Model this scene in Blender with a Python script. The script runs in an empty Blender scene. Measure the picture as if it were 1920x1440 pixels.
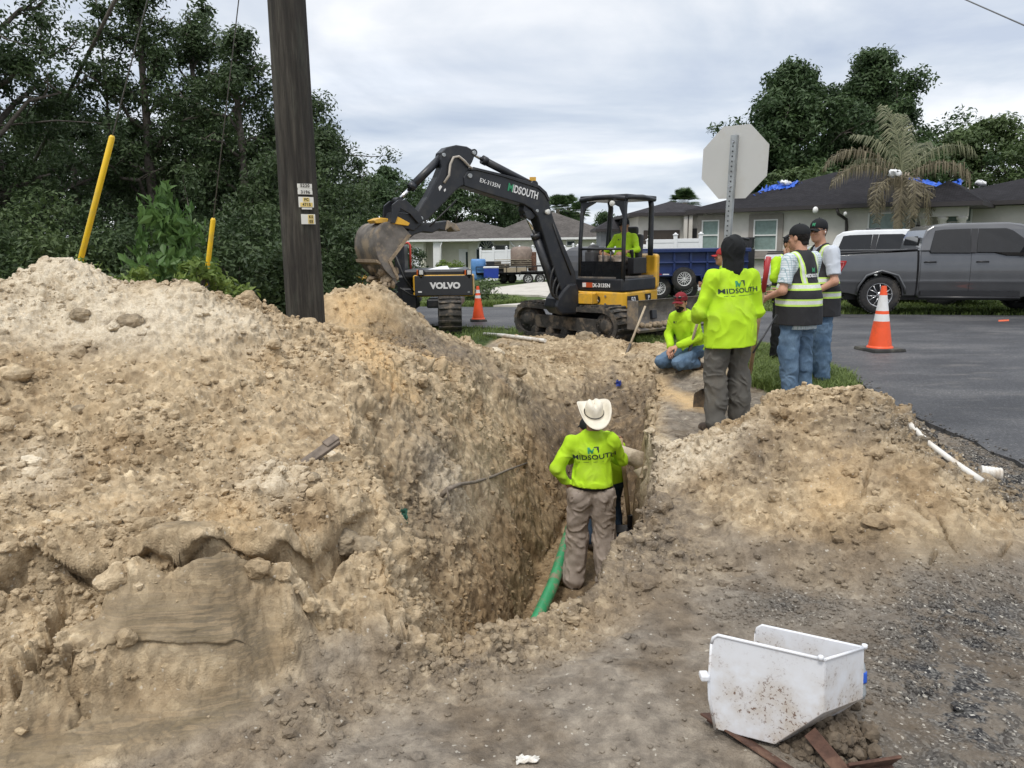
import bpy, bmesh, math, random
import numpy as np
from mathutils import Vector, Matrix, Euler
from mathutils.bvhtree import BVHTree

# ---------------------------------------------------------------- camera
FPX = 1443.0                       # focal length in pixels of the 1920-wide photograph
PITCH = math.radians(10.14); ROLL = math.radians(0.7); CAMZ = 1.64
_f = np.array([0, math.cos(PITCH), -math.sin(PITCH)])
_r0 = np.array([1.0, 0, 0]); _u0 = np.array([0, math.sin(PITCH), math.cos(PITCH)])
_r = math.cos(ROLL)*_r0 - math.sin(ROLL)*_u0
_u = math.sin(ROLL)*_r0 + math.cos(ROLL)*_u0
CAM = np.array([0, 0, CAMZ])
sc = bpy.context.scene
col = sc.collection
cam_d = bpy.data.cameras.new('camera'); cam = bpy.data.objects.new('camera', cam_d); col.objects.link(cam)
cam_d.sensor_width = 36; cam_d.lens = 36*FPX/1920; cam_d.clip_end = 3000; cam_d.clip_start = 0.05
cam.matrix_world = Matrix(((_r[0], _u[0], -_f[0], 0), (_r[1], _u[1], -_f[1], 0), (_r[2], _u[2], -_f[2], CAMZ), (0, 0, 0, 1)))
sc.camera = cam
sc.view_settings.view_transform = 'Standard'; sc.view_settings.look = 'None'
sc.view_settings.exposure = 0.50; sc.view_settings.gamma = 1

# ---------------------------------------------------------------- world: overcast sky and a weak broad sun
SUN_EL = math.radians(58); SUN_AZ = math.radians(205)      # azimuth clockwise from +Y: behind the camera, a little left
w = bpy.data.worlds.new("World"); sc.world = w; w.use_nodes = True
nt = w.node_tree; nt.nodes.clear()
def N(nt, t, **k):
    n = nt.nodes.new(t)
    for a, b in k.items(): setattr(n, a, b)
    return n
L = nt.links.new
sky = N(nt, 'ShaderNodeTexSky', sky_type='NISHITA'); sky.sun_disc = False
sky.sun_elevation = SUN_EL; sky.sun_rotation = SUN_AZ
tc = N(nt, 'ShaderNodeTexCoord')
sep = N(nt, 'ShaderNodeSeparateXYZ'); L(tc.outputs['Generated'], sep.inputs[0])
def M(nt, op, a, b=None, c=None, clamp=False):
    n = N(nt, 'ShaderNodeMath', operation=op); n.use_clamp = clamp
    for i, x in enumerate((a, b, c)):
        if x is None: continue
        if isinstance(x, (int, float)): n.inputs[i].default_value = x
        else: nt.links.new(x, n.inputs[i])
    return n.outputs[0]
zz = M(nt, 'MAXIMUM', sep.outputs[2], 0.0)
den = M(nt, 'ADD', zz, 0.16)
cx = M(nt, 'DIVIDE', sep.outputs[0], den); cy = M(nt, 'DIVIDE', sep.outputs[1], den)
cmb = N(nt, 'ShaderNodeCombineXYZ'); L(cx, cmb.inputs[0]); L(cy, cmb.inputs[1])
n1 = N(nt, 'ShaderNodeTexNoise'); n1.inputs['Scale'].default_value = 0.75; n1.inputs['Detail'].default_value = 7; n1.inputs['Roughness'].default_value = .55
n1.inputs['Distortion'].default_value = .5
L(cmb.outputs[0], n1.inputs['Vector'])
mp = N(nt, 'ShaderNodeMapping'); mp.inputs['Scale'].default_value = (.35, .95, 1); mp.inputs['Location'].default_value = (3.1, 1.7, 0); L(cmb.outputs[0], mp.inputs['Vector'])
n2 = N(nt, 'ShaderNodeTexNoise'); n2.inputs['Scale'].default_value = 1.5; n2.inputs['Detail'].default_value = 6; L(mp.outputs[0], n2.inputs['Vector'])
def ramp(nt, fac, stops, interp='LINEAR'):
    n = N(nt, 'ShaderNodeValToRGB'); n.color_ramp.interpolation = interp
    e = n.color_ramp.elements
    while len(e) > 1: e.remove(e[0])
    for i, (p, c) in enumerate(stops):
        if i == 0: e[0].position = p; el = e[0]
        else: el = e.new(p)
        el.color = (c[0], c[1], c[2], 1) if hasattr(c, '__len__') else (c, c, c, 1)
    nt.links.new(fac, n.inputs[0]); return n.outputs[0]
def mix(nt, fac, a, b, blend='MIX'):
    n = N(nt, 'ShaderNodeMix', data_type='RGBA', blend_type=blend)
    for s, x in ((0, fac), (6, a), (7, b)):
        if isinstance(x, (int, float)): n.inputs[s].default_value = x
        elif isinstance(x, tuple): n.inputs[s].default_value = (*x, 1)
        else: nt.links.new(x, n.inputs[s])
    return n.outputs[2]
cl = ramp(nt, n1.outputs[0], [(.34, (4.5, 5.0, 5.9)), (.45, (5.7, 6.1, 6.65)), (.54, (7.2, 7.35, 7.6)), (.63, (8.9, 8.9, 8.9))])
cl2 = ramp(nt, n2.outputs[0], [(.35, (.83, .86, .91)), (.6, (1.06, 1.05, 1.04))])
cloud = mix(nt, 1.0, cl, cl2, 'MULTIPLY')
zg = ramp(nt, sep.outputs[2], [(0.0, (1.03, 1.05, 1.06)), (.12, (.95, .97, 1.0)), (.4, (1.0, 1.0, 1.0)), (.75, (1.65, 1.62, 1.58)), (1, (1.9, 1.86, 1.8))])
cloud = mix(nt, 1.0, cloud, zg, 'MULTIPLY')
skc = mix(nt, .90, sky.outputs[0], cloud)
bg = N(nt, 'ShaderNodeBackground'); bg.inputs[1].default_value = 0.094; L(skc, bg.inputs[0])
wo = N(nt, 'ShaderNodeOutputWorld'); L(bg.outputs[0], wo.inputs[0])
sun_d = bpy.data.lights.new('sun', 'SUN'); sun_d.energy = 1.35; sun_d.angle = math.radians(14); sun_d.color = (1, .95, .87)
sun = bpy.data.objects.new('sun', sun_d); col.objects.link(sun)
_sd = Vector((math.sin(SUN_AZ)*math.cos(SUN_EL), math.cos(SUN_AZ)*math.cos(SUN_EL), math.sin(SUN_EL)))
sun.rotation_euler = _sd.to_track_quat('Z', 'Y').to_euler(); sun.location = (0, 0, 30)

# ---------------------------------------------------------------- photo geometry helpers
def ray(px, py):
    return _f + (px-960)/FPX*_r - (py-720)/FPX*_u
def at(px, py, Y):
    d = ray(px, py); return CAM + d*(Y/d[1])
def onz(px, py, z=0.0):
    d = ray(px, py); return CAM + d*((z-CAMZ)/d[2])
def proj(P):
    P = np.asarray(P, float)-CAM; d = P@_f
    return np.stack([960+FPX*(P@_r)/d, 720-FPX*(P@_u)/d], -1)

# ---------------------------------------------------------------- numpy noise
def _hash(ix, iy, iz, s):
    h = (ix.astype(np.int64)*73856093) ^ (iy.astype(np.int64)*19349663) ^ (iz.astype(np.int64)*83492791) ^ (s*2654435761 & 0x7fffffff)
    h = (h ^ (h >> 13))*1274126177 & 0x7fffffff
    h = (h ^ (h >> 16))*668265263 & 0x7fffffff
    return ((h ^ (h >> 15)) & 0xffffff).astype(np.float32)/np.float32(0xffffff)
def vnoise(x, y, z, s=0):
    ix, iy, iz = np.floor(x), np.floor(y), np.floor(z)
    fx, fy, fz = x-ix, y-iy, z-iz
    fx = fx*fx*(3-2*fx); fy = fy*fy*(3-2*fy); fz = fz*fz*(3-2*fz)
    r = 0
    for a in (0, 1):
        wa = fx if a else 1-fx
        for b in (0, 1):
            wb = fy if b else 1-fy
            for c in (0, 1):
                wc = fz if c else 1-fz
                r = r + wa*wb*wc*_hash(ix+a, iy+b, iz+c, s)
    return r*2-1
def fbm(x, y, z, o=4, s=0, gain=.5):
    r = 0; a = 1; f = 1
    for i in range(o):
        r = r + a*vnoise(x*f+i*7.1, y*f-i*3.3, z*f+i*5.7, s+i); a *= gain; f *= 2.03
    return r
def worley(x, y, z, s=0):
    """squared distance to the nearest of the jittered points in the 8 closest cells, and that point's random value"""
    bx, by, bz = np.floor(x-.5), np.floor(y-.5), np.floor(z-.5)
    best = np.full(x.shape, 9., np.float32); rv = np.zeros(x.shape, np.float32)
    for a in (0, 1):
        for b in (0, 1):
            for c in (0, 1):
                X, Y_, Z = bx+a, by+b, bz+c
                d = (X+.15+.7*_hash(X, Y_, Z, s)-x)**2+(Y_+.15+.7*_hash(X, Y_, Z, s+11)-y)**2+(Z+.15+.7*_hash(X, Y_, Z, s+23)-z)**2
                m = d < best; best = np.where(m, d, best); rv = np.where(m, _hash(X, Y_, Z, s+37), rv)
    return best, rv

# ---------------------------------------------------------------- tagging and mesh helpers
def tag(o, label=None, cat=None, group=None, kind=None):
    if label: o['label'] = label
    if cat: o['category'] = cat
    if group: o['group'] = group
    if kind: o['kind'] = kind
    return o
def thing(name, label, cat, loc=(0, 0, 0), rz=0, group=None):
    o = bpy.data.objects.new(name, None); col.objects.link(o); o.empty_display_size = .2
    o.location = tuple(float(v) for v in loc); o.rotation_euler = (0, 0, rz)
    return tag(o, label, cat, group)
def copy_tree(o, parent=None):
    c = o.copy(); col.objects.link(c); c.parent = parent
    for ch in list(o.children): copy_tree(ch, c)
    return c
def np_mesh(name, V, Fq, mats=None, parent=None, smooth=True, attrs=None, fmat=None, tri=None):
    """V (n,3); Fq list of arrays of quads or tris"""
    V = np.asarray(V, np.float32); me = bpy.data.meshes.new(name)
    Fs = [np.asarray(f, np.int32) for f in (Fq if isinstance(Fq, list) else [Fq])]
    Fs = [f for f in Fs if len(f)]
    me.vertices.add(len(V)); me.vertices.foreach_set('co', V.ravel())
    nl = sum(f.size for f in Fs); nf = sum(len(f) for f in Fs)
    me.loops.add(nl); me.polygons.add(nf)
    me.loops.foreach_set('vertex_index', np.concatenate([f.ravel() for f in Fs]))
    st = []; o = 0
    for f in Fs:
        st.append(o+np.arange(len(f))*f.shape[1]); o += f.size
    me.polygons.foreach_set('loop_start', np.concatenate(st).astype(np.int32))
    me.polygons.foreach_set('use_smooth', np.full(nf, smooth, bool))
    if fmat is not None: me.polygons.foreach_set('material_index', np.asarray(fmat, np.int32))
    me.update(calc_edges=True)
    if attrs:
        for k, a in attrs.items():
            a = np.asarray(a, np.float32)
            if a.ndim == 1:
                at_ = me.attributes.new(k, 'FLOAT', 'POINT'); at_.data.foreach_set('value', a)
            else:
                if a.shape[1] == 3: a = np.concatenate([a, np.ones((len(a), 1), np.float32)], 1)
                at_ = me.attributes.new(k, 'FLOAT_COLOR', 'POINT'); at_.data.foreach_set('color', a.ravel())
    ob = bpy.data.objects.new(name, me); col.objects.link(ob)
    if mats is not None:
        for m in (mats if isinstance(mats, (list, tuple)) else [mats]): me.materials.append(m)
    if parent is not None: ob.parent = parent
    return ob
def _rot(r):
    return np.array(Euler(r).to_matrix()) if r is not None else np.eye(3)
class MB:
    """collects shapes into ONE mesh"""
    def __init__(s): s.v = []; s.f = []; s.n = 0; s.m = []; s.cm = 0; s.sm = []
    def mat(s, i): s.cm = i; return s
    def add(s, V, F, smooth=False):
        V = np.asarray(V, float); s.v.append(V)
        for f in F: s.f.append([int(i)+s.n for i in f]); s.m.append(s.cm); s.sm.append(smooth)
        s.n += len(V); return s
    def box(s, c, d, rot=None, taper=(1, 1)):
        x, y, z = [q/2 for q in d]
        V = np.array([(-x, -y, -z), (x, -y, -z), (x, y, -z), (-x, y, -z), (-x*taper[0], -y*taper[1], z), (x*taper[0], -y*taper[1], z), (x*taper[0], y*taper[1], z), (-x*taper[0], y*taper[1], z)])
        V = V@_rot(rot).T+np.array(c)
        return s.add(V, [(0, 3, 2, 1), (4, 5, 6, 7), (0, 1, 5, 4), (1, 2, 6, 5), (2, 3, 7, 6), (3, 0, 4, 7)])
    def prism(s, poly, a, b, M=None):
        """poly: list of (u,v); extruded along third axis from a to b. M: 3x4 map (origin, U, V, W)"""
        n = len(poly); ar = sum(poly[i][0]*poly[(i+1) % n][1]-poly[(i+1) % n][0]*poly[i][1] for i in range(n))
        if ar < 0: poly = poly[::-1]
        O, U, Vv, W = M if M is not None else (np.zeros(3), np.array([1, 0, 0.]), np.array([0, 0, 1.]), np.array([0, -1., 0]))
        V = [O+U*p[0]+Vv*p[1]+W*a for p in poly]+[O+U*p[0]+Vv*p[1]+W*b for p in poly]
        F = [tuple(range(n))[::-1], tuple(range(n, 2*n))]+[(i, (i+1) % n, n+(i+1) % n, n+i) for i in range(n)]
        return s.add(V, F)
    def tube(s, pts, r, n=8, caps=True, smooth=True, flat=None):
        P = np.asarray(pts, float); k = len(P); R = np.full(k, r, float) if np.isscalar(r) else np.asarray(r, float)
        T = np.zeros_like(P); T[1:-1] = P[2:]-P[:-2]; T[0] = P[1]-P[0]; T[-1] = P[-1]-P[-2]
        T /= np.linalg.norm(T, axis=1)[:, None]+1e-12
        up = np.array([0, 0, 1.]) if abs(T[0][2]) < .9 else np.array([1., 0, 0])
        a = np.cross(T[0], up); a /= np.linalg.norm(a); V = []
        for i in range(k):
            a = a-T[i]*(a@T[i]); a /= np.linalg.norm(a); b = np.cross(T[i], a)
            for j in range(n):
                t = 2*math.pi*j/n; V.append(P[i]+R[i]*(math.cos(t)*a+math.sin(t)*b))
        F = [(i*n+j, i*n+(j+1) % n, (i+1)*n+(j+1) % n, (i+1)*n+j) for i in range(k-1) for j in range(n)]
        s.add(V, F, smooth)
        if caps:
            s.f.append([s.n-len(V)+j for j in range(n)][::-1]); s.f.append([s.n-n+j for j in range(n)])
            s.m += [s.cm]*2; s.sm += [False]*2
        return s
    def lathe(s, prof, o=(0, 0, 0), axis=(0, 0, 1), n=24, smooth=True, sx=1, sy=1, caps=True):
        ax = np.array(axis, float); ax /= np.linalg.norm(ax)
        a = np.cross(ax, [0, 0, 1.] if abs(ax[2]) < .9 else [0, 1., 0]); a /= np.linalg.norm(a); b = np.cross(ax, a)
        V = [np.array(o)+ax*z+r*(sx*math.cos(2*math.pi*j/n)*a+sy*math.sin(2*math.pi*j/n)*b) for r, z in prof for j in range(n)]
        k = len(prof); F = [(i*n+j, i*n+(j+1) % n, (i+1)*n+(j+1) % n, (i+1)*n+j) for i in range(k-1) for j in range(n)]
        s.add(V, F, smooth)
        if caps:
            if prof[0][0] > 1e-4: s.f.append([s.n-len(V)+j for j in range(n)][::-1]); s.m.append(s.cm); s.sm.append(False)
            if prof[-1][0] > 1e-4: s.f.append([s.n-n+j for j in range(n)]); s.m.append(s.cm); s.sm.append(False)
        return s
    def ell(s, c, r, n=12, rot=None):
        V = []; F = []
        for i in range(n+1):
            ph = math.pi*i/n
            for j in range(2*n):
                t = math.pi*j/n; V.append((math.sin(ph)*math.cos(t)*r[0], math.sin(ph)*math.sin(t)*r[1], -math.cos(ph)*r[2]))
        for i in range(n):
            for j in range(2*n): F.append((i*2*n+j, i*2*n+(j+1) % (2*n), (i+1)*2*n+(j+1) % (2*n), (i+1)*2*n+j))
        return s.add(np.array(V)@_rot(rot).T+np.array(c), F, True)
    def xform(s, R, t):
        s.v = [v@np.asarray(R).T+np.asarray(t) for v in s.v]; return s
    def build(s, name, mats, parent=None, bevel=0, seg=2, loc=None, label=None, wn=False):
        me = bpy.data.meshes.new(name); V = np.concatenate(s.v)
        me.from_pydata([tuple(v) for v in V], [], s.f)
        me.polygons.foreach_set('material_index', s.m); me.polygons.foreach_set('use_smooth', s.sm)
        for m in (mats if isinstance(mats, (list, tuple)) else [mats]): me.materials.append(m)
        me.update()
        ob = bpy.data.objects.new(name, me); col.objects.link(ob)
        if parent is not None: ob.parent = parent
        if loc is not None: ob.location = tuple(float(q) for q in loc)
        if bevel:
            b = ob.modifiers.new('bevel', 'BEVEL'); b.width = bevel; b.segments = seg; b.limit_method = 'ANGLE'; b.angle_limit = math.radians(40)
            b.harden_normals = False
        if label: ob['label'] = label
        return ob

# ---------------------------------------------------------------- materials
def new_mat(name):
    m = bpy.data.materials.new(name); m.use_nodes = True; nt = m.node_tree
    b = nt.nodes['Principled BSDF']; return m, nt, b
def add_bump(nt, b, h, strength=.3, dist=.01):
    bp = N(nt, 'ShaderNodeBump'); bp.inputs['Strength'].default_value = strength; bp.inputs['Distance'].default_value = dist
    nt.links.new(h, bp.inputs['Height']); nt.links.new(bp.outputs[0], b.inputs['Normal'])
def noise_tex(nt, scale, detail=4, rough=.55, vec=None, obj=True, dist=0):
    n = N(nt, 'ShaderNodeTexNoise'); n.inputs['Scale'].default_value = scale; n.inputs['Detail'].default_value = detail
    n.inputs['Roughness'].default_value = rough; n.inputs['Distortion'].default_value = dist
    if vec is None:
        t = N(nt, 'ShaderNodeTexCoord'); vec = t.outputs['Object']
    nt.links.new(vec, n.inputs['Vector']); return n.outputs[0]
def mapped(nt, scale=(1, 1, 1), rot=(0, 0, 0), loc=(0, 0, 0)):
    t = N(nt, 'ShaderNodeTexCoord'); m = N(nt, 'ShaderNodeMapping')
    m.inputs['Scale'].default_value = scale; m.inputs['Rotation'].default_value = rot; m.inputs['Location'].default_value = loc
    nt.links.new(t.outputs['Object'], m.inputs['Vector']); return m.outputs[0]
def simple(name, c, rough=.6, metal=0, var=.15, scale=6, bump=0, spec=.5, coat=0, dirt=None, dirt_amt=.5, dscale=3, bscale=40):
    m, nt, b = new_mat(name)
    n = noise_tex(nt, scale, 5)
    lo = tuple(x*(1-var) for x in c); hi = tuple(min(1, x*(1+var)) for x in c)
    cc = ramp(nt, n, [(.3, lo), (.7, hi)])
    if dirt:
        d = noise_tex(nt, dscale, 7, .65)
        f = ramp(nt, d, [(.5, 0.0), (.62, dirt_amt)])
        cc = mix(nt, f, cc, dirt)
    nt.links.new(cc, b.inputs['Base Color'])
    b.inputs['Roughness'].default_value = rough; b.inputs['Metallic'].default_value = metal
    b.inputs['Specular IOR Level'].default_value = spec; b.inputs['Coat Weight'].default_value = coat
    if bump: add_bump(nt, b, noise_tex(nt, bscale, 4), bump, .01)
    return m
# ================================================================ TERRAIN
def rbf_fit(P, z):
    d = np.linalg.norm(P[:, None]-P[None], axis=2)
    n = len(P); A = np.zeros((n+3, n+3)); A[:n, :n] = -d-.0*np.eye(n)
    A[:n, :n] += np.eye(n)*-.01
    A[:n, n] = 1; A[:n, n+1:] = P; A[n, :n] = 1; A[n+1:, :n] = P.T
    return np.linalg.solve(A, np.concatenate([z, [0, 0, 0]]))
# control points: (photo x, photo y, distance) on visible surfaces
CP = [(-300,640,4.4),(-120,570,4.9),(0,540,5.1),(40,520,5.2),(85,493,5.3),(130,507,5.3),(200,522,5.4),(260,522,5.4),(300,502,5.4),(330,493,5.4),(360,508,5.5),(410,535,5.5),(480,573,5.6),(540,597,5.65),(600,612,5.7),
 (-150,760,4.0),(100,620,4.9),(300,600,5.0),(450,640,5.1),(60,720,4.35),(300,700,4.5),(480,700,4.7),(620,700,5.1),(700,740,5.0),
 (0,850,3.75),(200,850,3.8),(400,850,3.85),(600,850,4.0),(720,850,4.15),(-150,900,3.5),
 (0,990,3.25),(150,1000,3.2),(300,1030,3.05),(420,1050,3.0),(520,1020,3.1),(620,970,3.3),(710,940,3.5),
 (0,1120,2.85),(120,1120,2.85),(300,1120,2.85),(450,1120,2.85),(560,1090,2.95),(650,1060,3.05),(720,1020,3.2),(755,960,3.6),
 (60,1230,2.62),(200,1210,2.68),(350,1185,2.72),(480,1180,2.78),(560,1180,2.83),(700,1150,2.92),(790,1130,3.02),
 (-150,1300,2.45),(0,1310,2.48),(120,1320,2.5),(250,1300,2.55),
 (770,880,4.3),(775,800,4.9),(800,720,5.8),(740,700,5.9),(640,640,6.6),(700,650,6.9),(760,650,7.6),(850,685,7.6),(920,690,8.1),(980,665,9.6),(1040,655,10.8),
 (608,545,8.3),(640,530,8.4),(685,527,8.5),(722,523,8.5),(765,562,8.7),(800,598,8.9),(845,633,9.3),(900,650,9.9),(620,600,7.6),(680,600,7.8),(740,620,8.0),
 (1100,668,10.7),(1180,668,10.8),(1240,690,9.9),
 (1235,838,5.5),(1280,822,5.35),(1330,806,5.3),(1400,772,5.15),(1450,737,5.05),(1487,728,5.0),(1530,745,4.95),(1560,760,4.95),(1600,768,4.9),(1650,775,4.85),(1700,800,4.8),(1780,860,4.7),(1850,902,4.6),(1920,945,4.45),(2050,1010,4.2),
 (1300,900,4.63),(1400,860,4.56),(1500,830,4.5),(1600,860,4.3),(1750,930,4.0),(1330,960,4.2),(1450,950,3.98),(1600,980,3.8),(1750,1000,3.7),(1880,1010,3.75),(1240,960,4.5)]
XY = []; ZZ = []
for (a, b, Y) in CP:
    p = at(a, b, Y); XY.append(p[:2]); ZZ.append(p[2])
GP = []   # ground-level points seen in the photo
for a, b in [(0,1440),(200,1400),(330,1345),(430,1330),(530,1310),(620,1265),(700,1235),(850,1215),(1000,1165),(1120,1090),(960,1300),(960,1440),(600,1440),(1300,1440),(1300,1250),(1700,1440),(1920,1440),(1700,1220),(1250,1050),(1400,1060),(1550,1085),(1700,1105),(1850,1100),(1930,1090),(2080,1090),(1190,1000)]:
    p = onz(a, b, 0); GP.append((p[0], p[1], 0))
GP += [(x, y, 0) for x, y in [(-2.6,1.0),(-1,1),(0,.8),(1,1),(2.5,1.2),(-4,1.5),(-6,0),(5,3),(3.6,5),(3.5,4),(1.6,6.0),(2.2,6.0),(3,6.0),(3.6,6.2),(1.35,6.6),(1.6,7.6),(2.0,9),(2.3,10),(3.5,8),(3.5,10),(2.6,7),(5,8),(6,12),(5,5)]]
GP += [(x, y, .05) for x, y in [(-5.5,7.3),(-4,7.4),(-3,7.3),(-6,9),(-4,10),(-2.5,10.5),(-1.2,11),(0,12),(1,12.5),(2,12),(3,12),(-6,13),(-3,14),(0,14)]]
GP += [(-2.1,6.7,.45),(-1.75,7.0,.7),(-1.5,6.5,.95),(-3,6.6,.5),(-4.2,6.3,.5),(-3.2,8.3,.4)]
GP += [(.47,3.60,.13),(.66,3.95,.17),(.85,4.4,.17),(.98,4.85,.14),(2.0,9.35,.20),(2.35,9.2,.20),(1.75,10.9,.22),(2.15,10.5,.2),(.0,12.6,.2),(.1,13.0,.15),(.55,12.35,.24),(1.05,11.9,.29),(1.5,11.5,.29),(2.0,11.35,.18),(.35,11.6,.15)]
GP += [(-7.5,5,.6),(-7,3.5,.3),(-9,6,0),(-5.2,4.2,.8),(-4.6,3.2,.4),(-4,2.3,.1)]
for x, y, z in GP: XY.append((x, y)); ZZ.append(z)
XY = np.array(XY, float); ZZ = np.array(ZZ, float)
RB = rbf_fit(XY, ZZ)
def rbf_eval(x, y):
    sh = x.shape; x = x.ravel(); y = y.ravel(); out = np.empty(len(x)); n = len(XY)
    for i in range(0, len(x), 40000):
        P = np.stack([x[i:i+40000], y[i:i+40000]], 1)
        d = np.linalg.norm(P[:, None]-XY[None], axis=2)
        out[i:i+40000] = -d@RB[:n]+RB[n]+P@RB[n+1:]
    return out.reshape(sh)
# smooth base grid over x -10..8, y 0..17
GX = np.arange(-11, 8.01, .08); GY = np.arange(-.5, 17.01, .08)
_gx, _gy = np.meshgrid(GX, GY)
_gz = rbf_eval(_gx, _gy)
_b = np.clip(np.minimum.reduce([(_gx+11)/2.5, (8-_gx)/2.5, (_gy+.5)/1.5, (17-_gy)/3]), 0, 1); _b = _b*_b*(3-2*_b)
def far_z(x, y):
    """the lot falls gently away to the far left"""
    return -0.60*np.clip((y-19)/28, 0, 1)*np.clip(1-(x+2)/22, 0, 1)+.12*np.clip((y-19)/12, 0, 1)*np.clip((x-4)/8, 0, 1)
_gz = _gz*_b+.085*np.exp(-((_gx-1.95)/.75)**2-((_gy-4.85)/.5)**2)+.05*np.exp(-((_gx-2.8)/.6)**2-((_gy-4.5)/.45)**2)
for _ in range(2):
    _p = np.pad(_gz, 1, 'edge'); _gz = (_p[:-2, 1:-1]+_p[2:, 1:-1]+_p[1:-1, :-2]+_p[1:-1, 2:]+4*_gz)/8
def bil(G, x, y):
    fx = np.clip((x+11)/.08, 0, len(GX)-1.001); fy = np.clip((y+.5)/.08, 0, len(GY)-1.001)
    i = fx.astype(int); j = fy.astype(int); a = fx-i; b = fy-j
    return G[j, i]*(1-a)*(1-b)+G[j, i+1]*a*(1-b)+G[j+1, i]*(1-a)*b+G[j+1, i+1]*a*b
def poly_dist(x, y, poly):
    """signed: negative inside"""
    d = np.full(x.shape, 1e9); ins = np.zeros(x.shape, bool); n = len(poly)
    for i in range(n):
        (x0, y0), (x1, y1) = poly[i], poly[(i+1) % n]
        dx, dy = x1-x0, y1-y0; t = np.clip(((x-x0)*dx+(y-y0)*dy)/(dx*dx+dy*dy), 0, 1)
        d = np.minimum(d, (x-x0-t*dx)**2+(y-y0-t*dy)**2)
        c = ((y0 > y) != (y1 > y)) & (x < (x1-x0)*(y-y0)/(y1-y0+1e-12)+x0); ins ^= c
    d = np.sqrt(d); return np.where(ins, -d, d)
def line_dist(x, y, pts):
    d = np.full(x.shape, 1e9); tt = np.zeros(x.shape); n = len(pts)-1; sg = np.zeros(x.shape)
    for i in range(n):
        (x0, y0), (x1, y1) = pts[i], pts[i+1]
        dx, dy = x1-x0, y1-y0; t = np.clip(((x-x0)*dx+(y-y0)*dy)/(dx*dx+dy*dy+1e-12), 0, 1)
        e = (x-x0-t*dx)**2+(y-y0-t*dy)**2; m = e < d
        d = np.where(m, e, d); tt = np.where(m, (i+t)/n, tt); sg = np.where(m, np.sign(dx*(y-y0)-dy*(x-x0)), sg)
    return np.sqrt(d), tt, sg
RIM = [(-.34,2.9),(.1,3.12),(.42,3.5),(.72,4.08),(.93,4.9),(1.1,5.6),(1.17,6.4),(1.36,7.4),(1.62,8.6),(1.9,9.6),(1.85,10.4),(1.2,11.1),(.4,11.0),(-.25,9.8),(-.65,8.4),(-.98,6.8),(-1.08,5.8),(-1.02,4.8),(-.82,3.9),(-.58,3.3)]
FLO = [(.08,4.2),(.45,4.45),(.76,5.2),(.95,5.9),(1.03,6.5),(1.2,7.4),(1.45,8.6),(1.25,9.0),(.9,8.9),(.55,8.2),(.36,7.4),(.2,6.6),(.1,6.0),(.05,5.2)]
def base_z(x, y):
    z = bil(_gz, x, y)+far_z(x, y)
    m = (x > -1.5) & (x < 2.4) & (y > 2.5) & (y < 11.5)
    if m.any():
        X, Y_ = x[m], y[m]; n = fbm(X*2.2, Y_*2.2, X*0, 4, 5)*.07
        dr = poly_dist(X, Y_, RIM)+n*.8; df = poly_dist(X, Y_, FLO)+n
        t = np.clip(-dr, 0, None)/(np.clip(-dr, 0, None)+np.clip(df, 0, None)+1e-6)
        ls = np.clip((.35+(Y_-4)*.14-X)/.5+.5, 0, 1)*np.clip((Y_-4.1)/1.3, 0, 1)
        f = (1-(1-t)**1.3)*(1-ls)+(t**1.75)*ls
        fl = -1.36+.02*(Y_-6)
        zz_ = z[m]; z[m] = zz_*(1-f)+fl*f
    return z
def hit(px, py, zoff=0.0, near=1.2):
    """march the photo ray to the bare terrain"""
    d = ray(px, py); t = np.linspace(near, 60, 6000) if py > 520 else np.linspace(near, 120, 8000)
    P = CAM+d*t[:, None]; z = base_z(P[:, 0].copy(), P[:, 1].copy())
    i = np.argmax(P[:, 2] < z+zoff); return P[i]
def ground_at(x, y):
    return float(base_z(np.array([float(x)]), np.array([float(y)]))[0])

# cracks and ledges, as plan polylines found on the terrain
def on_ground(pts): return [tuple(hit(a, b)[:2]) for a, b in pts]
LEDGE = on_ground([(-80,1075),(0,1068),(60,1045),(120,1050),(190,1062),(260,1085),(330,1098),(400,1100),(450,1085),(520,1070),(575,1040),(600,1000),(640,975),(720,960)])
CRK = [on_ground(p) for p in (
 [(118,1082),(112,1130),(104,1180),(95,1225),(96,1255),(70,1310),(30,1350),(-20,1368)],
 [(170,1262),(140,1275),(135,1310),(155,1345),(120,1372)],
 [(615,1045),(600,1075),(570,1108),(545,1140)],
 [(775,1150),(755,1195),(740,1235)],
 [(690,1195),(640,1165),(560,1160)],
 [(720,1130),(735,1190),(770,1215)],
 [(330,1090),(355,1100)],[(740,700),(720,760),(745,800),(735,850)],
 [(1750,960),(1770,1000),(1795,1040)],[(1715,980),(1755,1005),(1790,1015)],[(1700,945),(1742,975)],[(1740,1060),(1752,1030)],[(1640,860),(1620,920),(1570,945)],[(1900,1010),(1870,1045)],
 [(850,740),(880,800),(905,860)],[(1230,700),(1232,760),(1225,800)])]
LEDGE2 = on_ground([(-60,1405),(60,1370),(150,1330),(250,1300),(330,1310),(430,1310),(520,1275)])      # lower bucket cut
LEDGE3 = on_ground([(180,1215),(260,1200),(360,1182),(470,1188),(530,1215),(600,1225)])                   # upper bucket cut
SMOOTH = [poly for poly in (on_ground([(165,1215),(350,1185),(480,1185),(530,1210),(515,1285),(420,1300),(300,1290),(170,1250)]),
  on_ground([(-80,1440),(60,1375),(230,1330),(330,1335),(470,1290),(500,1330),(330,1390),(180,1430),(60,1470)]),
  on_ground([(350,1160),(400,1110),(440,1130),(480,1180),(400,1200)]), on_ground([(280,1020),(360,1000),(410,1060),(350,1080),(290,1060)]),
  on_ground([(1690,960),(1760,965),(1840,1000),(1850,1060),(1760,1080),(1690,1070),(1660,1010)]))]
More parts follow.
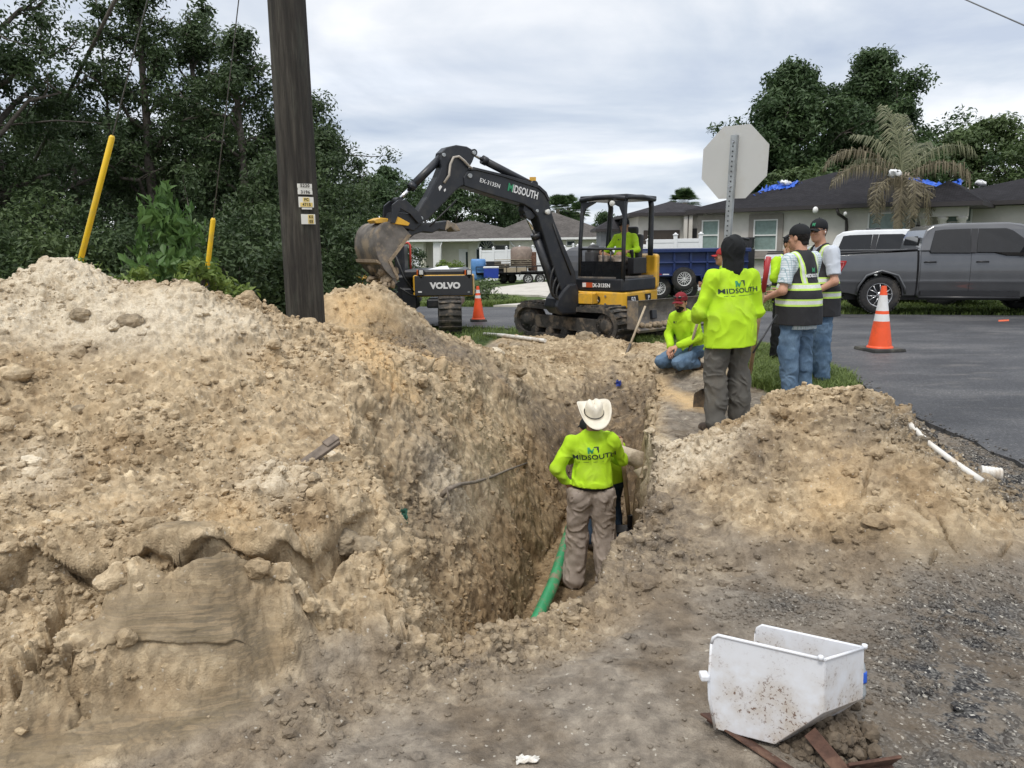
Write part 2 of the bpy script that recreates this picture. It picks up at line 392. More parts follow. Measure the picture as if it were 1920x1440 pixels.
def region(name_pts): return on_ground(name_pts)
SAND = [on_ground(p) for p in ([(610,560),(660,540),(720,560),(790,640),(860,690),(800,690),(720,650),(640,610)],[(635,620),(680,640),(740,690),(775,745),(745,750),(700,710),(650,660)],
   [(1240,710),(1260,730),(1310,745),(1340,775),(1280,770),(1240,735)],[(430,930),(450,1000),(470,1040),(440,1040),(420,980)],[(1560,830),(1620,850),(1600,930),(1540,940)])]
PALE = [on_ground(p) for p in ([(-100,560),(0,545),(90,500),(250,530),(330,505),(470,580),(520,620),(300,650),(60,640),(-100,650)],[(40,840),(90,850),(95,900),(50,900)],[(1210,870),(1320,815),(1400,785),(1350,850),(1240,890)],
   [(820,915),(920,920),(940,945),(830,950)],[(480,870),(560,880),(540,930),(480,920)])]
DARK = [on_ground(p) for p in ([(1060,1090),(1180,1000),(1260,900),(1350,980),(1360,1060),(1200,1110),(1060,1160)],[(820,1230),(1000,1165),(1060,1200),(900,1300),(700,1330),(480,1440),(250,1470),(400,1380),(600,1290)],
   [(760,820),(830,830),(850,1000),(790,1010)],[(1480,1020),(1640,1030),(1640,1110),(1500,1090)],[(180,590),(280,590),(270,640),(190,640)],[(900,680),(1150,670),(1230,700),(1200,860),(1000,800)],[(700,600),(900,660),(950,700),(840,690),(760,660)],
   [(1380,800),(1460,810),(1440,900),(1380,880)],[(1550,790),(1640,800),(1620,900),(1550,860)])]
TAR = [on_ground(p) for p in ([(1680,1110),(1980,1080),(1990,1480),(1540,1480),(1640,1330),(1600,1240)],[(1440,1120),(1560,1130),(1500,1170),(1400,1150)],[(1640,800),(1700,830),(1780,890),(1900,935),(1990,990),(1990,900),(1800,830)])]
ROAD_EDGE_NEAR = [(3.45,1.5),(3.62,4.2),(3.7,5.3),(3.75,6.8),(3.82,8.0),(4.15,9.2),(4.25,10.0),(4.05,11.2),(3.6,12.4),(2.9,13.6),(1.4,14.6),(0,15.3),(-3,16.6),(-8,18.6),(-30,28)]
ROAD_EDGE_FAR = [(-30,33.5),(-8,24.3),(-1,21.6),(4.0,20.0),(7.6,17.4),(10.8,16.7),(14,16.3),(30,14.5),(60,12)]

def inside(x, y, polys, soft=.08):
    r = np.zeros(x.shape)
    for p in polys: r = np.maximum(r, np.clip(.5-poly_dist(x, y, p)/soft, 0, 1))
    return r
def smoothstep(t): t = np.clip(t, 0, 1); return t*t*(3-2*t)
# polar grid, dense inside the view
ang = np.concatenate([np.linspace(-180, -41, 60)[:-1], np.linspace(-41, 41, 1250), np.linspace(41, 180, 60)[1:-1]])
ang = np.radians(ang); nA = len(ang)
rad = [.12, .6, 1.2, 1.6]
while rad[-1] < 14: rad.append(rad[-1]*(1+.0021*(1 if rad[-1] < 7.5 else 1.35)))
while rad[-1] < 900: rad.append(rad[-1]*1.025)
rad = np.array(rad); nR = len(rad)
A_, R_ = np.meshgrid(ang, rad); PX = R_*np.sin(A_); PY = R_*np.cos(A_)
x = PX.ravel(); y = PY.ravel(); z = base_z(x, y)
det = ((y > .9) & (R_.ravel() < 14.5) & (np.abs(A_.ravel()) < math.radians(42)))
X = x[det]; Y = y[det]; Z = z[det]
# normals of the bare surface
Zg = z.reshape(nR, nA)
dPr = np.gradient(np.stack([PX, PY, Zg], -1), axis=0); dPa = np.gradient(np.stack([PX, PY, Zg], -1), axis=1)
NN = np.cross(dPa, dPr); NN /= np.linalg.norm(NN, axis=2)[..., None]+1e-12
NN = NN*np.sign(NN[..., 2:3]); Nn = NN.reshape(-1, 3)[det]
flatness = Nn[:, 2]
sm = inside(X, Y, SMOOTH, .10)
dark = inside(X, Y, DARK, .35); pale = inside(X, Y, PALE, .35); sand = inside(X, Y, SAND, .25); tar = inside(X, Y, TAR, .45)
# how disturbed: mounds and walls strongly, trodden foreground weakly
height = Z
bank = np.clip((height-.05)/.12, 0, 1); pit = np.clip((-.05-height)/.12, 0, 1)
rimd = poly_dist(X, Y, RIM); dist = np.maximum.reduce([bank, pit, np.clip(dark*1.0, 0, 1)*.75, np.clip(1.15-rimd/.30, 0, 1)*(X < 1.3)+np.clip(1.05-rimd/.18, 0, 1)*(X >= 1.3), ((X < .4) & (Y > 5)).astype(float)*np.clip((12.5-Y)/1., 0, 1)])
BANK = on_ground([(-300, 1100), (600, 1180), (570, 1265), (430, 1345), (250, 1425), (100, 1500), (-300, 1560)]); dist = np.maximum(dist, np.clip(.5-poly_dist(X, Y, BANK)/.12, 0, 1)); trod = 1-dist
TRI_LAWN = [tuple(onz(a, b, 0)[:2]) for a, b in [(1405, 690), (1412, 655), (1480, 650), (1535, 685), (1592, 712), (1610, 738), (1560, 760), (1480, 750), (1410, 730)]]
VERGE = [(-9, 11.2), (-3.2, 11.2), (-1.6, 11.0), (-.7, 11.7), (.0, 12.9), (.9, 14.2), (0, 15.6), (-3, 17), (-9, 19)]
VERGE2 = [(2.2, 11.4), (3.1, 10.9), (4.0, 11.2), (3.7, 12.6), (3.0, 13.8), (1.4, 14.9), (.7, 13.9), (1.9, 12.9)]
_lw = fbm(X*2, Y*2, X*0, 3, 9)*.18
lawn = np.zeros(len(X))
for p_ in (TRI_LAWN, VERGE, VERGE2): lawn = np.maximum(lawn, np.clip(.5-(poly_dist(X, Y, p_)+_lw)/.22, 0, 1))
lawn = np.maximum(lawn, np.clip((-X-5.5)/.5, 0, 1)*np.clip((Y-7)/.5, 0, 1))
amp = np.clip(dist*(1-.68*sm)*(1-lawn*.8), 0, 1)*(1-.35*pit*(X < .9))
D = np.zeros(len(X))
D += fbm(X*1.3, Y*1.3, Z*1.3, 4, 1)*.075*amp
# gullies down the steep faces
D += (1-np.abs(fbm(X*3.6, Y*2.2, Z*2.0, 3, 61)))*.045*amp*np.clip((.85-flatness)/.3, 0, 1)
mod = np.clip(.62+.55*fbm(X*1.7+9, Y*1.7, Z*1.7, 3, 71), .12, 1.35)
def clods(cell, s, r0, amp_):
    f, rv = worley(X/cell, Y/cell, Z/cell, s)
    r = r0*(.35+.75*rv); h = np.sqrt(np.clip(r*r-f, 0, None))*cell
    return h*amp_*(rv > .18)
rocky = np.clip(mod*(amp+.12*trod), 0, 1.2)*(1-.8*sm)
D -= .045*amp
D += clods(.34, 101, .34, 1)*amp*np.clip(mod-.35, 0, 1)*.9
D += clods(.15, 102, .46, 1)*np.clip(rocky-.35, 0, 1)*1.0
D += clods(.075, 103, .52, 1)*np.clip(rocky-.1, 0, 1)*.95
D += clods(.036, 104, .56, 1)*np.clip(rocky*1.3, 0, 1)*(Y < 8.5)
D += (1-np.abs(fbm(X*14, Y*14, Z*14, 3, 48, .6)))*.022*amp+(1-np.abs(fbm(X*32, Y*32, Z*32, 2, 49, .6)))*.009*amp*(Y < 8)
D += fbm(X*9, Y*9, Z*9, 4, 41, .6)*(.017*amp+.004*trod+.002)
D += fbm(X*2.2, Y*2.2, Z*0, 3, 43)*.022*trod*(1-lawn)
D += (1-np.abs(fbm(X*3.1, Y*7, Z*0, 3, 45, .6)))**3*.022*trod*(1-lawn)*np.clip(mod, 0, 1)
# trodden marks in the foreground
fr, rv = worley(X/.28, Y/.28, Z*0+.5, 201)
D -= np.clip(.30-np.sqrt(fr), 0, 1)*.28*.32*trod*(rv > .45)*(1-lawn)
# ledges and cracks
def step(line, drop, width, wob):
    d, t, sg = line_dist(X, Y, line); n = fbm(X*6, Y*6, X*0, 3, 77)*wob
    return d+n*0, t, sg, n
dn = np.stack([fbm(X*2.6, Y*2.6, Z*0, 2, 81), fbm(X*2.6+40, Y*2.6, Z*0, 2, 82)])*.045
Xw, Yw = X+dn[0], Y+dn[1]
dz = np.zeros(len(X)); crack = np.zeros(len(X))
d, t, sg = line_dist(Xw, Yw, LEDGE)
e = np.clip(np.minimum(t, 1-t)*14, 0, 1)
wv = .05+.03*np.sin(t*17)**2
up = np.clip(1-d/.5, 0, 1)*(sg > 0)
sdl = d*sg; dz += smoothstep(sdl/.045+.2)*np.clip(1-d/.55, 0, 1)*.085*e
g = smoothstep(np.clip(1-np.abs(sdl+.045)/wv, 0, 1)); dz -= g*.19*e*(.95+.35*np.sin(t*29)); crack = np.maximum(crack, g*e)
over = np.where(sdl > 0, smoothstep(sdl/.012)*np.exp(-sdl/.13), 0)*(.06+.05*np.sin(t*21)**2)*e
for L_, w_, dp in [(CRK[0], .034, .32), (CRK[1], .014, .1)]+[(c, .010, .06) for c in CRK[2:]]:
    d, t, sg = line_dist(Xw*.4+X*.6, Yw*.4+Y*.6, L_); e = np.clip(np.minimum(t, 1-t)*6, 0, 1)*(.5+.5*np.sin(t*23)**2)
    wl = w_*(.4+e); g = np.clip(1.25-d/wl, 0, 1); dz -= g*dp*e; crack = np.maximum(crack, g*e)
for L_, dp, wd in ((LEDGE3, .19, .15), (LEDGE2, .14, .13)):
    d, t, sg = line_dist(X+dn[0]*.25, Y+dn[1]*.25, L_); e = np.clip(np.minimum(t, 1-t)*8, 0, 1); sd_ = d*sg
    dz += (smoothstep(np.clip(sd_/wd+.5, 0, 1))*np.clip(1-(d-wd)/.30, 0, 1))*dp*e
    over = np.maximum(over, np.where(sd_ > wd*.45, smoothstep((sd_-wd*.45)/.012)*np.exp(-(sd_-wd*.45)/.05), 0)*.028*e)
# fade everything at the edge of the detailed patch
fade = np.clip((14.5-np.hypot(X, Y))/1.5, 0, 1)*np.clip((Y-.9)/.4, 0, 1)
D *= fade
NP = np.stack([X, Y, Z], 1)+Nn*D[:, None]; NP[:, 2] += dz*fade; NP[:, 1] -= over*fade
V = np.stack([x, y, z], 1); V[det] = NP
out = ~det; V[out, 2] += fbm(x[out]*.15, y[out]*.15, x[out]*0, 2, 3)*.04*np.clip((np.hypot(x, y)[out]-20)/20, 0, 1)
# keep the bare ground under the road sheets
def smoothstep(t): t = np.clip(t, 0, 1); return t*t*(3-2*t)
road_poly = ROAD_EDGE_NEAR[::-1]+[(3.45, -40), (60, -40), (60, 12)]+ROAD_EDGE_FAR[::-1][1:]
rd = poly_dist(V[:, 0], V[:, 1], road_poly)
rin = rd < -.04
V[rin, 2] = np.minimum(V[rin, 2], (far_z(V[:, 0], V[:, 1])[rin]-.03))
def full(a, fill=0.0):
    o = np.full(len(x), fill, np.float32); o[det] = a; return o
lawn_all = np.where(det, full(lawn), ((y > 12.3) | (x < -6)).astype(np.float32))
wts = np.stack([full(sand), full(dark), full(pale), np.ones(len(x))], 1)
wts2 = np.stack([full(tar), full(sm*np.where(X > 1, .35, 1)), lawn_all, np.ones(len(x))], 1)
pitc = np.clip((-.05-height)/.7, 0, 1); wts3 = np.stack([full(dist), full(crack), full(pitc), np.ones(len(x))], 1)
gi = np.arange(nR*nA).reshape(nR, nA)
Q = np.stack([gi[:-1, :-1], gi[:-1, 1:], gi[1:, 1:], gi[1:, :-1]], -1).reshape(-1, 4)
Qw = np.stack([gi[:-1, -1], gi[:-1, 0], gi[1:, 0], gi[1:, -1]], -1)
Q = np.concatenate([Q, Qw])[:, ::-1]
cen = V[Q].mean(1)
# split the sheet into ground and the heaps lying on it
zb = base_z(cen[:, 0].copy(), cen[:, 1].copy())
tr = poly_dist(cen[:, 0], cen[:, 1], RIM)
onR = (zb > .07) & (cen[:, 0] > .9) & (cen[:, 0] < 3.7) & (cen[:, 1] < 6.1) & (cen[:, 1] > 3.0) & (tr > .02)
leftside = (tr > .0) & (cen[:, 0] < .2) & (cen[:, 1] > 2.1) & (cen[:, 1] < 10.5) & (cen[:, 0] > -8) & (zb > .07)
sep_line = (cen[:, 1]-6.5)-(cen[:, 0]+1.7)*-.55      # behind the pole line
onB = leftside & (sep_line > 0) & (cen[:, 0] > -3.0)
onL = leftside & ~onB & (cen[:, 1] < 7.6)
part = np.zeros(len(Q), int); part[onL] = 1; part[onB] = 2; part[onR] = 3
def soil_material():
    m, nt, b = new_mat('disturbed_soil'); l = nt.links.new
    def attr(n):
        a = N(nt, 'ShaderNodeAttribute', attribute_name=n); s = N(nt, 'ShaderNodeSeparateColor'); l(a.outputs['Color'], s.inputs[0]); return s.outputs
    w1, w2, w3 = attr('w1'), attr('w2'), attr('w3')
    nb = noise_tex(nt, 2.3, 6, .6); nm = noise_tex(nt, 11, 6, .65); nf = noise_tex(nt, 70, 5, .7); nv = noise_tex(nt, 300, 2, .6)
    vo = N(nt, 'ShaderNodeTexVoronoi'); vo.inputs['Scale'].default_value = 26; t = N(nt, 'ShaderNodeTexCoord'); l(t.outputs['Object'], vo.inputs['Vector'])
    vs = N(nt, 'ShaderNodeSeparateColor'); l(vo.outputs['Color'], vs.inputs[0]); vs = vs.outputs
    # undisturbed trodden dirt: grey brown
    trod = ramp(nt, nm, [(.25, (.125, .107, .088)), (.45, (.215, .184, .148)), (.62, (.31, .268, .215)), (.8, (.43, .375, .30))])
    heap = ramp(nt, nm, [(.22, (.20, .148, .095)), (.40, (.375, .29, .185)), (.58, (.52, .412, .272)), (.78, (.69, .575, .405))])
    c = mix(nt, w3[0], trod, heap)
    c = mix(nt, ramp(nt, nb, [(.36, .85), (.52, 0.0)]), c, mix(nt, 1.0, c, (.66, .60, .53), 'MULTIPLY'))
    # clod to clod difference
    cl = ramp(nt, vs[0], [(0, (.72, .71, .70)), (.5, (.98, .97, .96)), (.85, (1.12, 1.12, 1.12)), (1, (1.4, 1.42, 1.42))])
    c = mix(nt, mix(nt, w3[0], (.25, .25, .25), (.8, .8, .8)), c, mix(nt, 1.0, c, cl, 'MULTIPLY'))
    sf = M(nt, 'MULTIPLY', w1[0], ramp(nt, nm, [(.3, .55), (.5, 1.0)]))
    c = mix(nt, sf, c, ramp(nt, nf, [(.3, (.46, .31, .155)), (.7, (.70, .51, .29))]))
    # grains of orange sand through the heaps
    g = ramp(nt, nb, [(.56, 0.0), (.66, .5)]); g = M(nt, 'MULTIPLY', g, w3[0])
    c = mix(nt, g, c, ramp(nt, nm, [(.3, (.40, .28, .15)), (.7, (.58, .43, .26))]))
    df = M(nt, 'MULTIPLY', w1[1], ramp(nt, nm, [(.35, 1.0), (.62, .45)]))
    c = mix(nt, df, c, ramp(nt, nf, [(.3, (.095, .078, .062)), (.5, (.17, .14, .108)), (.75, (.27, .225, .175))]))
    pf = M(nt, 'MULTIPLY', w1[2], ramp(nt, nm, [(.35, .35), (.55, 1.0)]))
    c = mix(nt, pf, c, ramp(nt, nf, [(.28, (.44, .36, .26)), (.5, (.66, .57, .43)), (.72, (.80, .73, .60))]))
    # pit walls: browner and darker with depth
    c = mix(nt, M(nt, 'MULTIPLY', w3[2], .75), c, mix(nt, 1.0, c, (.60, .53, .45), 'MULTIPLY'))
    # smooth bucket cut faces: streaks along the cut, colours darkened to stand for shade
    st = noise_tex(nt, 3.2, 6, .6, mapped(nt, (.45, 5, 22), (0, .10, .12)))
    sc_ = ramp(nt, st, [(.30, (.085, .068, .046)), (.42, (.19, .148, .092)), (.5, (.125, .102, .072)), (.6, (.25, .19, .118)), (.72, (.15, .12, .083))])
    lowc = ramp(nt, noise_tex(nt, 4, 5, .6), [(.4, 1.0), (.62, .7)]); c = mix(nt, M(nt, 'MULTIPLY', w2[1], lowc), c, sc_)
    # crushed asphalt and shell
    ts = ramp(nt, vs[1], [(0, (.025, .025, .027)), (.55, (.075, .073, .07)), (.8, (.17, .165, .155)), (.95, (.5, .48, .44))], 'CONSTANT')
    v2 = N(nt, 'ShaderNodeTexVoronoi'); v2.inputs['Scale'].default_value = 110; l(t.outputs['Object'], v2.inputs['Vector'])
    v2s = N(nt, 'ShaderNodeSeparateColor'); l(v2.outputs['Color'], v2s.inputs[0]); v2s = v2s.outputs
    ts = ramp(nt, v2s[1], [(0, (.03, .03, .032)), (.35, (.075, .073, .07)), (.68, (.16, .155, .145)), (.965, (.50, .48, .43))], 'CONSTANT')
    tf = M(nt, 'MULTIPLY', w2[0], ramp(nt, nb, [(.36, .5), (.48, 1.0)]))
    tf = M(nt, 'MULTIPLY', tf, ramp(nt, nm, [(.42, .15), (.52, 1.0)]))
    c = mix(nt, tf, c, ts)
    # scattered shell bits everywhere
    sb = M(nt, 'MULTIPLY', M(nt, 'MULTIPLY', M(nt, 'GREATER_THAN', v2s[0], .994), .5), M(nt, 'SUBTRACT', 1.0, w2[1])); c = mix(nt, sb, c, (.62, .58, .5))
    # lawn soil under grass
    lc = ramp(nt, nm, [(.3, (.035, .055, .018)), (.55, (.07, .105, .03)), (.75, (.13, .14, .05))])
    lf = M(nt, 'MULTIPLY', w2[2], ramp(nt, nm, [(.25, .7), (.4, 1.0)]))
    c = mix(nt, lf, c, lc)
    c = mix(nt, ramp(nt, nv, [(.3, .3), (.55, 0.0)]), c, mix(nt, 1.0, c, (.6, .58, .56), 'MULTIPLY'))
    l(c, b.inputs['Base Color']); b.inputs['Roughness'].default_value = .93; b.inputs['Specular IOR Level'].default_value = .2
    h = M(nt, 'ADD', M(nt, 'MULTIPLY', nf, 1.0), M(nt, 'MULTIPLY', nm, .9))
    h = M(nt, 'ADD', h, M(nt, 'MULTIPLY', M(nt, 'SUBTRACT', 1.0, v2.outputs[0]), .35))
    h = M(nt, 'MULTIPLY', h, M(nt, 'SUBTRACT', 1.0, M(nt, 'MULTIPLY', w2[1], .85)))
    add_bump(nt, b, h, .75, .012)
    return m
SOIL = soil_material()
def submesh(name, sel):
    q = Q[sel]; u, inv = np.unique(q, return_inverse=True)
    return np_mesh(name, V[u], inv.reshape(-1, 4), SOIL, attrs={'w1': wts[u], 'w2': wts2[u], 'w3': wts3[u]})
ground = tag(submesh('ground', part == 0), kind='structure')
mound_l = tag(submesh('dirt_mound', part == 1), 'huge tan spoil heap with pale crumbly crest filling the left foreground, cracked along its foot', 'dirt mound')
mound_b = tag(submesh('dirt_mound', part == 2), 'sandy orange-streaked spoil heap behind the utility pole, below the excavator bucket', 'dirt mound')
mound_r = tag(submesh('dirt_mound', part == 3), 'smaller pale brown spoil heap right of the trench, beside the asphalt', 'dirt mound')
# height lookup on the finished surface
_gm = (rad > 1.1) & (rad < 60)
SURF = BVHTree.FromPolygons([tuple(v) for v in V[gi[_gm][:, ::3].ravel()]],
    [tuple(f) for f in (lambda g: np.stack([g[:-1, :-1], g[:-1, 1:], g[1:, 1:], g[1:, :-1]], -1).reshape(-1, 4))(np.arange(_gm.sum()*len(range(0, nA, 3))).reshape(_gm.sum(), -1)).tolist()])
def surf_z(x, y):
    r = SURF.ray_cast(Vector((x, y, 6)), Vector((0, 0, -1))); return r[0][2] if r[0] else 0.0
def surf_hit(px, py):
    d = Vector(ray(px, py)).normalized(); r = SURF.ray_cast(Vector(CAM), d)
    return np.array(r[0]) if r[0] else onz(px, py, 0)

# ---------------------------------------------------------------- loose clods lying on the heaps (uncountable)
def ico(sub=1):
    bm = bmesh.new(); bmesh.ops.create_icosphere(bm, subdivisions=sub, radius=1)
    v = np.array([q.co[:] for q in bm.verts]); f = np.array([[q.index for q in p.verts] for p in bm.faces]); bm.free(); return v, f
def scatter_stones(name, n, size, seed, weight, mat, zoff=.2, attr=True, kind='stuff', far=9.0, sub_=1, jit=.21):
    rng = np.random.default_rng(seed); ok = np.where(weight > .02)[0]
    # area weight: the grid is denser near the camera
    di = np.where(det)[0]; rr = np.hypot(x[di], y[di]); pw = weight*rr*rr*np.exp(-rr/far); pw = pw/pw.sum()
    pick = rng.choice(len(di), n, p=pw); P = V[di[pick]]
    v0, f0 = ico(sub_); k = len(v0)
    s = size[0]*(size[1]/size[0])**(rng.random(n)**2.6)
    B = v0[None]*(1+jit*rng.standard_normal((n, k, 1)).clip(-1, 1)+(0 if sub_ < 2 else .28*fbm((v0[:, 0]*1.3)[None]+np.arange(n)[:, None]*3.7, (v0[:, 1]*1.3)[None]+np.zeros((n, 1)), (v0[:, 2]*1.3)[None]+np.zeros((n, 1)), 3, 5)[..., None]))
    B = B*(1+.5*(rng.random((n, 1, 3))-.5))
    th = rng.random(n)*6.28; c_, s_ = np.cos(th)[:, None], np.sin(th)[:, None]
    Bx = B[:, :, 0]*c_-B[:, :, 1]*s_; By = B[:, :, 0]*s_+B[:, :, 1]*c_; Bz = B[:, :, 2]*.72
    W = np.stack([Bx, By, Bz], -1)*s[:, None, None]+P[:, None]+np.array([0, 0, 1])*(s*zoff)[:, None, None]
    F = (f0[None]+(np.arange(n)*k)[:, None, None]).reshape(-1, 3)
    at_ = {}
    for nm, a in (('w1', wts), ('w2', wts2), ('w3', wts3)):
        aa = a[di[pick]].copy()
        if nm == 'w2': aa[:, 1] = 0; aa[:, 2] = 0
        at_[nm] = np.repeat(aa, k, 0)
    o = np_mesh(name, W.reshape(-1, 3), F, mat, attrs=at_, smooth=False); return tag(o, kind=kind)
rk = np.clip(rocky, 0, 1)*(1-lawn)*(1-sm)
scatter_stones('soil_clods', 34000, (.005, .028), 7, rk**1.5*np.clip(mod, 0, 1)+.01*trod*(1-lawn), SOIL)
big = tag(scatter_stones('soil_clods', 600, (.03, .085), 8, (amp*np.clip(mod-.3, 0, 1))*(height > .02)*(1-sm)*(1-lawn)+.6*dark*amp*(1-lawn), SOIL, zoff=-.05, sub_=3, jit=.02), kind='stuff')
tarc = scatter_stones('gravel', 9000, (.004, .013), 9, tar*trod*(1-lawn)*(mod > .3)+.02*trod*(1-lawn), SOIL, far=4)

# ---------------------------------------------------------------- road
def sheet(name, poly, zf, mat, thick=.0, kind='structure', step=1.5):
    """a sheet cut to a plan outline and following zf"""
    bm = bmesh.new(); vs = [bm.verts.new((p[0], p[1], 0)) for p in poly]; f = bm.faces.new(vs)
    bmesh.ops.triangulate(bm, faces=[f])
    lo = np.min(poly, 0); hi = np.max(poly, 0)
    for ax in (0, 1):
        a0 = max(lo[ax], -40); a1 = min(hi[ax], 60)
        for v_ in np.arange(a0, a1, step):
            no = (1, 0, 0) if ax == 0 else (0, 1, 0); co = (v_, 0, 0) if ax == 0 else (0, v_, 0)
            bmesh.ops.bisect_plane(bm, geom=bm.verts[:]+bm.edges[:]+bm.faces[:], plane_co=co, plane_no=no)
    for v_ in bm.verts: v_.co.z = zf(v_.co.x, v_.co.y)
    bmesh.ops.recalc_face_normals(bm, faces=bm.faces[:])
    if sum(f.normal.z for f in bm.faces) < 0: bmesh.ops.reverse_faces(bm, faces=bm.faces[:])
    if thick:
        r = bmesh.ops.extrude_face_region(bm, geom=bm.faces[:])
        for e in r['geom']:
            if isinstance(e, bmesh.types.BMVert): e.co.z -= thick
        bmesh.ops.recalc_face_normals(bm, faces=bm.faces[:])
    me = bpy.data.meshes.new(name); bm.to_mesh(me); bm.free(); me.materials.append(mat)
    for p in me.polygons: p.use_smooth = False
    o = bpy.data.objects.new(name, me); col.objects.link(o)
    if kind: o['kind'] = kind
    return o
def fz(x, y): return float(far_z(np.array([x*1.]), np.array([y*1.]))[0])
def asphalt():
    m, nt, b = new_mat('fresh_asphalt')
    n1 = noise_tex(nt, 1.1, 5, .55, mapped(nt, (.5, 1, 1), (0, 0, .35))); n2 = noise_tex(nt, 160, 3, .7); n3 = noise_tex(nt, 3.2, 8, .7, mapped(nt, (.45, 1.3, 1), (0, 0, .4)))
    c = ramp(nt, n1, [(.35, (.036, .037, .041)), (.5, (.060, .061, .066)), (.66, (.105, .104, .106))])
    va = N(nt, 'ShaderNodeTexVoronoi'); va.inputs['Scale'].default_value = 75; tt_ = N(nt, 'ShaderNodeTexCoord'); nt.links.new(tt_.outputs['Object'], va.inputs['Vector']); vs_ = N(nt, 'ShaderNodeSeparateColor'); nt.links.new(va.outputs['Color'], vs_.inputs[0])
    c = mix(nt, 1.0, c, ramp(nt, vs_.outputs[0], [(0, (.7, .7, .7)), (.7, (1.0, 1.0, 1.0)), (.9, (1.5, 1.5, 1.5)), (1, (2.4, 2.35, 2.2))]), 'MULTIPLY')
    c = mix(nt, ramp(nt, n3, [(.54, 0.0), (.62, .22), (.72, .6)]), c, (.22, .20, .175))
    c = mix(nt, ramp(nt, n2, [(.35, .55), (.6, 0.0)]), c, (.02, .02, .022))
    nt.links.new(c, b.inputs['Base Color']); b.inputs['Roughness'].default_value = .62; b.inputs['Specular IOR Level'].default_value = .45
    add_bump(nt, b, n2, .5, .004); return m
ASPH = asphalt()
rng = random.Random(3)
near_j = []
for i in range(len(ROAD_EDGE_NEAR)-1):
    (x0, y0), (x1, y1) = ROAD_EDGE_NEAR[i], ROAD_EDGE_NEAR[i+1]; n = max(1, int(math.hypot(x1-x0, y1-y0)/.22)) if y0 < 18 else 4
    for k in range(n): near_j.append((x0+(x1-x0)*k/n+rng.uniform(-.035, .035), y0+(y1-y0)*k/n+rng.uniform(-.03, .03)))
near_j.append(ROAD_EDGE_NEAR[-1])
sheet('road', near_j[::-1]+[(3.45, -20), (60, -20), (60, 12)]+ROAD_EDGE_FAR[::-1][1:], lambda x, y: fz(x, y)+.035, ASPH, thick=.07)
_rr = random.Random(8); _v0, _f0 = ico(1); _Vs = []; _Fs = []; _n = 0
for (a_, b_) in near_j:
    if b_ > 13.5 or b_ < 2.5: continue
    for _k in range(16):
        r_ = .005+.016*_rr.random()**2; _p = np.array([a_+_rr.gauss(.0, .07), b_+_rr.uniform(-.11, .11), 0]); _p[2] = surf_z(_p[0], _p[1]) if _p[0] < a_ else fz(*_p[:2])+.036
        _Vs.append(_v0*r_*np.array([1, 1, .7])*(1+.25*np.random.default_rng(_k).standard_normal((len(_v0), 1)))+_p); _Fs.append(_f0+_n); _n += len(_v0)
tag(np_mesh('gravel', np.concatenate(_Vs), np.concatenate(_Fs), simple('asphalt_crumbs', (.075, .07, .065), .9, var=.5, scale=30), smooth=False), kind='stuff')
concrete = simple('concrete', (.50, .47, .42), .85, var=.12, scale=3, bump=.3, dirt=(.33, .30, .26), dscale=.9)
# driveway of the far left house, meeting the road
dr = [at(925, 566, 21.9), at(1000, 560, 23.4), at(1036, 547, 26), at(1010, 540, 28), at(890, 542, 30.5), at(780, 545, 31), at(780, 536, 33), at(900, 532, 36), at(1000, 520, 44), at(1150, 515, 46), at(1180, 530, 34), at(1200, 572, 20.9)]
dr = [(p[0], p[1]) for p in dr]
sheet('driveway', dr, lambda x, y: fz(x, y)+.06, concrete, thick=.12)
# ================================================================ VEGETATION
def leaf_mat(name, lo, hi, tr=.25, rough=.5):
    m, nt, b = new_mat(name); l = nt.links.new
    a = N(nt, 'ShaderNodeAttribute', attribute_name='tint')
    c = ramp(nt, a.outputs['Fac'], [(0, lo), (.6, tuple((p+q)/2 for p, q in zip(lo, hi))), (1, hi)])
    l(c, b.inputs['Base Color']); b.inputs['Roughness'].default_value = rough; b.inputs['Specular IOR Level'].default_value = .35
    t = N(nt, 'ShaderNodeBsdfTranslucent'); l(c, t.inputs[0]); mx = N(nt, 'ShaderNodeMixShader'); mx.inputs[0].default_value = tr
    l(b.outputs[0], mx.inputs[1]); l(t.outputs[0], mx.inputs[2]); l(mx.outputs[0], nt.nodes['Material Output'].inputs[0]); return m
LEAF_DARK = leaf_mat('leaf_dark', (.024, .046, .019), (.10, .148, .056), .3)
LEAF_OAK = leaf_mat('leaf_oak', (.032, .062, .026), (.10, .155, .058), .3)
LEAF_MID = leaf_mat('leaf_mid', (.045, .075, .025), (.12, .17, .06))
LEAF_BRIGHT = leaf_mat('leaf_bright', (.055, .12, .03), (.14, .24, .07), .35)
LEAF_WEED = leaf_mat('leaf_weed', (.10, .16, .03), (.25, .33, .08), .35)
BARK = simple('bark', (.11, .095, .08), .9, var=.4, scale=14, bump=.6)
def bez(p, q, sag, n=6, rng=None, wob=0):
    p = np.array(p, float); q = np.array(q, float); t = np.linspace(0, 1, n)[:, None]
    r = p*(1-t)+q*t+np.array([0, 0, 1.])*(sag*4*t*(1-t))
    if rng is not None: r[1:-1] += rng.normal(0, wob, (n-2, 3))
    return r
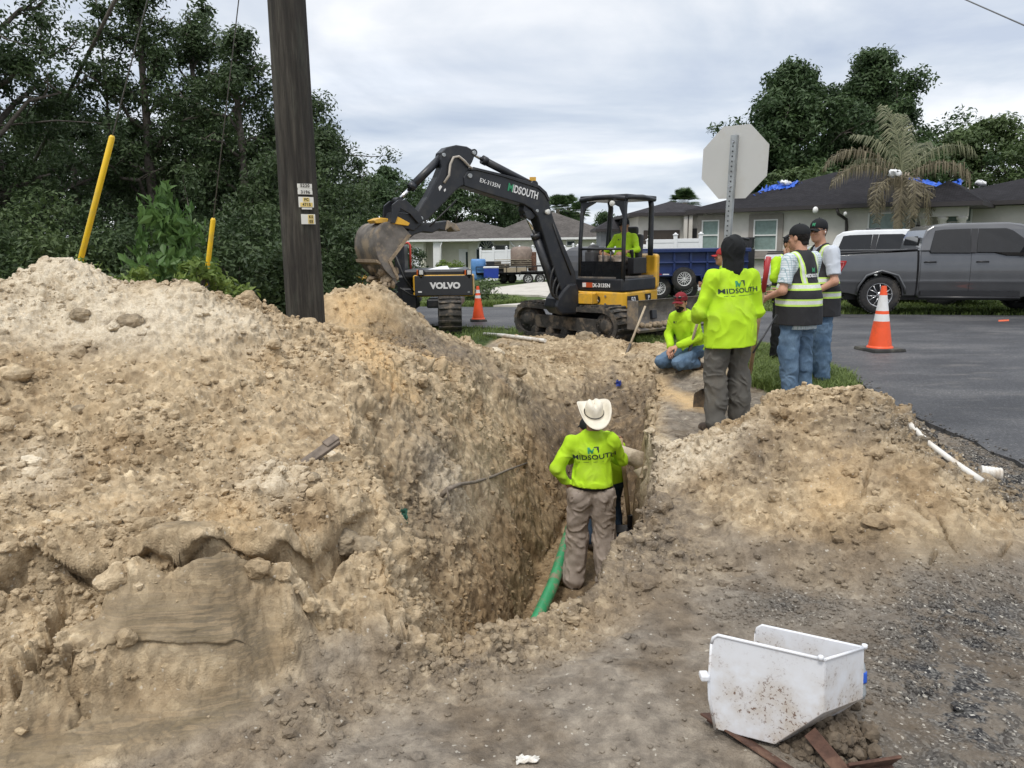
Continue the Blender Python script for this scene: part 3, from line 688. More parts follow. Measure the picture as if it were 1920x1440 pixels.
def leaves(C, Rd, per, size, rng, asp=.42, flat=.7, up=.5, droop=0):
    """leaf faces spread over clumps; C (k,3) centres, Rd (k,) radii"""
    k = len(C); n = k*per; idx = np.repeat(np.arange(k), per)
    d = rng.standard_normal((n, 3)); d /= np.linalg.norm(d, axis=1)[:, None]
    rr = rng.random(n)**.45; P = C[idx]+d*(rr*Rd[idx])[:, None]*np.array([1, 1, flat])
    nrm = d*.6+rng.standard_normal((n, 3))*.55+np.array([0, 0, up]); nrm /= np.linalg.norm(nrm, axis=1)[:, None]
    a = np.cross(nrm, rng.standard_normal((n, 3))); a[:, 2] -= droop; a /= np.linalg.norm(a, axis=1)[:, None]; b = np.cross(nrm, a)
    s = size*(.6+.8*rng.random(n))[:, None]; cup = nrm*s*.12
    Vv = np.stack([P-a*s, P+b*s*asp-a*s*.15+cup, P+a*s, P-b*s*asp-a*s*.15+cup], 1).reshape(-1, 3)
    F = np.arange(n*4).reshape(n, 4)
    clump_t = rng.random(k)[idx]*.5; hgt = (d[:, 2]*.5+.5)*.15
    tint = np.clip(clump_t+.35*rng.random(n)+hgt, 0, 1)
    return Vv, F, np.repeat(tint, 4)
def make_tree(name, label, cat, base, H, W, seed, mat, nl=9, per=130, size=.07, clear=.25, spire=0, lean=0, clump=.42, group=None, flat=.75, dens=1.0, trunk_r=None, kink=1.0):
    rng = np.random.default_rng(seed); t = thing(name, label, cat, base, 0, group)
    mb = MB(); tr = trunk_r or H*.018+.03
    P = [np.array([0, 0, -.3])]; nseg = 8
    for i in range(1, nseg+1):
        f = i/nseg; P.append(np.array([lean*f*f+rng.normal(0, .05*W*.3), rng.normal(0, .05*W*.3), H*.9*f]))
    P = np.array(P); mb.tube(P, np.linspace(tr, tr*.18, nseg+1), 8)
    C = []; R = []
    def along(f):
        g = f*nseg; i = min(int(g), nseg-1); return P[i]+(P[i+1]-P[i])*(g-i)
    for j in range(nl):
        f = clear+(1-clear)*(j+.5)/nl*.98; s = along(f); az = j*2.4+rng.random()*1.2
        prof = math.sin(math.pi*min(1, (f-clear*.7)/(1-clear*.7))**.75)**.8 if not spire else (1-f)*1.3+.12
        ln = W*(.55+.6*rng.random())*max(prof, .22)
        e = s+np.array([math.cos(az)*ln, math.sin(az)*ln, ln*(.35+.5*rng.random())*kink])
        br = bez(s, e, ln*.08, 6, rng, ln*.05); mb.tube(br, np.linspace(tr*(1-f*.75)*.5, tr*.08, 6), 5)
        nc = max(3, int((3+ln*3.6/clump*.42)*dens))
        for c in range(nc):
            g = .35+.65*rng.random(); i = int(g*4.99); pt = br[i]+(br[i+1]-br[i])*(g*5-i)
            q = pt+rng.normal(0, 1, 3)*np.array([.34, .34, .26])*ln*.75
            C.append(q); R.append(clump*(.55+.8*rng.random()))
            if c % 2 == 0: mb.tube(np.array([pt, (pt+q)/2+rng.normal(0, .04, 3), q]), [tr*.1, tr*.07, tr*.03], 4)
    for c in range(int(4*dens)+1): C.append(along(.93+.07*rng.random())+rng.normal(0, .2*clump, 3)); R.append(clump*.7)
    C = np.array(C); R = np.array(R)
    Vv, F, ti = leaves(C, R, per, size, rng, flat=flat)
    cr = np_mesh('crown', Vv, F, mat, t, smooth=False, attrs={'tint': ti}); mb.build('trunk', BARK, t)
    return t
def gp(px, Y, py=560):
    p = at(px, py, Y); return (p[0], Y, fz(p[0], Y))
# ---- the dense wood on the left
FW = 'trees of the dark wood on the left'
wood = [(-150, 12.6, 8.6, 2.3, 11, 'leftmost tall dark tree of the wood, cut off by the frame'),
 (20, 13.6, 9.0, 1.9, 12, 'big dark tree at the left, its crown reaching above the photo'),
 (165, 17.5, 5.5, 1.5, 13, 'dark tree behind the dull pole guy, lower than its left neighbour'),
 (305, 15.5, 7.3, 1.3, 15, 'slim tall dark tree between the two yellow guy guards, with a spiky top'),
 (395, 16.5, 6.9, 1.4, 16, 'dark tree with open lacy top behind the right guy wire'),
 (475, 15.0, 6.2, 1.3, 17, 'dark tree just left of the utility pole'),
 (590, 17.0, 5.2, 1.5, 18, 'rounded dark tree directly behind the right side of the utility pole'),
 (612, 15.5, 4.2, .95, 19, 'last tree of the wood, its branch reaching right over the bucket')]
for i, (px, Y, H, W, sd, lb) in enumerate(wood):
    make_tree('tree', lb, 'tree', gp(px, Y), H, W, sd, LEAF_DARK, nl=22, per=125, size=.045, clear=.08, clump=.35, group=FW, dens=1.15)
make_tree('tree', 'thin spindly tree with bare twigs poking up behind the left yellow guy guard', 'tree', gp(236, 15.5), 7.0, .7, 14, LEAF_DARK, nl=14, per=34, size=.055, clear=.3, clump=.26, group=FW, dens=.9, trunk_r=.06)
make_tree('tree', 'thin wispy tree rising against the sky left of the utility pole', 'tree', gp(425, 18.0), 7.7, .8, 24, LEAF_DARK, nl=13, per=40, size=.06, clear=.3, clump=.28, group=FW, dens=.9, trunk_r=.06)
for i, (px, Y, H, W) in enumerate([(-60, 21, 8, 2.6), (90, 22, 6.0, 2.4), (260, 22, 5.4, 2.4), (410, 22, 5.8, 2.4), (540, 23, 5.0, 2.2), (605, 24, 4.0, 1.5)]):
    make_tree('tree', ['tree deep in the wood behind the leftmost tall tree', 'tree deep in the wood behind the long guy guard', 'tree deep in the wood behind the spiky slim tree', 'tree deep in the wood behind the right guy wire', 'tree deep in the wood behind the utility pole', 'low tree deep in the wood behind the digging bucket'][i], 'tree', gp(px, Y), H, W, 40+i, LEAF_DARK, nl=16, per=85, size=.075, clear=.05, clump=.55, group='trees deep in the wood', dens=1.2)
def make_bush(label, base, H, W, seed, mat, per=70, size=.06, n=46, group=None, name='shrub', flat=.85, droop=0, asp=.42, cl=.3, stems=7):
    rng = np.random.default_rng(seed); t = thing(name, label, 'shrub', base, 0, group)
    d = rng.standard_normal((n, 3)); d /= np.linalg.norm(d, axis=1)[:, None]; rr = rng.random(n)[:, None]**.4
    C = d*rr*np.array([W, W*.8, H*.5])+np.array([0, 0, H*.5]); R = cl*(.6+.7*rng.random(n))
    Vv, F, ti = leaves(C, R, per, size, rng, asp=asp, flat=flat, droop=droop)
    np_mesh('foliage', Vv, F, mat, t, smooth=False, attrs={'tint': ti})
    mb = MB()
    for k in range(stems):
        q = C[rng.integers(n)]; mb.tube(bez((rng.normal(0, .08), rng.normal(0, .08), -.1), q, .05, 5, rng, .03), np.linspace(.02, .006, 5), 5)
    mb.build('stem', BARK, t); return t
BU = [(-90, 10.6, 2.1, 1.3, 'low dark thicket at the far left edge behind the spoil heap'), (70, 11.2, 2.4, 1.3, 'bushy thicket left of the longer yellow guy guard'), (205, 11.4, 1.9, 1.1, 'low thicket right behind the foot of the longer guy guard'),
 (310, 12.6, 2.2, 1.2, 'dark thicket behind the pale green sapling'), (440, 11.6, 2.2, 1.1, 'thicket just right of the shorter yellow guy guard'), (515, 11.0, 1.9, .9, 'thicket touching the left side of the utility pole'),
 (640, 13.0, 2.0, 1.0, 'thicket between the utility pole and the digging bucket'), (140, 13.0, 3.0, 1.4, 'taller dark thicket between the left trees'), (400, 13.4, 3.1, 1.3, 'taller dark thicket behind the right guy wire'), (700, 16.5, 2.1, 1.2, 'dark thicket behind the digging bucket'), (560, 13.4, 3.2, 1.1, 'tall dark thicket hidden behind the utility pole'), (-20, 13.2, 3.2, 1.4, 'tall thicket behind the left corner of the spoil heap')]
for i, (px, Y, H, W, lb) in enumerate(BU):
    make_bush(lb, gp(px, Y), H, W, 60+i, LEAF_MID if i in (1,) else LEAF_DARK, per=125, size=.042, n=72, group='dark thickets at the edge of the wood')
# pale sapling with hanging leaves
make_bush('pale green broad-leaved sapling between the two yellow guy guards', (gp(330, 9.6)[0], 9.6, .1), 2.35, .46, 90, LEAF_BRIGHT, per=14, size=.075, n=120, name='sapling', droop=1.3, asp=.5, cl=.17)
for i, (px, py, Y) in enumerate([(252, 520, 6.6), (372, 505, 6.4), (388, 520, 6.5), (150, 505, 6.8), (440, 545, 7.0)]):
    p = at(px, py, Y)
    make_bush(['yellow-green weed left of the heap crest notch', 'yellow-green weed on the crest beside the short guy guard', 'small weed right of the short guy guard', 'small weed behind the foot of the long guy guard', 'weed behind the slope left of the pole'][i],
              (p[0], Y, p[2]-.25), .34, .17, 100+i, LEAF_WEED, per=22, size=.035, n=14, name='weed', cl=.09, stems=5, group='weeds behind the spoil heap')
# ---- far trees behind the left house
FT = 'far trees behind the left house'
for i, (px, Y, H, W, lb) in enumerate([(735, 62, 8.6, 3.0, 'far tree rising behind the arm of the excavator'), (800, 70, 7.0, 3.0, 'far tree left of the boom, behind the house roof'), (860, 66, 7.4, 3.0, 'far tree framed between arm and boom'), (925, 68, 6.6, 3.2, 'lower far tree under the lettering of the boom'), (700, 55, 7.0, 2.4, 'far tree just right of the wood'), (965, 72, 6.0, 2.5, 'far tree beside the knee of the boom')]):
    b_ = gp(px, Y); make_tree('tree', lb, 'tree', (b_[0], Y, b_[2]), H-b_[2], W, 120+i, LEAF_OAK, nl=12, per=80, size=.16, clear=.35, clump=.8, group=FT, flat=.6)
# ---- big oaks on the right, behind the dark roofed house
big_oaks = [(1462, 52, 13.9, 3.2, 140, 'left half of the huge dark oak pair above the house roof', .8), (1612, 54, 15.2, 4.2, 141, 'right, broader one of the huge dark oak pair above the house roof', .8)]
for px, Y, H, W, sd, lb, cl in big_oaks:
    make_tree('oak_tree', lb, 'tree', gp(px, Y), H, W, sd, LEAF_OAK, nl=34, per=120, size=.15, clear=.2, clump=.85, group='huge oaks behind the dark roof', dens=1.9, kink=.7)
make_tree('tree', 'rounded green tree behind the roof, right of the huge oaks', 'tree', gp(1815, 48), 9.3, 3.6, 142, LEAF_MID, nl=17, per=110, size=.14, clear=.25, clump=.7, dens=1.4, kink=.6)
make_tree('tree', 'green tree between the oaks and the ragged palm', 'tree', gp(1700, 46), 7.4, 3.2, 145, LEAF_OAK, nl=14, per=100, size=.14, clear=.25, clump=.8, dens=1.3, kink=.7)
make_tree('tree', 'thin open tree at the right edge of the photo', 'tree', gp(1925, 44), 8.4, 2.2, 143, LEAF_MID, nl=13, per=34, size=.13, clear=.3, clump=.6)
make_tree('tree', 'bare-twigged little tree low behind the left end of the dark roof', 'tree', gp(1480, 44), 5.9, 2.3, 144, LEAF_MID, nl=11, per=70, size=.13, clear=.3, clump=.6)
for i, (px, Y, H, lb) in enumerate([(1128, 90, 5.4, 'small umbrella-shaped pine seen through the canopy frame'), (1148, 92, 4.8, 'tiny sparse pine beside the umbrella-shaped one')]):
    b_ = gp(px, Y); make_tree('pine_tree', lb, 'pine tree', b_, H-b_[2], 1.6-.6*i, 150+i, LEAF_OAK, nl=7, per=60, size=.16, clear=.62, clump=.6, trunk_r=.12)

# ---- palms
PALM_TRUNK = simple('palm_trunk', (.26, .22, .17), .9, var=.35, scale=9, bump=.7)
FROND_DRY = leaf_mat('frond_dry', (.10, .085, .052), (.30, .26, .17), .2)
FROND_GREY = leaf_mat('frond_olive', (.09, .105, .05), (.27, .27, .16), .2)
def frond(start, az, elev, length, droop, leaf, rng, hang=.6, n=66, tw=.018):
    P = [np.array(start, float)]; e = elev; s = length/16
    for i in range(16):
        P.append(P[-1]+s*np.array([math.cos(az)*math.cos(e), math.sin(az)*math.cos(e), math.sin(e)])); e -= droop*(.3+i/14)
        e = max(e, -1.52)
    P = np.array(P); V_ = []; F_ = []; ti = []
    side = np.array([-math.sin(az), math.cos(az), 0])
    for k in range(n):
        g = .10+.9*k/n; i = min(int(g*16), 15); p = P[i]+(P[i+1]-P[i])*(g*16-i); T = P[i+1]-P[i]; T /= np.linalg.norm(T)
        ll = leaf*math.sin(math.pi*(.12+.82*g))**.6*(.8+.4*rng.random())
        for sg in (-1, 1):
            d0 = side*sg*(1-hang*.5)+T*.55+rng.normal(0, .13, 3); d0 /= np.linalg.norm(d0)
            d1 = d0*(1-hang)+np.array([0, 0, -1])*hang*1.5; d1 /= np.linalg.norm(d1)
            m_ = p+d0*ll*.45; q = m_+d1*ll*.55; w_ = T*tw; j = len(V_)
            V_ += [p-w_*.5, p+w_*.5, m_+w_, m_-w_, q]; F_ += [(j, j+1, j+2, j+3), (j+3, j+2, j+4, j+4)]; c = rng.random(); ti += [c]*5
    return P, np.array(V_), F_, np.array(ti)
def frond_obj(parent, *a, mat=FROND_DRY, rach=.03, **k):
    P, V_, F_, ti = frond(*a, **k); q = [f for f in F_ if f[2] != f[3]]; t3 = [(f[0], f[1], f[2]) for f in F_ if f[2] == f[3]]
    tri = np.array([(f[0], f[1], f[2]) for f in [(f[0], f[1], f[2]) for f in F_ if f[2] == f[3]]])
    mb = MB(); mb.tube(P, np.linspace(rach, rach*.25, len(P)), 5); Vr = np.concatenate(mb.v); nq = len(V_)
    allV = np.concatenate([V_, Vr]); rq = [f for f in mb.f if len(f) == 4]
    return np_mesh('frond', allV, [np.array(q+[tuple(i+nq for i in f) for f in rq]), np.array(t3) if False else np.array([(f[0], f[1], f[3]) for f in F_ if f[2] == f[3]]) if False else np.array([[f[0], f[1], f[2]] for f in F_ if f[2] == f[3]])], mat, parent, smooth=False,
                   attrs={'tint': np.concatenate([ti, np.full(len(Vr), .5)])})
pc = at(1690, 338, 26.5)
palm = thing('palm_tree', 'ragged queen palm with drooping half-dead fronds in front of the dark roofed house', 'palm tree', (pc[0], 26.5, fz(pc[0], 26.5)))
hz = pc[2]-palm.location[2]
rng = np.random.default_rng(5)
mb = MB(); mb.tube([(0, 0, -.2), (.03, 0, hz*.3), (-.02, 0, hz*.7), (0, 0, hz)], [.17, .15, .135, .16], 12)
for k in range(14): mb.lathe([(.158, 0), (.168, .02), (.158, .04)], (0, 0, .15+k*hz/15), n=12, caps=False)
mb.build('trunk', PALM_TRUNK, palm)
mb = MB()
for k in range(10):
    a_ = k*2.4; mb.tube([(0, 0, hz-.35), (math.cos(a_)*.15, math.sin(a_)*.15, hz-.1), (math.cos(a_)*.22, math.sin(a_)*.22, hz+.25)], [.06, .06, .02], 6)
mb.build('crownshaft', PALM_TRUNK, palm)
FR = [(2.95, .95, 2.9, .16, .75, 0), (3.3, .55, 2.7, .13, .8, 0), (2.6, 1.25, 2.3, .10, .5, 1), (1.9, 1.45, 2.7, .055, .45, 1), (1.25, 1.4, 2.5, .06, .55, 1), (.75, 1.0, 2.6, .10, .6, 1), (.1, .95, 2.9, .135, .75, 1), (-.35, .7, 2.4, .17, .9, 0),
      (3.7, .2, 2.1, .2, .9, 0), (-2.0, -.2, 2.0, .25, .95, 0), (-1.4, -.5, 1.9, .25, .95, 0), (-.9, -.1, 2.0, .25, .95, 0), (-2.6, 0, 2.1, .22, .95, 0), (2.2, .9, 2.4, .16, .6, 1), (-1.7, .3, 2.2, .26, .95, 0)]
for az, el, ln, dr_, hg, k in FR:
    frond_obj(palm, (0, 0, hz), az, el, ln*1.04, dr_, .74, rng, hang=hg, mat=FROND_GREY if k else FROND_DRY)
def fan_palm(label, px, Y, H, R_, seed):
    b_ = gp(px, Y); t = thing('palm_tree', label, 'palm tree', b_, 0, 'far fan palms'); r = np.random.default_rng(seed); H = H-b_[2]
    m_ = MB(); m_.tube([(0, 0, -.2), (0, 0, H)], [.22, .2], 10); m_.build('trunk', PALM_TRUNK, t)
    V_ = []; F_ = []; ti = []
    for k in range(44):
        a_ = r.random()*6.28; e = r.uniform(-.7, 1.4); d = np.array([math.cos(a_)*math.cos(e), math.sin(a_)*math.cos(e), math.sin(e)]); c = np.array([0, 0, H])+d*R_*.45
        s1 = np.cross(d, [0, 0, 1.]); s1 /= np.linalg.norm(s1)+1e-6; u1 = np.cross(s1, d)
        for q in range(15):
            t_ = (q-7)/7*1.25; dd = d*math.cos(t_)+s1*math.sin(t_); w_ = np.cross(dd, u1)*R_*.035; j = len(V_)
            tip = c+dd*R_*.6+np.array([0, 0, -.12*R_]); V_ += [c-w_*.4, c+w_*.4, c+dd*R_*.35+w_, tip, c+dd*R_*.35-w_]; F_.append([j, j+1, j+2, j+4]); F_.append([j+4, j+2, j+3, j+3]); ti += [r.random()]*5
    q4 = np.array([f for f in F_ if f[2] != f[3]]); q3 = np.array([f[:3] for f in F_ if f[2] == f[3]])
    np_mesh('crown', np.array(V_), [q4, q3], LEAF_OAK, t, smooth=False, attrs={'tint': np.array(ti)})
for i, (px, Y, top, R_, lb) in enumerate([(1046, 80, 392, 1.7, 'left one of the fan palms behind the left house roof'), (1066, 82, 390, 1.7, 'middle fan palm behind the left house roof'), (1084, 80, 400, 1.4, 'right fan palm behind the left house roof, nearest the canopy'), (1279, 62, 380, 1.4, 'lone fan palm head above the brown garage roof')]):
    p = at(px, top, Y); fan_palm(lb, px, Y, p[2], R_, 170+i)
# ---- grass blades
GRASS = leaf_mat('grass_blade', (.075, .12, .025), (.26, .33, .10), .35)
def grass_field(pts, n_per, h, seed, name='grass', mat=GRASS, w_=.004):
    r = np.random.default_rng(seed); P = pts; n = len(P)*n_per; idx = np.repeat(np.arange(len(P)), n_per)
    B = P[idx]+np.concatenate([r.normal(0, .03, (n, 2)), np.zeros((n, 1))], 1); az = r.random(n)*6.28; hh = h*(.4+.9*r.random(n)); ln = hh*(.2+.9*r.random(n))
    dx = np.stack([np.cos(az), np.sin(az), np.zeros(n)], 1); sd = np.stack([-np.sin(az), np.cos(az), np.zeros(n)], 1)*w_*(1+.5*r.random(n))[:, None]
    m_ = B+dx*(ln*.35)[:, None]+np.array([0, 0, 1])*(hh*.7)[:, None]; tp = B+dx*ln[:, None]+np.array([0, 0, 1])*(hh*.95)[:, None]
    Vv = np.stack([B-sd, B+sd, m_+sd*.8, m_-sd*.8, tp], 1).reshape(-1, 3); i5 = np.arange(n)[:, None]*5
    F4 = i5+np.array([[0, 1, 2, 3]]); F3 = i5+np.array([[3, 2, 4]])
    o = np_mesh(name, Vv, [F4, F3], mat, smooth=False, attrs={'tint': np.repeat(np.clip(r.random(n)*.7+.3*r.random(len(P))[idx], 0, 1), 5)}); return tag(o, kind='stuff')
def pts_in(poly, n, seed, zf=None, bare=.0):
    r = np.random.default_rng(seed); lo = np.min(poly, 0); hi = np.max(poly, 0); o = []
    while len(o) < n:
        q = lo+(hi-lo)*r.random((n*2, 2)); q = q[poly_dist(q[:, 0], q[:, 1], poly) < 0]
        if bare: q = q[fbm(q[:, 0]*2.2, q[:, 1]*2.2, q[:, 0]*0, 3, 5) > bare-.5]
        o += list(q)
    o = np.array(o[:n]); z_ = np.array([(zf or surf_z)(a, b) for a, b in o]); return np.concatenate([o, z_[:, None]], 1)
grass_field(pts_in(TRI_LAWN, 3200, 1), 9, .12, 2)
grass_field(pts_in(VERGE, 2600, 3), 6, .09, 4); grass_field(pts_in(VERGE2, 2200, 13), 6, .10, 14)
far_strip = [(4.2, 20.1), (7.7, 17.6), (10.8, 16.85), (14, 16.45), (22, 15.5), (24, 21), (12, 23), (6, 24.5)]
grass_field(pts_in(far_strip, 6000, 5, lambda x, y: fz(x, y)), 6, .09, 6, w_=.007)
isl = [tuple(at(a, b, Y)[:2]) for a, b, Y in [(700, 566, 22.8), (900, 566, 21.8), (985, 557, 23.5), (984, 548, 25.5), (930, 543, 28), (780, 545, 29)]]
grass_field(pts_in(isl, 3500, 7, lambda x, y: fz(x, y)), 6, .16, 8, w_=.009)
make_bush('flowering grassy clump on the island between road and driveway', (isl[2][0]-1.6, isl[2][1]+.2, fz(*isl[2])), .6, 1.1, 110, LEAF_MID, per=70, size=.05, n=30, name='shrub')
p = at(838, 522, 50); make_bush('round yellow-green shrub in front of the left house', (p[0], 50, fz(p[0], 50)), 1.3, 1.0, 111, LEAF_WEED, per=120, size=.09, n=40, cl=.35)
p = at(768, 500, 50); make_bush('small dark shrub beside the garage door of the left house', (p[0]-.2, 50, fz(p[0], 50)), 1.9, .5, 112, LEAF_OAK, per=90, size=.1, n=20, cl=.3)
# ================================================================ HOUSES, FENCES, POLE
PAINT_W = simple('white_vinyl', (.78, .79, .80), .45, var=.04, scale=2)
TRIM_W = simple('white_trim', (.74, .74, .72), .5, var=.05)
def roof_mat(name, c):
    m, nt, b = new_mat(name); l = nt.links.new
    br = N(nt, 'ShaderNodeTexBrick'); br.inputs['Scale'].default_value = 3.2; br.inputs['Mortar Size'].default_value = .03
    br.inputs['Color1'].default_value = (*[q*.82 for q in c], 1); br.inputs['Color2'].default_value = (*[q*1.25 for q in c], 1); br.inputs['Mortar'].default_value = (*[q*.55 for q in c], 1)
    t = N(nt, 'ShaderNodeTexCoord'); mp_ = N(nt, 'ShaderNodeMapping'); mp_.inputs['Rotation'].default_value = (math.radians(90), 0, 0); l(t.outputs['Object'], mp_.inputs['Vector'])
    mp_.inputs['Scale'].default_value = (1, 1, 2.6)
    l(mp_.outputs[0], br.inputs['Vector']); n = noise_tex(nt, 1.3, 6, .6)
    c2 = mix(nt, 1.0, br.outputs[0], ramp(nt, n, [(.3, (.8, .8, .8)), (.7, (1.2, 1.2, 1.2))]), 'MULTIPLY')
    l(c2, b.inputs['Base Color']); b.inputs['Roughness'].default_value = .95; b.inputs['Specular IOR Level'].default_value = .12; add_bump(nt, b, noise_tex(nt, 60, 3), .4, .02); return m
ROOF_G = roof_mat('grey_shingle', (.115, .105, .098)); ROOF_D = roof_mat('dark_shingle', (.026, .025, .028)); ROOF_B = roof_mat('brown_shingle', (.045, .043, .047))
STUCCO_L = simple('pale_stucco', (.64, .62, .52), .85, var=.05, scale=4, bump=.25); STUCCO_R = simple('cream_stucco', (.60, .57, .52), .85, var=.06, scale=3, bump=.25, dirt=(.42, .40, .36), dscale=.7, dirt_amt=.25)
TAUPE = simple('taupe_trim', (.27, .245, .22), .8, var=.08); BROWN = simple('brown_panel', (.055, .042, .034), .6, var=.15); DARKTRIM = simple('dark_fascia', (.035, .03, .03), .5, var=.1)
GLASS = simple('window_glass', (.035, .05, .05), .08, var=.3, scale=2, spec=.8)
BLIND = simple('window_blind', (.20, .27, .25), .3, var=.15, scale=9, spec=.7)
GREYP = simple('grey_paint', (.19, .2, .21), .6, var=.1)
def hip_roof(mb, x0, x1, y0, y1, z0, ov, rise, thick=.14):
    x0 -= ov; x1 += ov; y0 -= ov; y1 += ov; w2 = min(x1-x0, y1-y0)/2
    if (x1-x0) >= (y1-y0): r0, r1 = (x0+w2, (y0+y1)/2), (x1-w2, (y0+y1)/2)
    else: r0, r1 = ((x0+x1)/2, y0+w2), ((x0+x1)/2, y1-w2)
    a = [(x0, y0, z0), (x1, y0, z0), (x1, y1, z0), (x0, y1, z0)]; b = [(p[0], p[1], z0+thick) for p in a]; r = [(r0[0], r0[1], z0+thick+rise), (r1[0], r1[1], z0+thick+rise)]
    V_ = a+b+r
    if (x1-x0) >= (y1-y0): top = [(4, 5, 9, 8), (5, 6, 9), (6, 7, 8, 9), (7, 4, 8)]
    else: top = [(4, 5, 8), (5, 6, 9, 8), (6, 7, 9), (7, 4, 8, 9)]
    mb.mat(0).add(V_, top); mb.mat(1).add(V_, [(0, 1, 5, 4), (1, 2, 6, 5), (2, 3, 7, 6), (3, 0, 4, 7), (3, 2, 1, 0)])
def window(parent, x, y, z, w, h, frame=TRIM_W, pane=BLIND, surround=None, sill=None, bars=1, lab=None):
    """window in a wall facing -Y"""
    m_ = MB(); t_ = .05
    for c, d in (((x, y, z+h/2-t_/2), (w, .08, t_)), ((x, y, z-h/2+t_/2), (w, .08, t_)), ((x-w/2+t_/2, y, z), (t_, .08, h-2*t_)), ((x+w/2-t_/2, y, z), (t_, .08, h-2*t_))): m_.box(c, d)
    if bars: m_.box((x, y-.005, z), (w-2*t_, .07, t_))
    f = m_.build('window', frame, parent)
    if lab: f['label'] = lab
    MB().box((x, y+.02, z), (w-2*t_, .02, h-2*t_)).build('pane', pane, f)
    if surround:
        s_ = MB(); q = .2
        s_.box((x-w/2-q/2, y+.02, z), (q, .1, h+2*q)); s_.box((x+w/2+q/2, y+.02, z), (q, .1, h+2*q)); s_.box((x, y+.02, z+h/2+q/2), (w, .1, q)); s_.box((x, y+.02, z-h/2-q/2), (w, .1, q))
        s_.build('frame', surround, f)
        MB().box((x, y-.03, z-h/2-q-.06), (w+3.2*q, .25, .1)).build('sill', surround, f)
# ---- left house
def lx(px, Y): return at(px, 470, Y)[0]
YL = 53.0; gL = fz(lx(900, YL), YL)
hl = thing('house', 'single-storey pale house with grey shingle roof behind the excavator boom', 'house', (lx(900, YL), YL, gL)); ox = lx(900, YL)
def zz_at(px, py, Y): return at(px, py, Y)[2]-gL
X0 = lx(745, YL)-ox; Xg = lx(795, YL)-ox; Xc = lx(822, YL)-ox; Xp = lx(876, YL+1.6)-ox; Xr = lx(955, YL)-ox; X1 = lx(1150, YL)-ox
ze = zz_at(900, 452, YL); zb_ = 0
mb = MB(); TH = .2
mb.box(((X0+Xg)/2, .0, ze/2), (Xg-X0, TH, ze)); mb.box((Xg, .5, ze/2), (TH, .8, ze)); mb.box(((Xg+Xp)/2+.1, .9, ze/2), (Xp-Xg, TH, ze)); mb.box((Xp+.2, .75, ze/2), (TH, .5, ze))
mb.box(((Xp+Xr)/2+.2, .5, ze/2), (Xr-Xp, TH, ze)); mb.box((Xr+.1, -.2, ze/2), (TH, 1.5, ze)); mb.box(((Xr+X1)/2, -.9, ze/2), (X1-Xr, TH, ze)); mb.box((X1-.1, 4, ze/2), (TH, 9.6, ze)); mb.box((X0+.1, 4, ze/2), (TH, 8, ze)); mb.box(((X0+X1)/2, 8.8, ze/2), (X1-X0, TH, ze))
mb.build('wall', STUCCO_L, hl)
mb = MB(); hip_roof(mb, X0, Xr+2.0, -.1, 8.8, ze, .5, zz_at(900, 415, YL+4)-ze-.1); mb.build('roof', [ROOF_G, TRIM_W], hl, label='left lower part of the grey roof')
mb = MB(); hip_roof(mb, Xr-1.5, X1, -1.0, 10.5, ze+.02, .5, zz_at(980, 398, YL+5)-ze-.1); mb.build('roof', [ROOF_G, TRIM_W], hl, label='right higher hip of the grey roof')
MB().box(((Xc-.05), -.1, ze/2), (.62, .62, ze), taper=(.86, .86)).build('porch_column', TRIM_W, hl, bevel=.03)
mb = MB(); mb.box(((Xg+Xp)/2, .1, .25), (Xp-Xg, .14, .5)); mb.build('porch_wall', STUCCO_L, hl)
gd0, gd1 = lx(750, YL)-ox, lx(788, YL)-ox; gh = zz_at(770, 464, YL)
mb = MB()
for k in range(4): mb.box(((gd0+gd1)/2, -.12, gh*(k+.5)/4), (gd1-gd0, .06, gh/4-.03))
g_ = mb.build('garage_door', PAINT_W, hl, bevel=.01)
mb = MB()
for k in range(4): mb.lathe([(.12, 0), (.12, .02)], (gd0+.3+k*(gd1-gd0-.6)/3, -.16, gh*.88), (0, -1, 0), n=12)
mb.build('pane', GLASS, g_)
mb = MB(); xd = lx(874, YL+1.8)-ox
mb.box((xd, .77, 1.05), (.9, .06, 2.1)); dd = mb.build('door', TRIM_W, hl); MB().box((xd+.1, .73, 1.2), (.14, .03, 1.4)).build('pane', GLASS, dd)
wx = lx(912, YL+.5)-ox; wz = zz_at(912, 466, YL)
mb = MB(); arc = [(math.cos(math.pi*k/14)*.62, math.sin(math.pi*k/14)*.85) for k in range(15)]
mb.prism(arc, .0, .1, (np.array([wx, .42, wz-.05]), np.array([1., 0, 0]), np.array([0, 0, 1.]), np.array([0, -1., 0])))
aw = mb.build('window', TRIM_W, hl, label='arched half-round window')
mb = MB(); mb.prism([(p[0]*.78, p[1]*.8+.06) for p in arc], .1, .13, (np.array([wx, .42, wz-.05]), np.array([1., 0, 0]), np.array([0, 0, 1.]), np.array([0, -1., 0]))); mb.build('pane', GLASS, aw)
mb = MB()
for a_ in (.6, 1.05, 1.57, 2.1, 2.55): mb.tube([(wx, .27, wz), (wx+math.cos(a_)*.48, .27, wz+math.sin(a_)*.66)], .018, 5)
mb.build('muntin', TRIM_W, aw)
window(hl, lx(942, YL+.5)-ox, .36, zz_at(942, 469, YL), 1.15, .75, pane=GLASS, bars=0)
window(hl, lx(899, YL+.5)-ox, .36, zz_at(899, 488, YL), .5, 1.6, pane=GLASS, bars=0)
window(hl, lx(1068, YL)-ox, -1.03, zz_at(1068, 456, YL), .6, .35, pane=GLASS, bars=0)
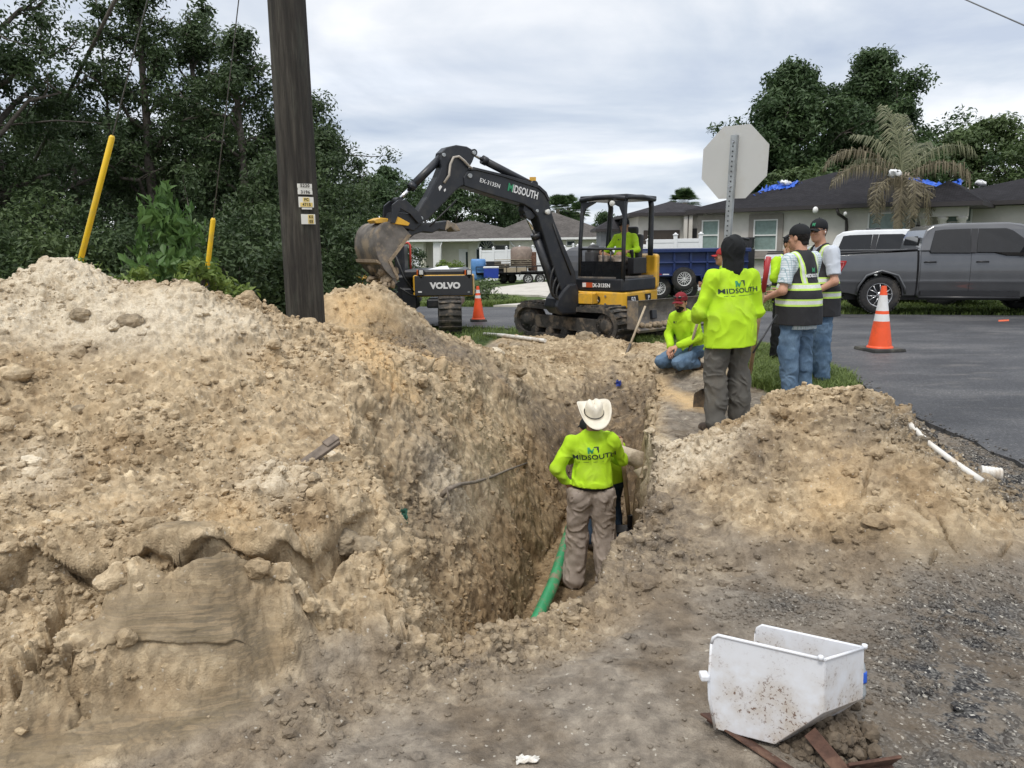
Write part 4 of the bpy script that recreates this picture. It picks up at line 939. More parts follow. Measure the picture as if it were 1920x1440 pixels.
mb = MB(); q = [(lx(957, YL)-ox, -1.15, ze-.02), (lx(957, YL)-ox+.1, -1.1, ze-.25), (lx(977, YL)-ox, -1.1, ze-.75), (lx(977, YL)-ox, -1.1, .1)]; mb.tube(q, .055, 6); mb.build('downspout', TRIM_W, hl)
mb = MB(); xx = Xc+.3; mb.tube([(xx, -.5, ze), (xx-.1, -.45, ze-.3), (xx-.1, -.42, .1)], .05, 6); mb.build('downspout', TRIM_W, hl)
# ---- white vinyl fences
def fence(label, P, Q, h, n, h2=None):
    P = np.array(P, float); Q = np.array(Q, float); o = thing('vinyl_fence', label, 'fence', P, math.atan2(Q[1]-P[1], Q[0]-P[0]), 'white vinyl fences'); Ln = math.hypot(*(Q-P)[:2]); dz_ = Q[2]-P[2]
    for k in range(n):
        x0, x1 = Ln*k/n, Ln*(k+1)/n; c = (x0+x1)/2; zc = dz_*(k+.5)/n; m_ = MB(); w_ = x1-x0-.13
        m_.box((c, 0, zc+h*.52), (w_, .04, h*.84)); m_.box((c, 0, zc+h-.07), (w_, .07, .13)); m_.box((c, 0, zc+h*.55), (w_, .065, .1)); m_.box((c, 0, zc+.12), (w_, .07, .14))
        for j in range(int(w_/.18)): m_.box((x0+.07+.09+j*.18, -.022, zc+h*.52), (.012, .01, h*.8))
        m_.build('fence_panel', PAINT_W, o, bevel=.008)
    for k in range(n+1):
        m_ = MB(); x_ = Ln*k/n; zc = dz_*k/n; m_.box((x_, 0, zc+h/2+.06), (.13, .13, h+.12)); m_.box((x_, 0, zc+h+.15), (.17, .17, .05)); m_.box((x_, 0, zc+h+.2), (.1, .1, .05), taper=(.4, .4)); m_.build('fence_post', PAINT_W, o, bevel=.01)
    return o
def fpt(px, Y): x_ = at(px, 470, Y)[0]; return (x_, Y, fz(x_, Y))
fence('white vinyl fence behind the loaded utility trailer, in front of the left house', fpt(901, 50.5), fpt(1075, 49), 2.0, 7)
fence('long white vinyl fence seen behind the boom and through the canopy', fpt(1035, 45), fpt(1215, 33), 1.85, 6)
fence('white vinyl fence and gate in front of the brown garage, above the blue trailer', fpt(1219, 29), fpt(1313, 29), 1.95, 2)
# ---- garage building with brown door (middle right)
YG = 36.0; xg = lx(1265, YG); gG = fz(xg, YG)
hg = thing('house', 'cream garage building with brown door and dark roof behind the white fence gate', 'house', (xg, YG, gG))
zt = lambda px, py, Y: at(px, py, Y)[2]-gG
a0, a1 = lx(1196, YG)-xg, lx(1345, YG)-xg; e_ = zt(1260, 405, YG)
mb = MB(); mb.box(((a0+a1)/2, 3, e_/2), (a1-a0, 6, e_)); mb.build('wall', STUCCO_R, hg)
mb = MB(); hip_roof(mb, a0, a1, 0, 7, e_, .5, zt(1280, 382, YG+3.5)-e_-.1); mb.build('roof', [ROOF_B, DARKTRIM], hg)
b0, b1 = lx(1206, YG)-xg, lx(1273, YG)-xg; mb = MB()
for k in range(5): mb.box(((b0+b1)/2, -.05, .1+2.35*(k+.5)/5), (b1-b0, .06, 2.35/5-.02))
mb.build('garage_door', BROWN, hg, bevel=.01)
for px in (1281, 1290): MB().box((lx(px, YG)-xg, -.25, e_/2), (.16, .3, e_)).build('column', STUCCO_R, hg)
MB().box((lx(1306, YG)-xg, -.06, 1.4), (.62, .06, 2.2)).build('door', simple('black_door', (.02, .02, .022), .4), hg)
# grey shed between
xs = at(1152, 440, 40)[0]; sh = thing('shed', 'small grey shed between the left house and the brown garage', 'shed', (xs, 40, fz(xs, 40)))
MB().box((.3, 1, 1.3), (2.0, 2, 2.6)).build('wall', GREYP, sh); mb = MB(); hip_roof(mb, -.7, 1.3, 0, 2, 2.6, .3, .7); mb.build('roof', [ROOF_B, DARKTRIM], sh)
# ---- right house with dark roof and blue tarps
YR = 31.0
P0 = at(1318, 430, 32.5); P1 = at(1735, 410, 27.5); P1 = np.array([P1[0], P1[1]]); P0 = P0[:2]
rzR = math.atan2(P1[1]-P0[1], P1[0]-P0[0]); gR = fz((P0[0]+P1[0])/2, 30)
hr = thing('house', 'long cream house with dark roof, torn blue tarps and a columned porch at the right', 'house', (P0[0], P0[1], gR), rzR)
cR, sR = math.cos(rzR), math.sin(rzR)
def on_front(px, py, dy=0.0):
    """local x,z on the house's front plane (shifted dy behind it) for a photo point"""
    d = ray(px, py); nrm = np.array([-sR, cR, 0]); o_ = np.array([P0[0], P0[1], gR])+nrm*dy
    t_ = ((o_-CAM)@nrm)/(d@nrm); p_ = CAM+d*t_-o_; return p_[0]*cR+p_[1]*sR, p_[2]
LW, _ = on_front(1735, 420); _, eR = on_front(1560, 392); xe, _ = on_front(1990, 420, -.0)
mb = MB(); mb.box((LW/2, 4, eR/2), (LW, 8, eR)); mb.box(((LW+xe)/2+1.5, 5.5, eR/2-.02), (xe-LW+3, 8, eR-.04)); mb.build('wall', STUCCO_R, hr)
xr, zr = on_front(1535, 327, 4.0)
mb = MB(); hip_roof(mb, 0, LW+1.2, 0, 8, eR, .55, zr-eR-.1); mb.build('roof', [ROOF_D, DARKTRIM], hr, label='main dark hip of the roof')
xr2, zr2 = on_front(1850, 345, 5.5)
mb = MB(); hip_roof(mb, LW-.5, xe+8, 1.5, 9.6, eR-.02, .55, zr2-eR+.25); mb.build('roof', [ROOF_D, DARKTRIM], hr, label='roof of the right wing')
pa, pb = on_front(1722, 400, -1.4)[0], on_front(1815, 400, -1.4)[0]
_, zpt = on_front(1770, 388, -1.4)
mb = MB(); hip_roof(mb, pa, pb, -1.5, 3.0, zpt, .45, on_front(1735, 348, .6)[1]-zpt-.1); mb.build('roof', [ROOF_D, DARKTRIM], hr, label='small hip roof over the porch')
MB().box(((pa+pb)/2, -1.35, zpt-.16), (pb-pa, .3, .3)).build('porch_beam', STUCCO_R, hr)
for px in (1735, 1768, 1805): MB().lathe([(.17, 0), (.17, .1), (.13, .14), (.125, zpt-.45), (.17, zpt-.4), (.17, zpt-.31)], (on_front(px, 400, -1.35)[0], -1.35, 0), n=16).build('column', STUCCO_R, hr)
MB().box((on_front(1725, 420)[0]+.1, -.06, 1.1), (1.0, .06, 2.2)).build('door', simple('black_door2', (.02, .02, .022), .4), hr)
MB().box((on_front(1702, 420, -.3)[0], -.2, eR/2), (.12, .12, eR)).build('porch_post', TRIM_W, hr)
for px in (1433, 1330): 
    a_, b_ = on_front(px+3, 441); window(hr, a_, -.05, b_, .95 if px > 1400 else .75, 1.22, surround=TAUPE)
a_, b_ = on_front(1783, 415, .0); window(hr, a_, 1.42, b_, .9, 1.3)
a_, b_ = on_front(1672, 430); window(hr, a_, -.05, b_, 1.6, 1.2)
a_, b_ = on_front(1576, 400); mb = MB(); mb.tube([(a_, -.5, eR-.03), (a_+.03, -.4, eR-.2), (a_+.25, -.12, eR-.4), (a_+.27, -.1, eR-.7), (a_+.27, -.1, .1)], .055, 8); mb.build('downspout', DARKTRIM, hr)
for px, py, r_ in ((1529, 388, .13), (1585, 395, .08)):
    a_, b_ = on_front(px, py+6, -.6); MB().ell((a_, -.6, b_), (r_*.8, r_*.8, r_), 6).build('floodlight', TRIM_W, hr)
a_, b_ = on_front(1519, 355, 2.5); MB().lathe([(.12, 0), (.12, .1), (.08, .16)], (a_, 2.5, b_), (0, -.3, 1), n=12).build('roof_vent', PAINT_W, hr)
# tarps lying on the roof ridge
TARP = simple('blue_tarp', (.02, .10, .52), .35, var=.25, scale=5, bump=.5, bscale=8)
def patch_cloth(parent_thing, name, label, cat, mat, pts, dy, w_, seed, group, thick=.012):
    """rumpled strip following photo points on a plane dy behind the house front"""
    r = np.random.default_rng(seed); n = 14; L3 = []
    for (a, b, d_) in pts:
        q = on_front(a, b, d_); L3.append((q[0], d_, q[1]))
    L3 = np.array(L3); tt = np.linspace(0, len(L3)-1.001, n*2); C3 = np.array([L3[int(t)]*(1-t+int(t))+L3[int(t)+1]*(t-int(t)) for t in tt])
    m_ = 7; G = np.zeros((len(C3), m_, 3))
    for j in range(m_):
        v_ = (j/(m_-1)-.5); G[:, j] = C3+np.array([0, v_*w_*1.4, v_*w_*.75])+r.normal(0, .028, (len(C3), 3)); G[:, j, 2] += .05*np.sin(np.arange(len(C3))*1.3+j*2)
    G[:, 0, 1] += r.normal(0, .14, len(C3)); G[:, -1, 1] += r.normal(0, .14, len(C3))
    R3 = np.array([[cR, -sR, 0], [sR, cR, 0], [0, 0, 1]]); Wd = G.reshape(-1, 3)@R3.T+np.array([P0[0], P0[1], gR]); c0 = Wd.mean(0)
    gi_ = np.arange(len(C3)*m_).reshape(-1, m_); q_ = np.stack([gi_[:-1, :-1], gi_[1:, :-1], gi_[1:, 1:], gi_[:-1, 1:]], -1).reshape(-1, 4)
    o = np_mesh(name, Wd-c0, q_, mat); o.location = tuple(c0); s_ = o.modifiers.new('s', 'SOLIDIFY'); s_.thickness = thick
    return tag(o, label, cat, group)
TG = 'blue tarps on the dark roof'
patch_cloth(hr, 'tarp', 'blue tarp along the left end of the dark roof', 'tarp', TARP, [(1420, 362, 1.6), (1450, 352, 2.0), (1492, 345, 2.3)], 0, .42, 1, TG)
patch_cloth(hr, 'tarp', 'thin blue tarp strip trailing right from the left tarp', 'tarp', TARP, [(1490, 347, 2.5), (1530, 346, 2.9), (1546, 351, 2.8)], 0, .14, 2, TG)
patch_cloth(hr, 'tarp', 'torn blue tarp strip left of the palm head', 'tarp', TARP, [(1596, 330, 3.6), (1625, 341, 3.2), (1665, 350, 2.9)], 0, .22, 3, TG)
patch_cloth(hr, 'tarp', 'wide crumpled blue tarp right of the palm head', 'tarp', TARP, [(1695, 352, 2.4), (1705, 340, 2.5), (1712, 358, 2.4)], 0, .5, 4, TG)
patch_cloth(hr, 'tarp', 'long blue tarp strip above the porch roof', 'tarp', TARP, [(1712, 337, 3.2), (1750, 347, 3.2), (1775, 350, 3.2), (1804, 343, 3.2)], 0, .32, 5, TG)
for i, (px, py, lb) in enumerate([(1474, 346, 'white sandbag on the left blue tarp'), (1708, 352, 'white sandbag on the crumpled tarp beside the palm'), (1838, 346, 'white plastic scrap on the ridge of the right wing'), (1813, 367, 'white plastic scrap on the right wing roof slope'), (1677, 326, 'white plastic scrap caught in the palm head')]):
    dd_ = (2.2, 2.4, 5.0, 3.6, -3.0)[i]; q = on_front(px, py, dd_); Wd = np.array([P0[0]+q[0]*cR-dd_*sR, P0[1]+q[0]*sR+dd_*cR, gR+q[1]+.05])
    if i == 4: Wd = at(px, py, 26.2)
    m_ = MB(); m_.ell((0, 0, 0), (.24, .15, .11), 6, rot=(0, .2, .3)); rr_ = np.random.default_rng(i); m_.v[0] += rr_.normal(0, .03, m_.v[0].shape)
    o = m_.build('plastic_scrap' if i > 1 else 'sandbag', PAINT_W, loc=Wd); tag(o, lb, 'scrap' if i > 1 else 'sandbag')
# hose reel and cable box on the wall
a_, b_ = on_front(1404, 456); Wp = np.array([P0[0]+a_*cR+.25*sR, P0[1]+a_*sR-.25*cR, gR+b_])
BLACKP = simple('black_plastic', (.02, .02, .022), .45, var=.3)
mb = MB(); mb.box((0, 0, 0), (.55, .2, .35)); mb.box((-.05, 0, .2), (.7, .22, .06))
for k in range(4): mb.tube([(-.1+.04*k, -.12, -.1), (-.16-.03*k, -.14, -.5-.05*k), (.0, -.14, -.85-.04*k), (.14+.03*k, -.14, -.5-.05*k), (.08, -.12, -.1)], .018, 6)
o = mb.build('hose_reel', BLACKP, loc=Wp, bevel=.02); o.rotation_euler = (0, 0, rzR); tag(o, 'black hose reel with dangling hoses on the cream wall', 'hose reel')

# ---- utility pole with guys
def wood_pole_mat():
    m, nt, b = new_mat('weathered_pole'); l = nt.links.new
    g = noise_tex(nt, 5, 7, .65, mapped(nt, (5, 5, .35))); f = noise_tex(nt, 9, 8, .75, mapped(nt, (14, 14, .5)))
    c = ramp(nt, g, [(.3, (.018, .016, .013)), (.5, (.048, .042, .034)), (.66, (.10, .09, .072))])
    c = mix(nt, ramp(nt, f, [(.35, .85), (.48, 0.0)]), c, (.018, .015, .013))
    c = mix(nt, ramp(nt, noise_tex(nt, 3.5, 5, .6, mapped(nt, (2, 2, .5))), [(.55, 0.0), (.75, .5)]), c, (.12, .13, .10))
    l(c, b.inputs['Base Color']); b.inputs['Roughness'].default_value = .9; add_bump(nt, b, M(nt, 'ADD', g, f), .9, .03); return m
Yp = 6.75; pb_ = at(573, 602, Yp); pz = surf_z(pb_[0], Yp)
pole = thing('utility_pole', 'thick dark weathered wooden utility pole rising out of the spoil heap', 'utility pole', (pb_[0], Yp, 0))
rr_ = [(.166, -1.2), (.164, .5), (.160, 1.5), (.152, 3.0), (.145, 4.5), (.125, 8), (.105, 11.5)]
tp = at(537, 0, Yp); ltop = (tp[0]-pb_[0])/(tp[2]-1.0)
mb = MB(); n_ = 40; V_ = []; zs = np.linspace(-1.2, 11.5, 120); rg = np.random.default_rng(2)
for z_ in zs:
    r_ = np.interp(z_, [q[1] for q in rr_], [q[0] for q in rr_])
    for j in range(n_):
        t_ = 2*math.pi*j/n_; k_ = 1+.025*math.sin(5*t_+z_*.3)+.02*math.sin(11*t_+1-z_*.5)-.04*(abs(((t_-4.4) % 6.283)) < .10)-.03*(abs(((t_-5.1) % 6.283)) < .09)
        V_.append((r_*k_*math.cos(t_)+ltop*z_, r_*k_*math.sin(t_), z_))
F_ = [(i*n_+j, i*n_+(j+1) % n_, (i+1)*n_+(j+1) % n_, (i+1)*n_+j) for i in range(len(zs)-1) for j in range(n_)]; mb.add(V_, F_, True); mb.build('shaft', wood_pole_mat(), pole)
TAGW = simple('tag_white', (.75, .74, .68), .4, var=.06); TAGD = simple('tag_ink', (.02, .018, .015), .6); TAGY = simple('tag_yellow', (.72, .55, .18), .5)
def text_mesh(s, size, extrude=.0, bold=0.0, align='CENTER', sub=0, sx=1.0, spacing=1.0, shear=0):
    cu = bpy.data.curves.new('lettering', 'FONT'); cu.body = s; cu.size = size; cu.extrude = extrude; cu.offset = bold; cu.align_x = align; cu.align_y = 'CENTER'; cu.space_character = spacing; cu.shear = shear; cu.resolution_u = 3
    o = bpy.data.objects.new('lettering', cu); col.objects.link(o); dg = bpy.context.evaluated_depsgraph_get(); me = bpy.data.meshes.new_from_object(o.evaluated_get(dg))
    bpy.data.objects.remove(o); bpy.data.curves.remove(cu); bm = bmesh.new(); bm.from_mesh(me); bpy.data.meshes.remove(me)
    bmesh.ops.triangulate(bm, faces=bm.faces[:])
    for _ in range(sub):
        lng = [e for e in bm.edges if e.calc_length() > size*.22]
        if lng: bmesh.ops.subdivide_edges(bm, edges=lng, cuts=1); bmesh.ops.triangulate(bm, faces=bm.faces[:])
    V_ = np.array([v.co[:] for v in bm.verts]) if len(bm.verts) else np.zeros((0, 3)); F_ = [[v.index for v in f.verts] for f in bm.faces]; bm.free()
    V_[:, 0] *= sx; return V_, F_
def decal(name, s, size, mat, parent, O, U, Vv, bold=0, sx=1, spacing=1, off=.003, thick=.002, shear=0):
    """flat lettering in the plane O + U*x + V*y, lifted off"""
    V_, F_ = text_mesh(s, size, 0, bold, sx=sx, spacing=spacing, shear=shear); U = np.array(U, float); Vv = np.array(Vv, float); W = np.cross(U, Vv); W /= np.linalg.norm(W)
    P_ = np.array(O)+V_[:, :1]*U+V_[:, 1:2]*Vv+W*off; return MB().add(P_, F_).build(name, mat, parent)
def on_pole(px, py):
    d = ray(px, py); p_ = at(px, py, Yp-.15)
    for _ in range(6):
        z_ = p_[2]; cxp = pb_[0]+ltop*z_; r_ = np.interp(z_, [q[1] for q in rr_], [q[0] for q in rr_])*1.03+.006; dx = p_[0]-cxp; yy = Yp-math.sqrt(max(r_*r_-dx*dx, .0004)); p_ = at(px, py, yy)
    return p_-np.array([pb_[0], Yp, 0])
def pole_tag(px, py, w_, h_, txts, mat=TAGW, ink=TAGD, plates=None, lab=None):
    c = on_pole(px, py); e1 = on_pole(px+4, py)-on_pole(px-4, py); e1[2] = 0; U = e1/np.linalg.norm(e1); W = np.cross(U, [0, 0, 1.]); R = np.stack([U, -W, [0, 0, 1.]], 1)
    m_ = MB(); m_.box((0, 0, 0), (w_, .006, h_)); m_.xform(R, c); o = m_.build('number_tag', mat, pole, label=lab)
    for s, dx, dz_, sz, pl in txts:
        if pl:
            b_ = MB(); b_.box((dx, -.005, dz_), (pl[0], .004, pl[1])); b_.xform(R, c); b_.build('digit_plate', TAGY, o)
        V_, F_ = text_mesh(s, sz, 0, .0012, sx=1.0, spacing=1.15); P_ = np.stack([V_[:, 0]+dx, np.full(len(V_), -.0085), V_[:, 1]+dz_], 1)@R.T+c
        MB().add(P_, F_).build('lettering', ink, o)
pole_tag(571, 348.5, .125, .034, [('5220', 0, 0, .036, None)]); pole_tag(571.5, 354.6, .12, .016, [])
pole_tag(572, 360.5, .125, .034, [('3196', 0, 0, .036, None)])
pole_tag(574, 379, .13, .085, [('FC', 0, .02, .030, (.055, .034)), ('4715', 0, -.021, .032, (.105, .034))]); pole_tag(575.5, 391, .09, .014, [])
pole_tag(578, 411, .125, .082, [('K5', .022, .019, .030, (.05, .034)), ('05', .022, -.019, .030, (.05, .034))])
CABLE = simple('steel_cable', (.12, .12, .12), .5, metal=.3); YEL = simple('yellow_plastic', (.78, .50, .015), .4, var=.06, dirt=(.45, .33, .08), dscale=4, dirt_amt=.4)
top_w = np.array([pb_[0]+ltop*10.4, Yp, 10.4])
def guy(label, top_px, bot_px, Yb, rad_, grp='pole guys', guard=True, extra=1.2):
    bot = at(*bot_px, Yb); 
    # the guard lies on the line from the anchor to the pole head
    best = None
    for Yt in np.linspace(Yb-3.5, Yb+3.5, 141):
        t_ = at(*top_px, Yt); d_ = (t_-bot)/np.linalg.norm(t_-bot); k = (10.4-bot[2])/d_[2]; e = bot+d_*k-top_w; s = np.linalg.norm(e[:2])
        if best is None or s < best[0]: best = (s, Yt, t_, d_, k)
    s, Yt, t_, d_, k = best; foot = bot-d_*extra; end = bot+d_*k
    o = thing('guy_wire', label, 'guy wire', foot, 0, grp)
    MB().tube([foot-foot, end-foot], .006 if guard else .016, 6).build('wire', CABLE, o)
    if guard: MB().lathe([(rad_, 0), (rad_, np.linalg.norm(t_-foot)-.02), (rad_*.6, np.linalg.norm(t_-foot))], (0, 0, 0), d_, n=14).build('guard', YEL, o)
    return o, foot, d_, end
guy('guy wire with the longer yellow plastic guard at the left', (211, 254), (147, 503), 7.6, .027)
guy('guy wire with the shorter yellow guard near the utility pole', (400, 409), (388, 512), 9.2, .028)
a3, b3 = at(216, 0, 14.5), at(178, 76, 14.8); d3 = (b3-a3); b4 = a3+d3*4.6; a4 = a3-d3*2.0
tag(MB().tube([a4-b4, b3-b4, np.zeros(3)], .035, 6).build('dead_trunk', BARK, loc=b4), 'thin dark leaning dead trunk crossing the sky gap at the upper left', 'dead trunk')
a5, b5 = at(1780, -14, 15), at(1935, 54, 12.5); c5 = (a5+b5)/2; tag(MB().tube([a5*2-b5-c5, a5-c5, b5-c5, b5*2-a5-c5], .011, 6).build('power_line', CABLE, loc=c5), 'dark overhead power line across the top right corner', 'power line')
# ================================================================ VEHICLES, CONES, SIGN
RUBBER = simple('tyre_rubber', (.022, .022, .023), .8, var=.3, scale=20, bump=.3, dirt=(.12, .10, .08), dirt_amt=.4)
CHROME = simple('alloy', (.55, .55, .56), .25, metal=.9, var=.1); BLACKM = simple('black_trim', (.016, .016, .018), .35, var=.2)
TINT = simple('tinted_glass', (.010, .011, .013), .06, var=.2, spec=.45)
def car_paint(name, c, metal=.5):
    m, nt, b = new_mat(name); n = noise_tex(nt, 2.5, 5); cc = ramp(nt, n, [(.3, tuple(x*.9 for x in c)), (.7, tuple(x*1.08 for x in c))])
    nt.links.new(cc, b.inputs['Base Color']); b.inputs['Metallic'].default_value = metal; b.inputs['Roughness'].default_value = .32
    b.inputs['Coat Weight'].default_value = 1; b.inputs['Coat Roughness'].default_value = .05; return m
def lens_mat(name, c): 
    m = simple(name, c, .15, var=.3, scale=30, spec=.8); return m
RED_L = lens_mat('red_lens', (.33, .008, .01))
def wheel(parent, c, r, w_, side=-1, rim_r=.62, spokes=6, rimm=None, dark=True, name='wheel'):
    """wheel with its axis along y; side -1 shows its face towards -y"""
    wv = bpy.data.objects.new(name, None); col.objects.link(wv); wv.parent = parent; wv.location = c
    m_ = MB(); h = w_/2; rr = r*rim_r
    m_.lathe([(rr, -h*.9), (r*.9, -h), (r*.985, -h*.75), (r, -h*.3), (r, h*.3), (r*.985, h*.75), (r*.9, h), (rr, h*.9)], (0, 0, 0), (0, 1, 0), n=40, caps=False)
    for k in range(36):
        a = k*math.pi/18
        for s_ in (-1, 1): m_.box((math.cos(a+s_*.04)*r*.985, s_*h*.55, math.sin(a+s_*.04)*r*.985), (r*.05, h*.8, r*.11), rot=(0, -a, 0))
    m_.build('tyre', RUBBER, wv)
    m_ = MB(); y = side*h*.78
    m_.mat(0).lathe([(rr, side*h*.9), (rr*.96, side*h*.92), (rr*.92, side*h*.7), (rr*.88, 0)], (0, 0, 0), (0, 1, 0), n=36, caps=False)
    m_.mat(1).lathe([(rr*.9, y*.25), (.001, y*.25)], (0, 0, 0), (0, 1, 0), n=24, caps=False)
    m_.mat(0).lathe([(rr*.26, y*1.0), (rr*.24, y*1.12), (rr*.1, y*1.15), (.001, y*1.15)] if side < 0 or True else [], (0, 0, 0), (0, 1, 0), n=20, caps=False)
    for k in range(spokes):
        a = 2*math.pi*k/spokes+.3
        for q in (-.16, .16):
            m_.mat(0).tube([(math.cos(a+q*.4)*rr*.18, y*1.02, math.sin(a+q*.4)*rr*.18), (math.cos(a+q)*rr*.6, y*1.0, math.sin(a+q)*rr*.6), (math.cos(a+q*1.5)*rr*.93, y*.98, math.sin(a+q*1.5)*rr*.93)], rr*.045, 6)
        m_.mat(1).lathe([(rr*.04, y*1.1), (rr*.04, y*1.2)], (math.cos(a)*rr*.2, 0, math.sin(a)*rr*.2), (0, 1, 0), n=6)
    m_.build('rim', [rimm or CHROME, BLACKM], wv); return wv
def curve_sides(o, Wd, f, levels, edge=.06):
    me = o.data; bm = bmesh.new(); bm.from_mesh(me)
    for z_ in levels: bmesh.ops.bisect_plane(bm, geom=bm.verts[:]+bm.edges[:]+bm.faces[:], plane_co=(0, 0, z_), plane_no=(0, 0, 1))
    for v in bm.verts:
        k = f(v.co.z); v.co.y = v.co.y+k if v.co.y < Wd/2 else v.co.y-k
    bm.to_mesh(me); bm.free()
    me.polygons.foreach_set('use_smooth', np.ones(len(me.polygons), bool)); me.update(); me.set_sharp_from_angle(angle=math.radians(32))
def side_f(z_): return .075*max(0, (z_-.92)/.5)**2+.07*max(0, (.92-z_)/.5)**2-.010*math.exp(-((z_-.72)/.03)**2)
def pickup(label, loc, rz, paint, roof_light=False, flip=None, rim=None, group=None, trims=BLACKM):
    t = thing('pickup_truck', label, 'pickup truck', loc, rz, group); Wd = 2.0
    Z = lambda zx, zy: ((zx-115)/403, (1005-zy)/403)
    def arch(cx_, r_, z0, n=12): return [(cx_+r_*math.cos(math.pi-a), .43+r_*math.sin(math.pi-a)) for a in np.linspace(math.asin(max(-1, (z0-.43)/r_)), math.pi-math.asin(max(-1, (z0-.43)/r_)), n)]
    ra, fa = 1.02, 4.70
    # bed
    m_ = MB(); pol = [(.02, .50), (.0, .95), (.0, 1.27), (.03, 1.305)]+[(1.0, 1.345), (1.79, 1.38), (1.80, .42)]+[p for p in arch(ra, .50, .42)][::-1]+[(.30, .47)]
    m_.prism(pol, 0, -Wd); curve_sides(m_.build('bed', paint, t, bevel=.02, seg=3), Wd, side_f, (.55, .64, .69, .72, .75, .8, .88, .96, 1.05, 1.13, 1.2, 1.26))
    m_ = MB(); m_.box((.93, 1.0, 1.40), (1.75, 1.86, .03)); m_.tube([(.05, .05, 1.345), (1.0, .05, 1.385), (1.79, .05, 1.42)], .018, 6); m_.build('bed_cover', trims, t, bevel=.008)
    # cab and nose
    m_ = MB(); pol = [(1.83, .42), (1.83, 1.42), (3.9, 1.40), (4.3, 1.34), (5.55, 1.20), (5.72, 1.05), (5.75, .45), (5.45, .42)]+arch(fa, .50, .42)[::-1]+[(4.0, .36), (1.9, .36)]
    m_.prism(pol, 0, -Wd); body = m_.build('body', paint, t, bevel=.02, seg=3); curve_sides(body, Wd, side_f, (.55, .64, .69, .72, .75, .8, .88, .96, 1.05, 1.13, 1.2, 1.26))
    zb, zt_ = 1.37, 1.975
    gh = [(1.84, 1.37), (1.90, 1.66), (1.97, 1.83), (2.12, 1.925), (2.45, 1.965), (3.70, 1.965), (3.98, 1.93), (4.20, 1.84), (4.62, 1.52), (4.82, 1.36)]
    m_ = MB(); m_.prism(gh, 0, -Wd); v = m_.v[0]; ins = .17*np.clip((v[:, 2]-zb)/(zt_-zb), 0, 1)**1.2+.03; v[:, 1] = np.where(v[:, 1] > 1, Wd-ins, ins); m_.build('cab', paint, t, bevel=.035, seg=3)
    def side_poly(name, pts, mat, off=.006, par=t, th=.012, s=0, bevel=0):
        """plate lying on the slanted cab side"""
        m2 = MB(); m2.prism(pts, 0, -th); v2 = m2.v[0]; z_ = v2[:, 2]; ins_ = .17*np.clip((z_-zb)/(zt_-zb), 0, 1)**1.2+.03; base = np.where(z_ > zb, ins_, .0)
        lay = (v2[:, 1] > th/2); y_ = base-off+np.where(lay, th, 0)
        v2[:, 1] = y_ if s == 0 else Wd-y_
        return m2.build(name, mat, par, bevel=bevel)
    for s in (0, 1):
        side_poly('window', [Z(985, 275), Z(940, 440), Z(950, 462), Z(1290, 466), Z(1290, 262), Z(1060, 266)], TINT, s=s)
        side_poly('window', [Z(1360, 262), Z(1340, 460), Z(1500, 462), Z(1600, 490), Z(1740, 492), Z(1850, 470), Z(1835, 420), Z(1650, 285), Z(1590, 262)], TINT, s=s)
        side_poly('pillar_trim', [Z(1296, 262), Z(1290, 464), Z(1338, 464), Z(1354, 262)], BLACKM, s=s, off=.004)
    y0 = .0
    m_ = MB()
    for q in ([(1.815, .5), (1.815, 1.40)],): m_.box((1.815, 1.0, .9), (.03, 1.82, .9))
    m_.build('gap', BLACKM, t)
    for zx, zl, zh in ((1300, .45, 1.36), (1872, .45, 1.30), (868, .55, 1.36)): MB().tube([((zx-115)/403, side_f(q)+.001, q) for q in np.linspace(zl, zh, 12)], .006, 5).build('door_seam', BLACKM, t)
    for zx in (950, 1398): 
        m_ = MB(); m_.tube([((zx-50-115)/403, .008, 1.142), ((zx-45-115)/403, -.02, 1.15), ((zx+45-115)/403, -.02, 1.15), ((zx+50-115)/403, .008, 1.142)], .016, 8); m_.build('door_handle', CHROME if paint.name.startswith('white') else BLACKM, t)
    m_ = MB(); m_.tube([(1.05-.56, -.0, .46), (1.05-.53, -.02, .62), (1.05-.36, -.025, .86), (1.02, -.028, .965), (1.02+.37, -.025, .86), (1.02+.53, -.02, .60), (1.02+.55, 0, .46)], .028, 8); m_.build('fender_flare', paint, t)
    m_ = MB(); m_.box((2.95, .0, .47), (2.1, .06, .10)); m_.tube([(1.85, -.05, .385), (4.0, -.05, .385)], .035, 8); m_.build('side_step', BLACKM, t)
    for s in (0, 1):
        m_ = MB(); k_ = Z; m_.prism([(-.012, 1.17), (-.015, .90), (.01, .86), (.10, .93), (.20, 1.10), (.23, 1.17), (.22, 1.185), (.0, 1.185)], .012, -.05); v = m_.v[0]
        if s: v[:, 1] = Wd-v[:, 1]
        tl = m_.build('taillight', RED_L, t, bevel=.012)
        if not s: 
            m_ = MB(); m_.tube([(.0, -.015, 1.155), (.16, -.016, 1.15), (.14, -.016, 1.06), (.06, -.016, .93), (.0, -.015, .92)], .009, 5); m_.build('light_guide', simple('lens_pale', (.6, .2, .2), .2), tl)
    MB().box((-.04, 1.0, .58), (.16, 1.9, .18)).build('rear_bumper', CHROME if paint.name.startswith('white') else paint, t, bevel=.04)
    MB().box((5.78, 1.0, .58), (.16, 1.9, .28)).build('front_bumper', CHROME, t, bevel=.04); MB().box((5.74, 1.0, .95), (.05, 1.3, .35)).build('grille', BLACKM, t)
    for s in (0, 1): MB().box((5.72, .2+1.6*s, 1.0), (.1, .3, .25)).build('headlight', CHROME, t, bevel=.03)
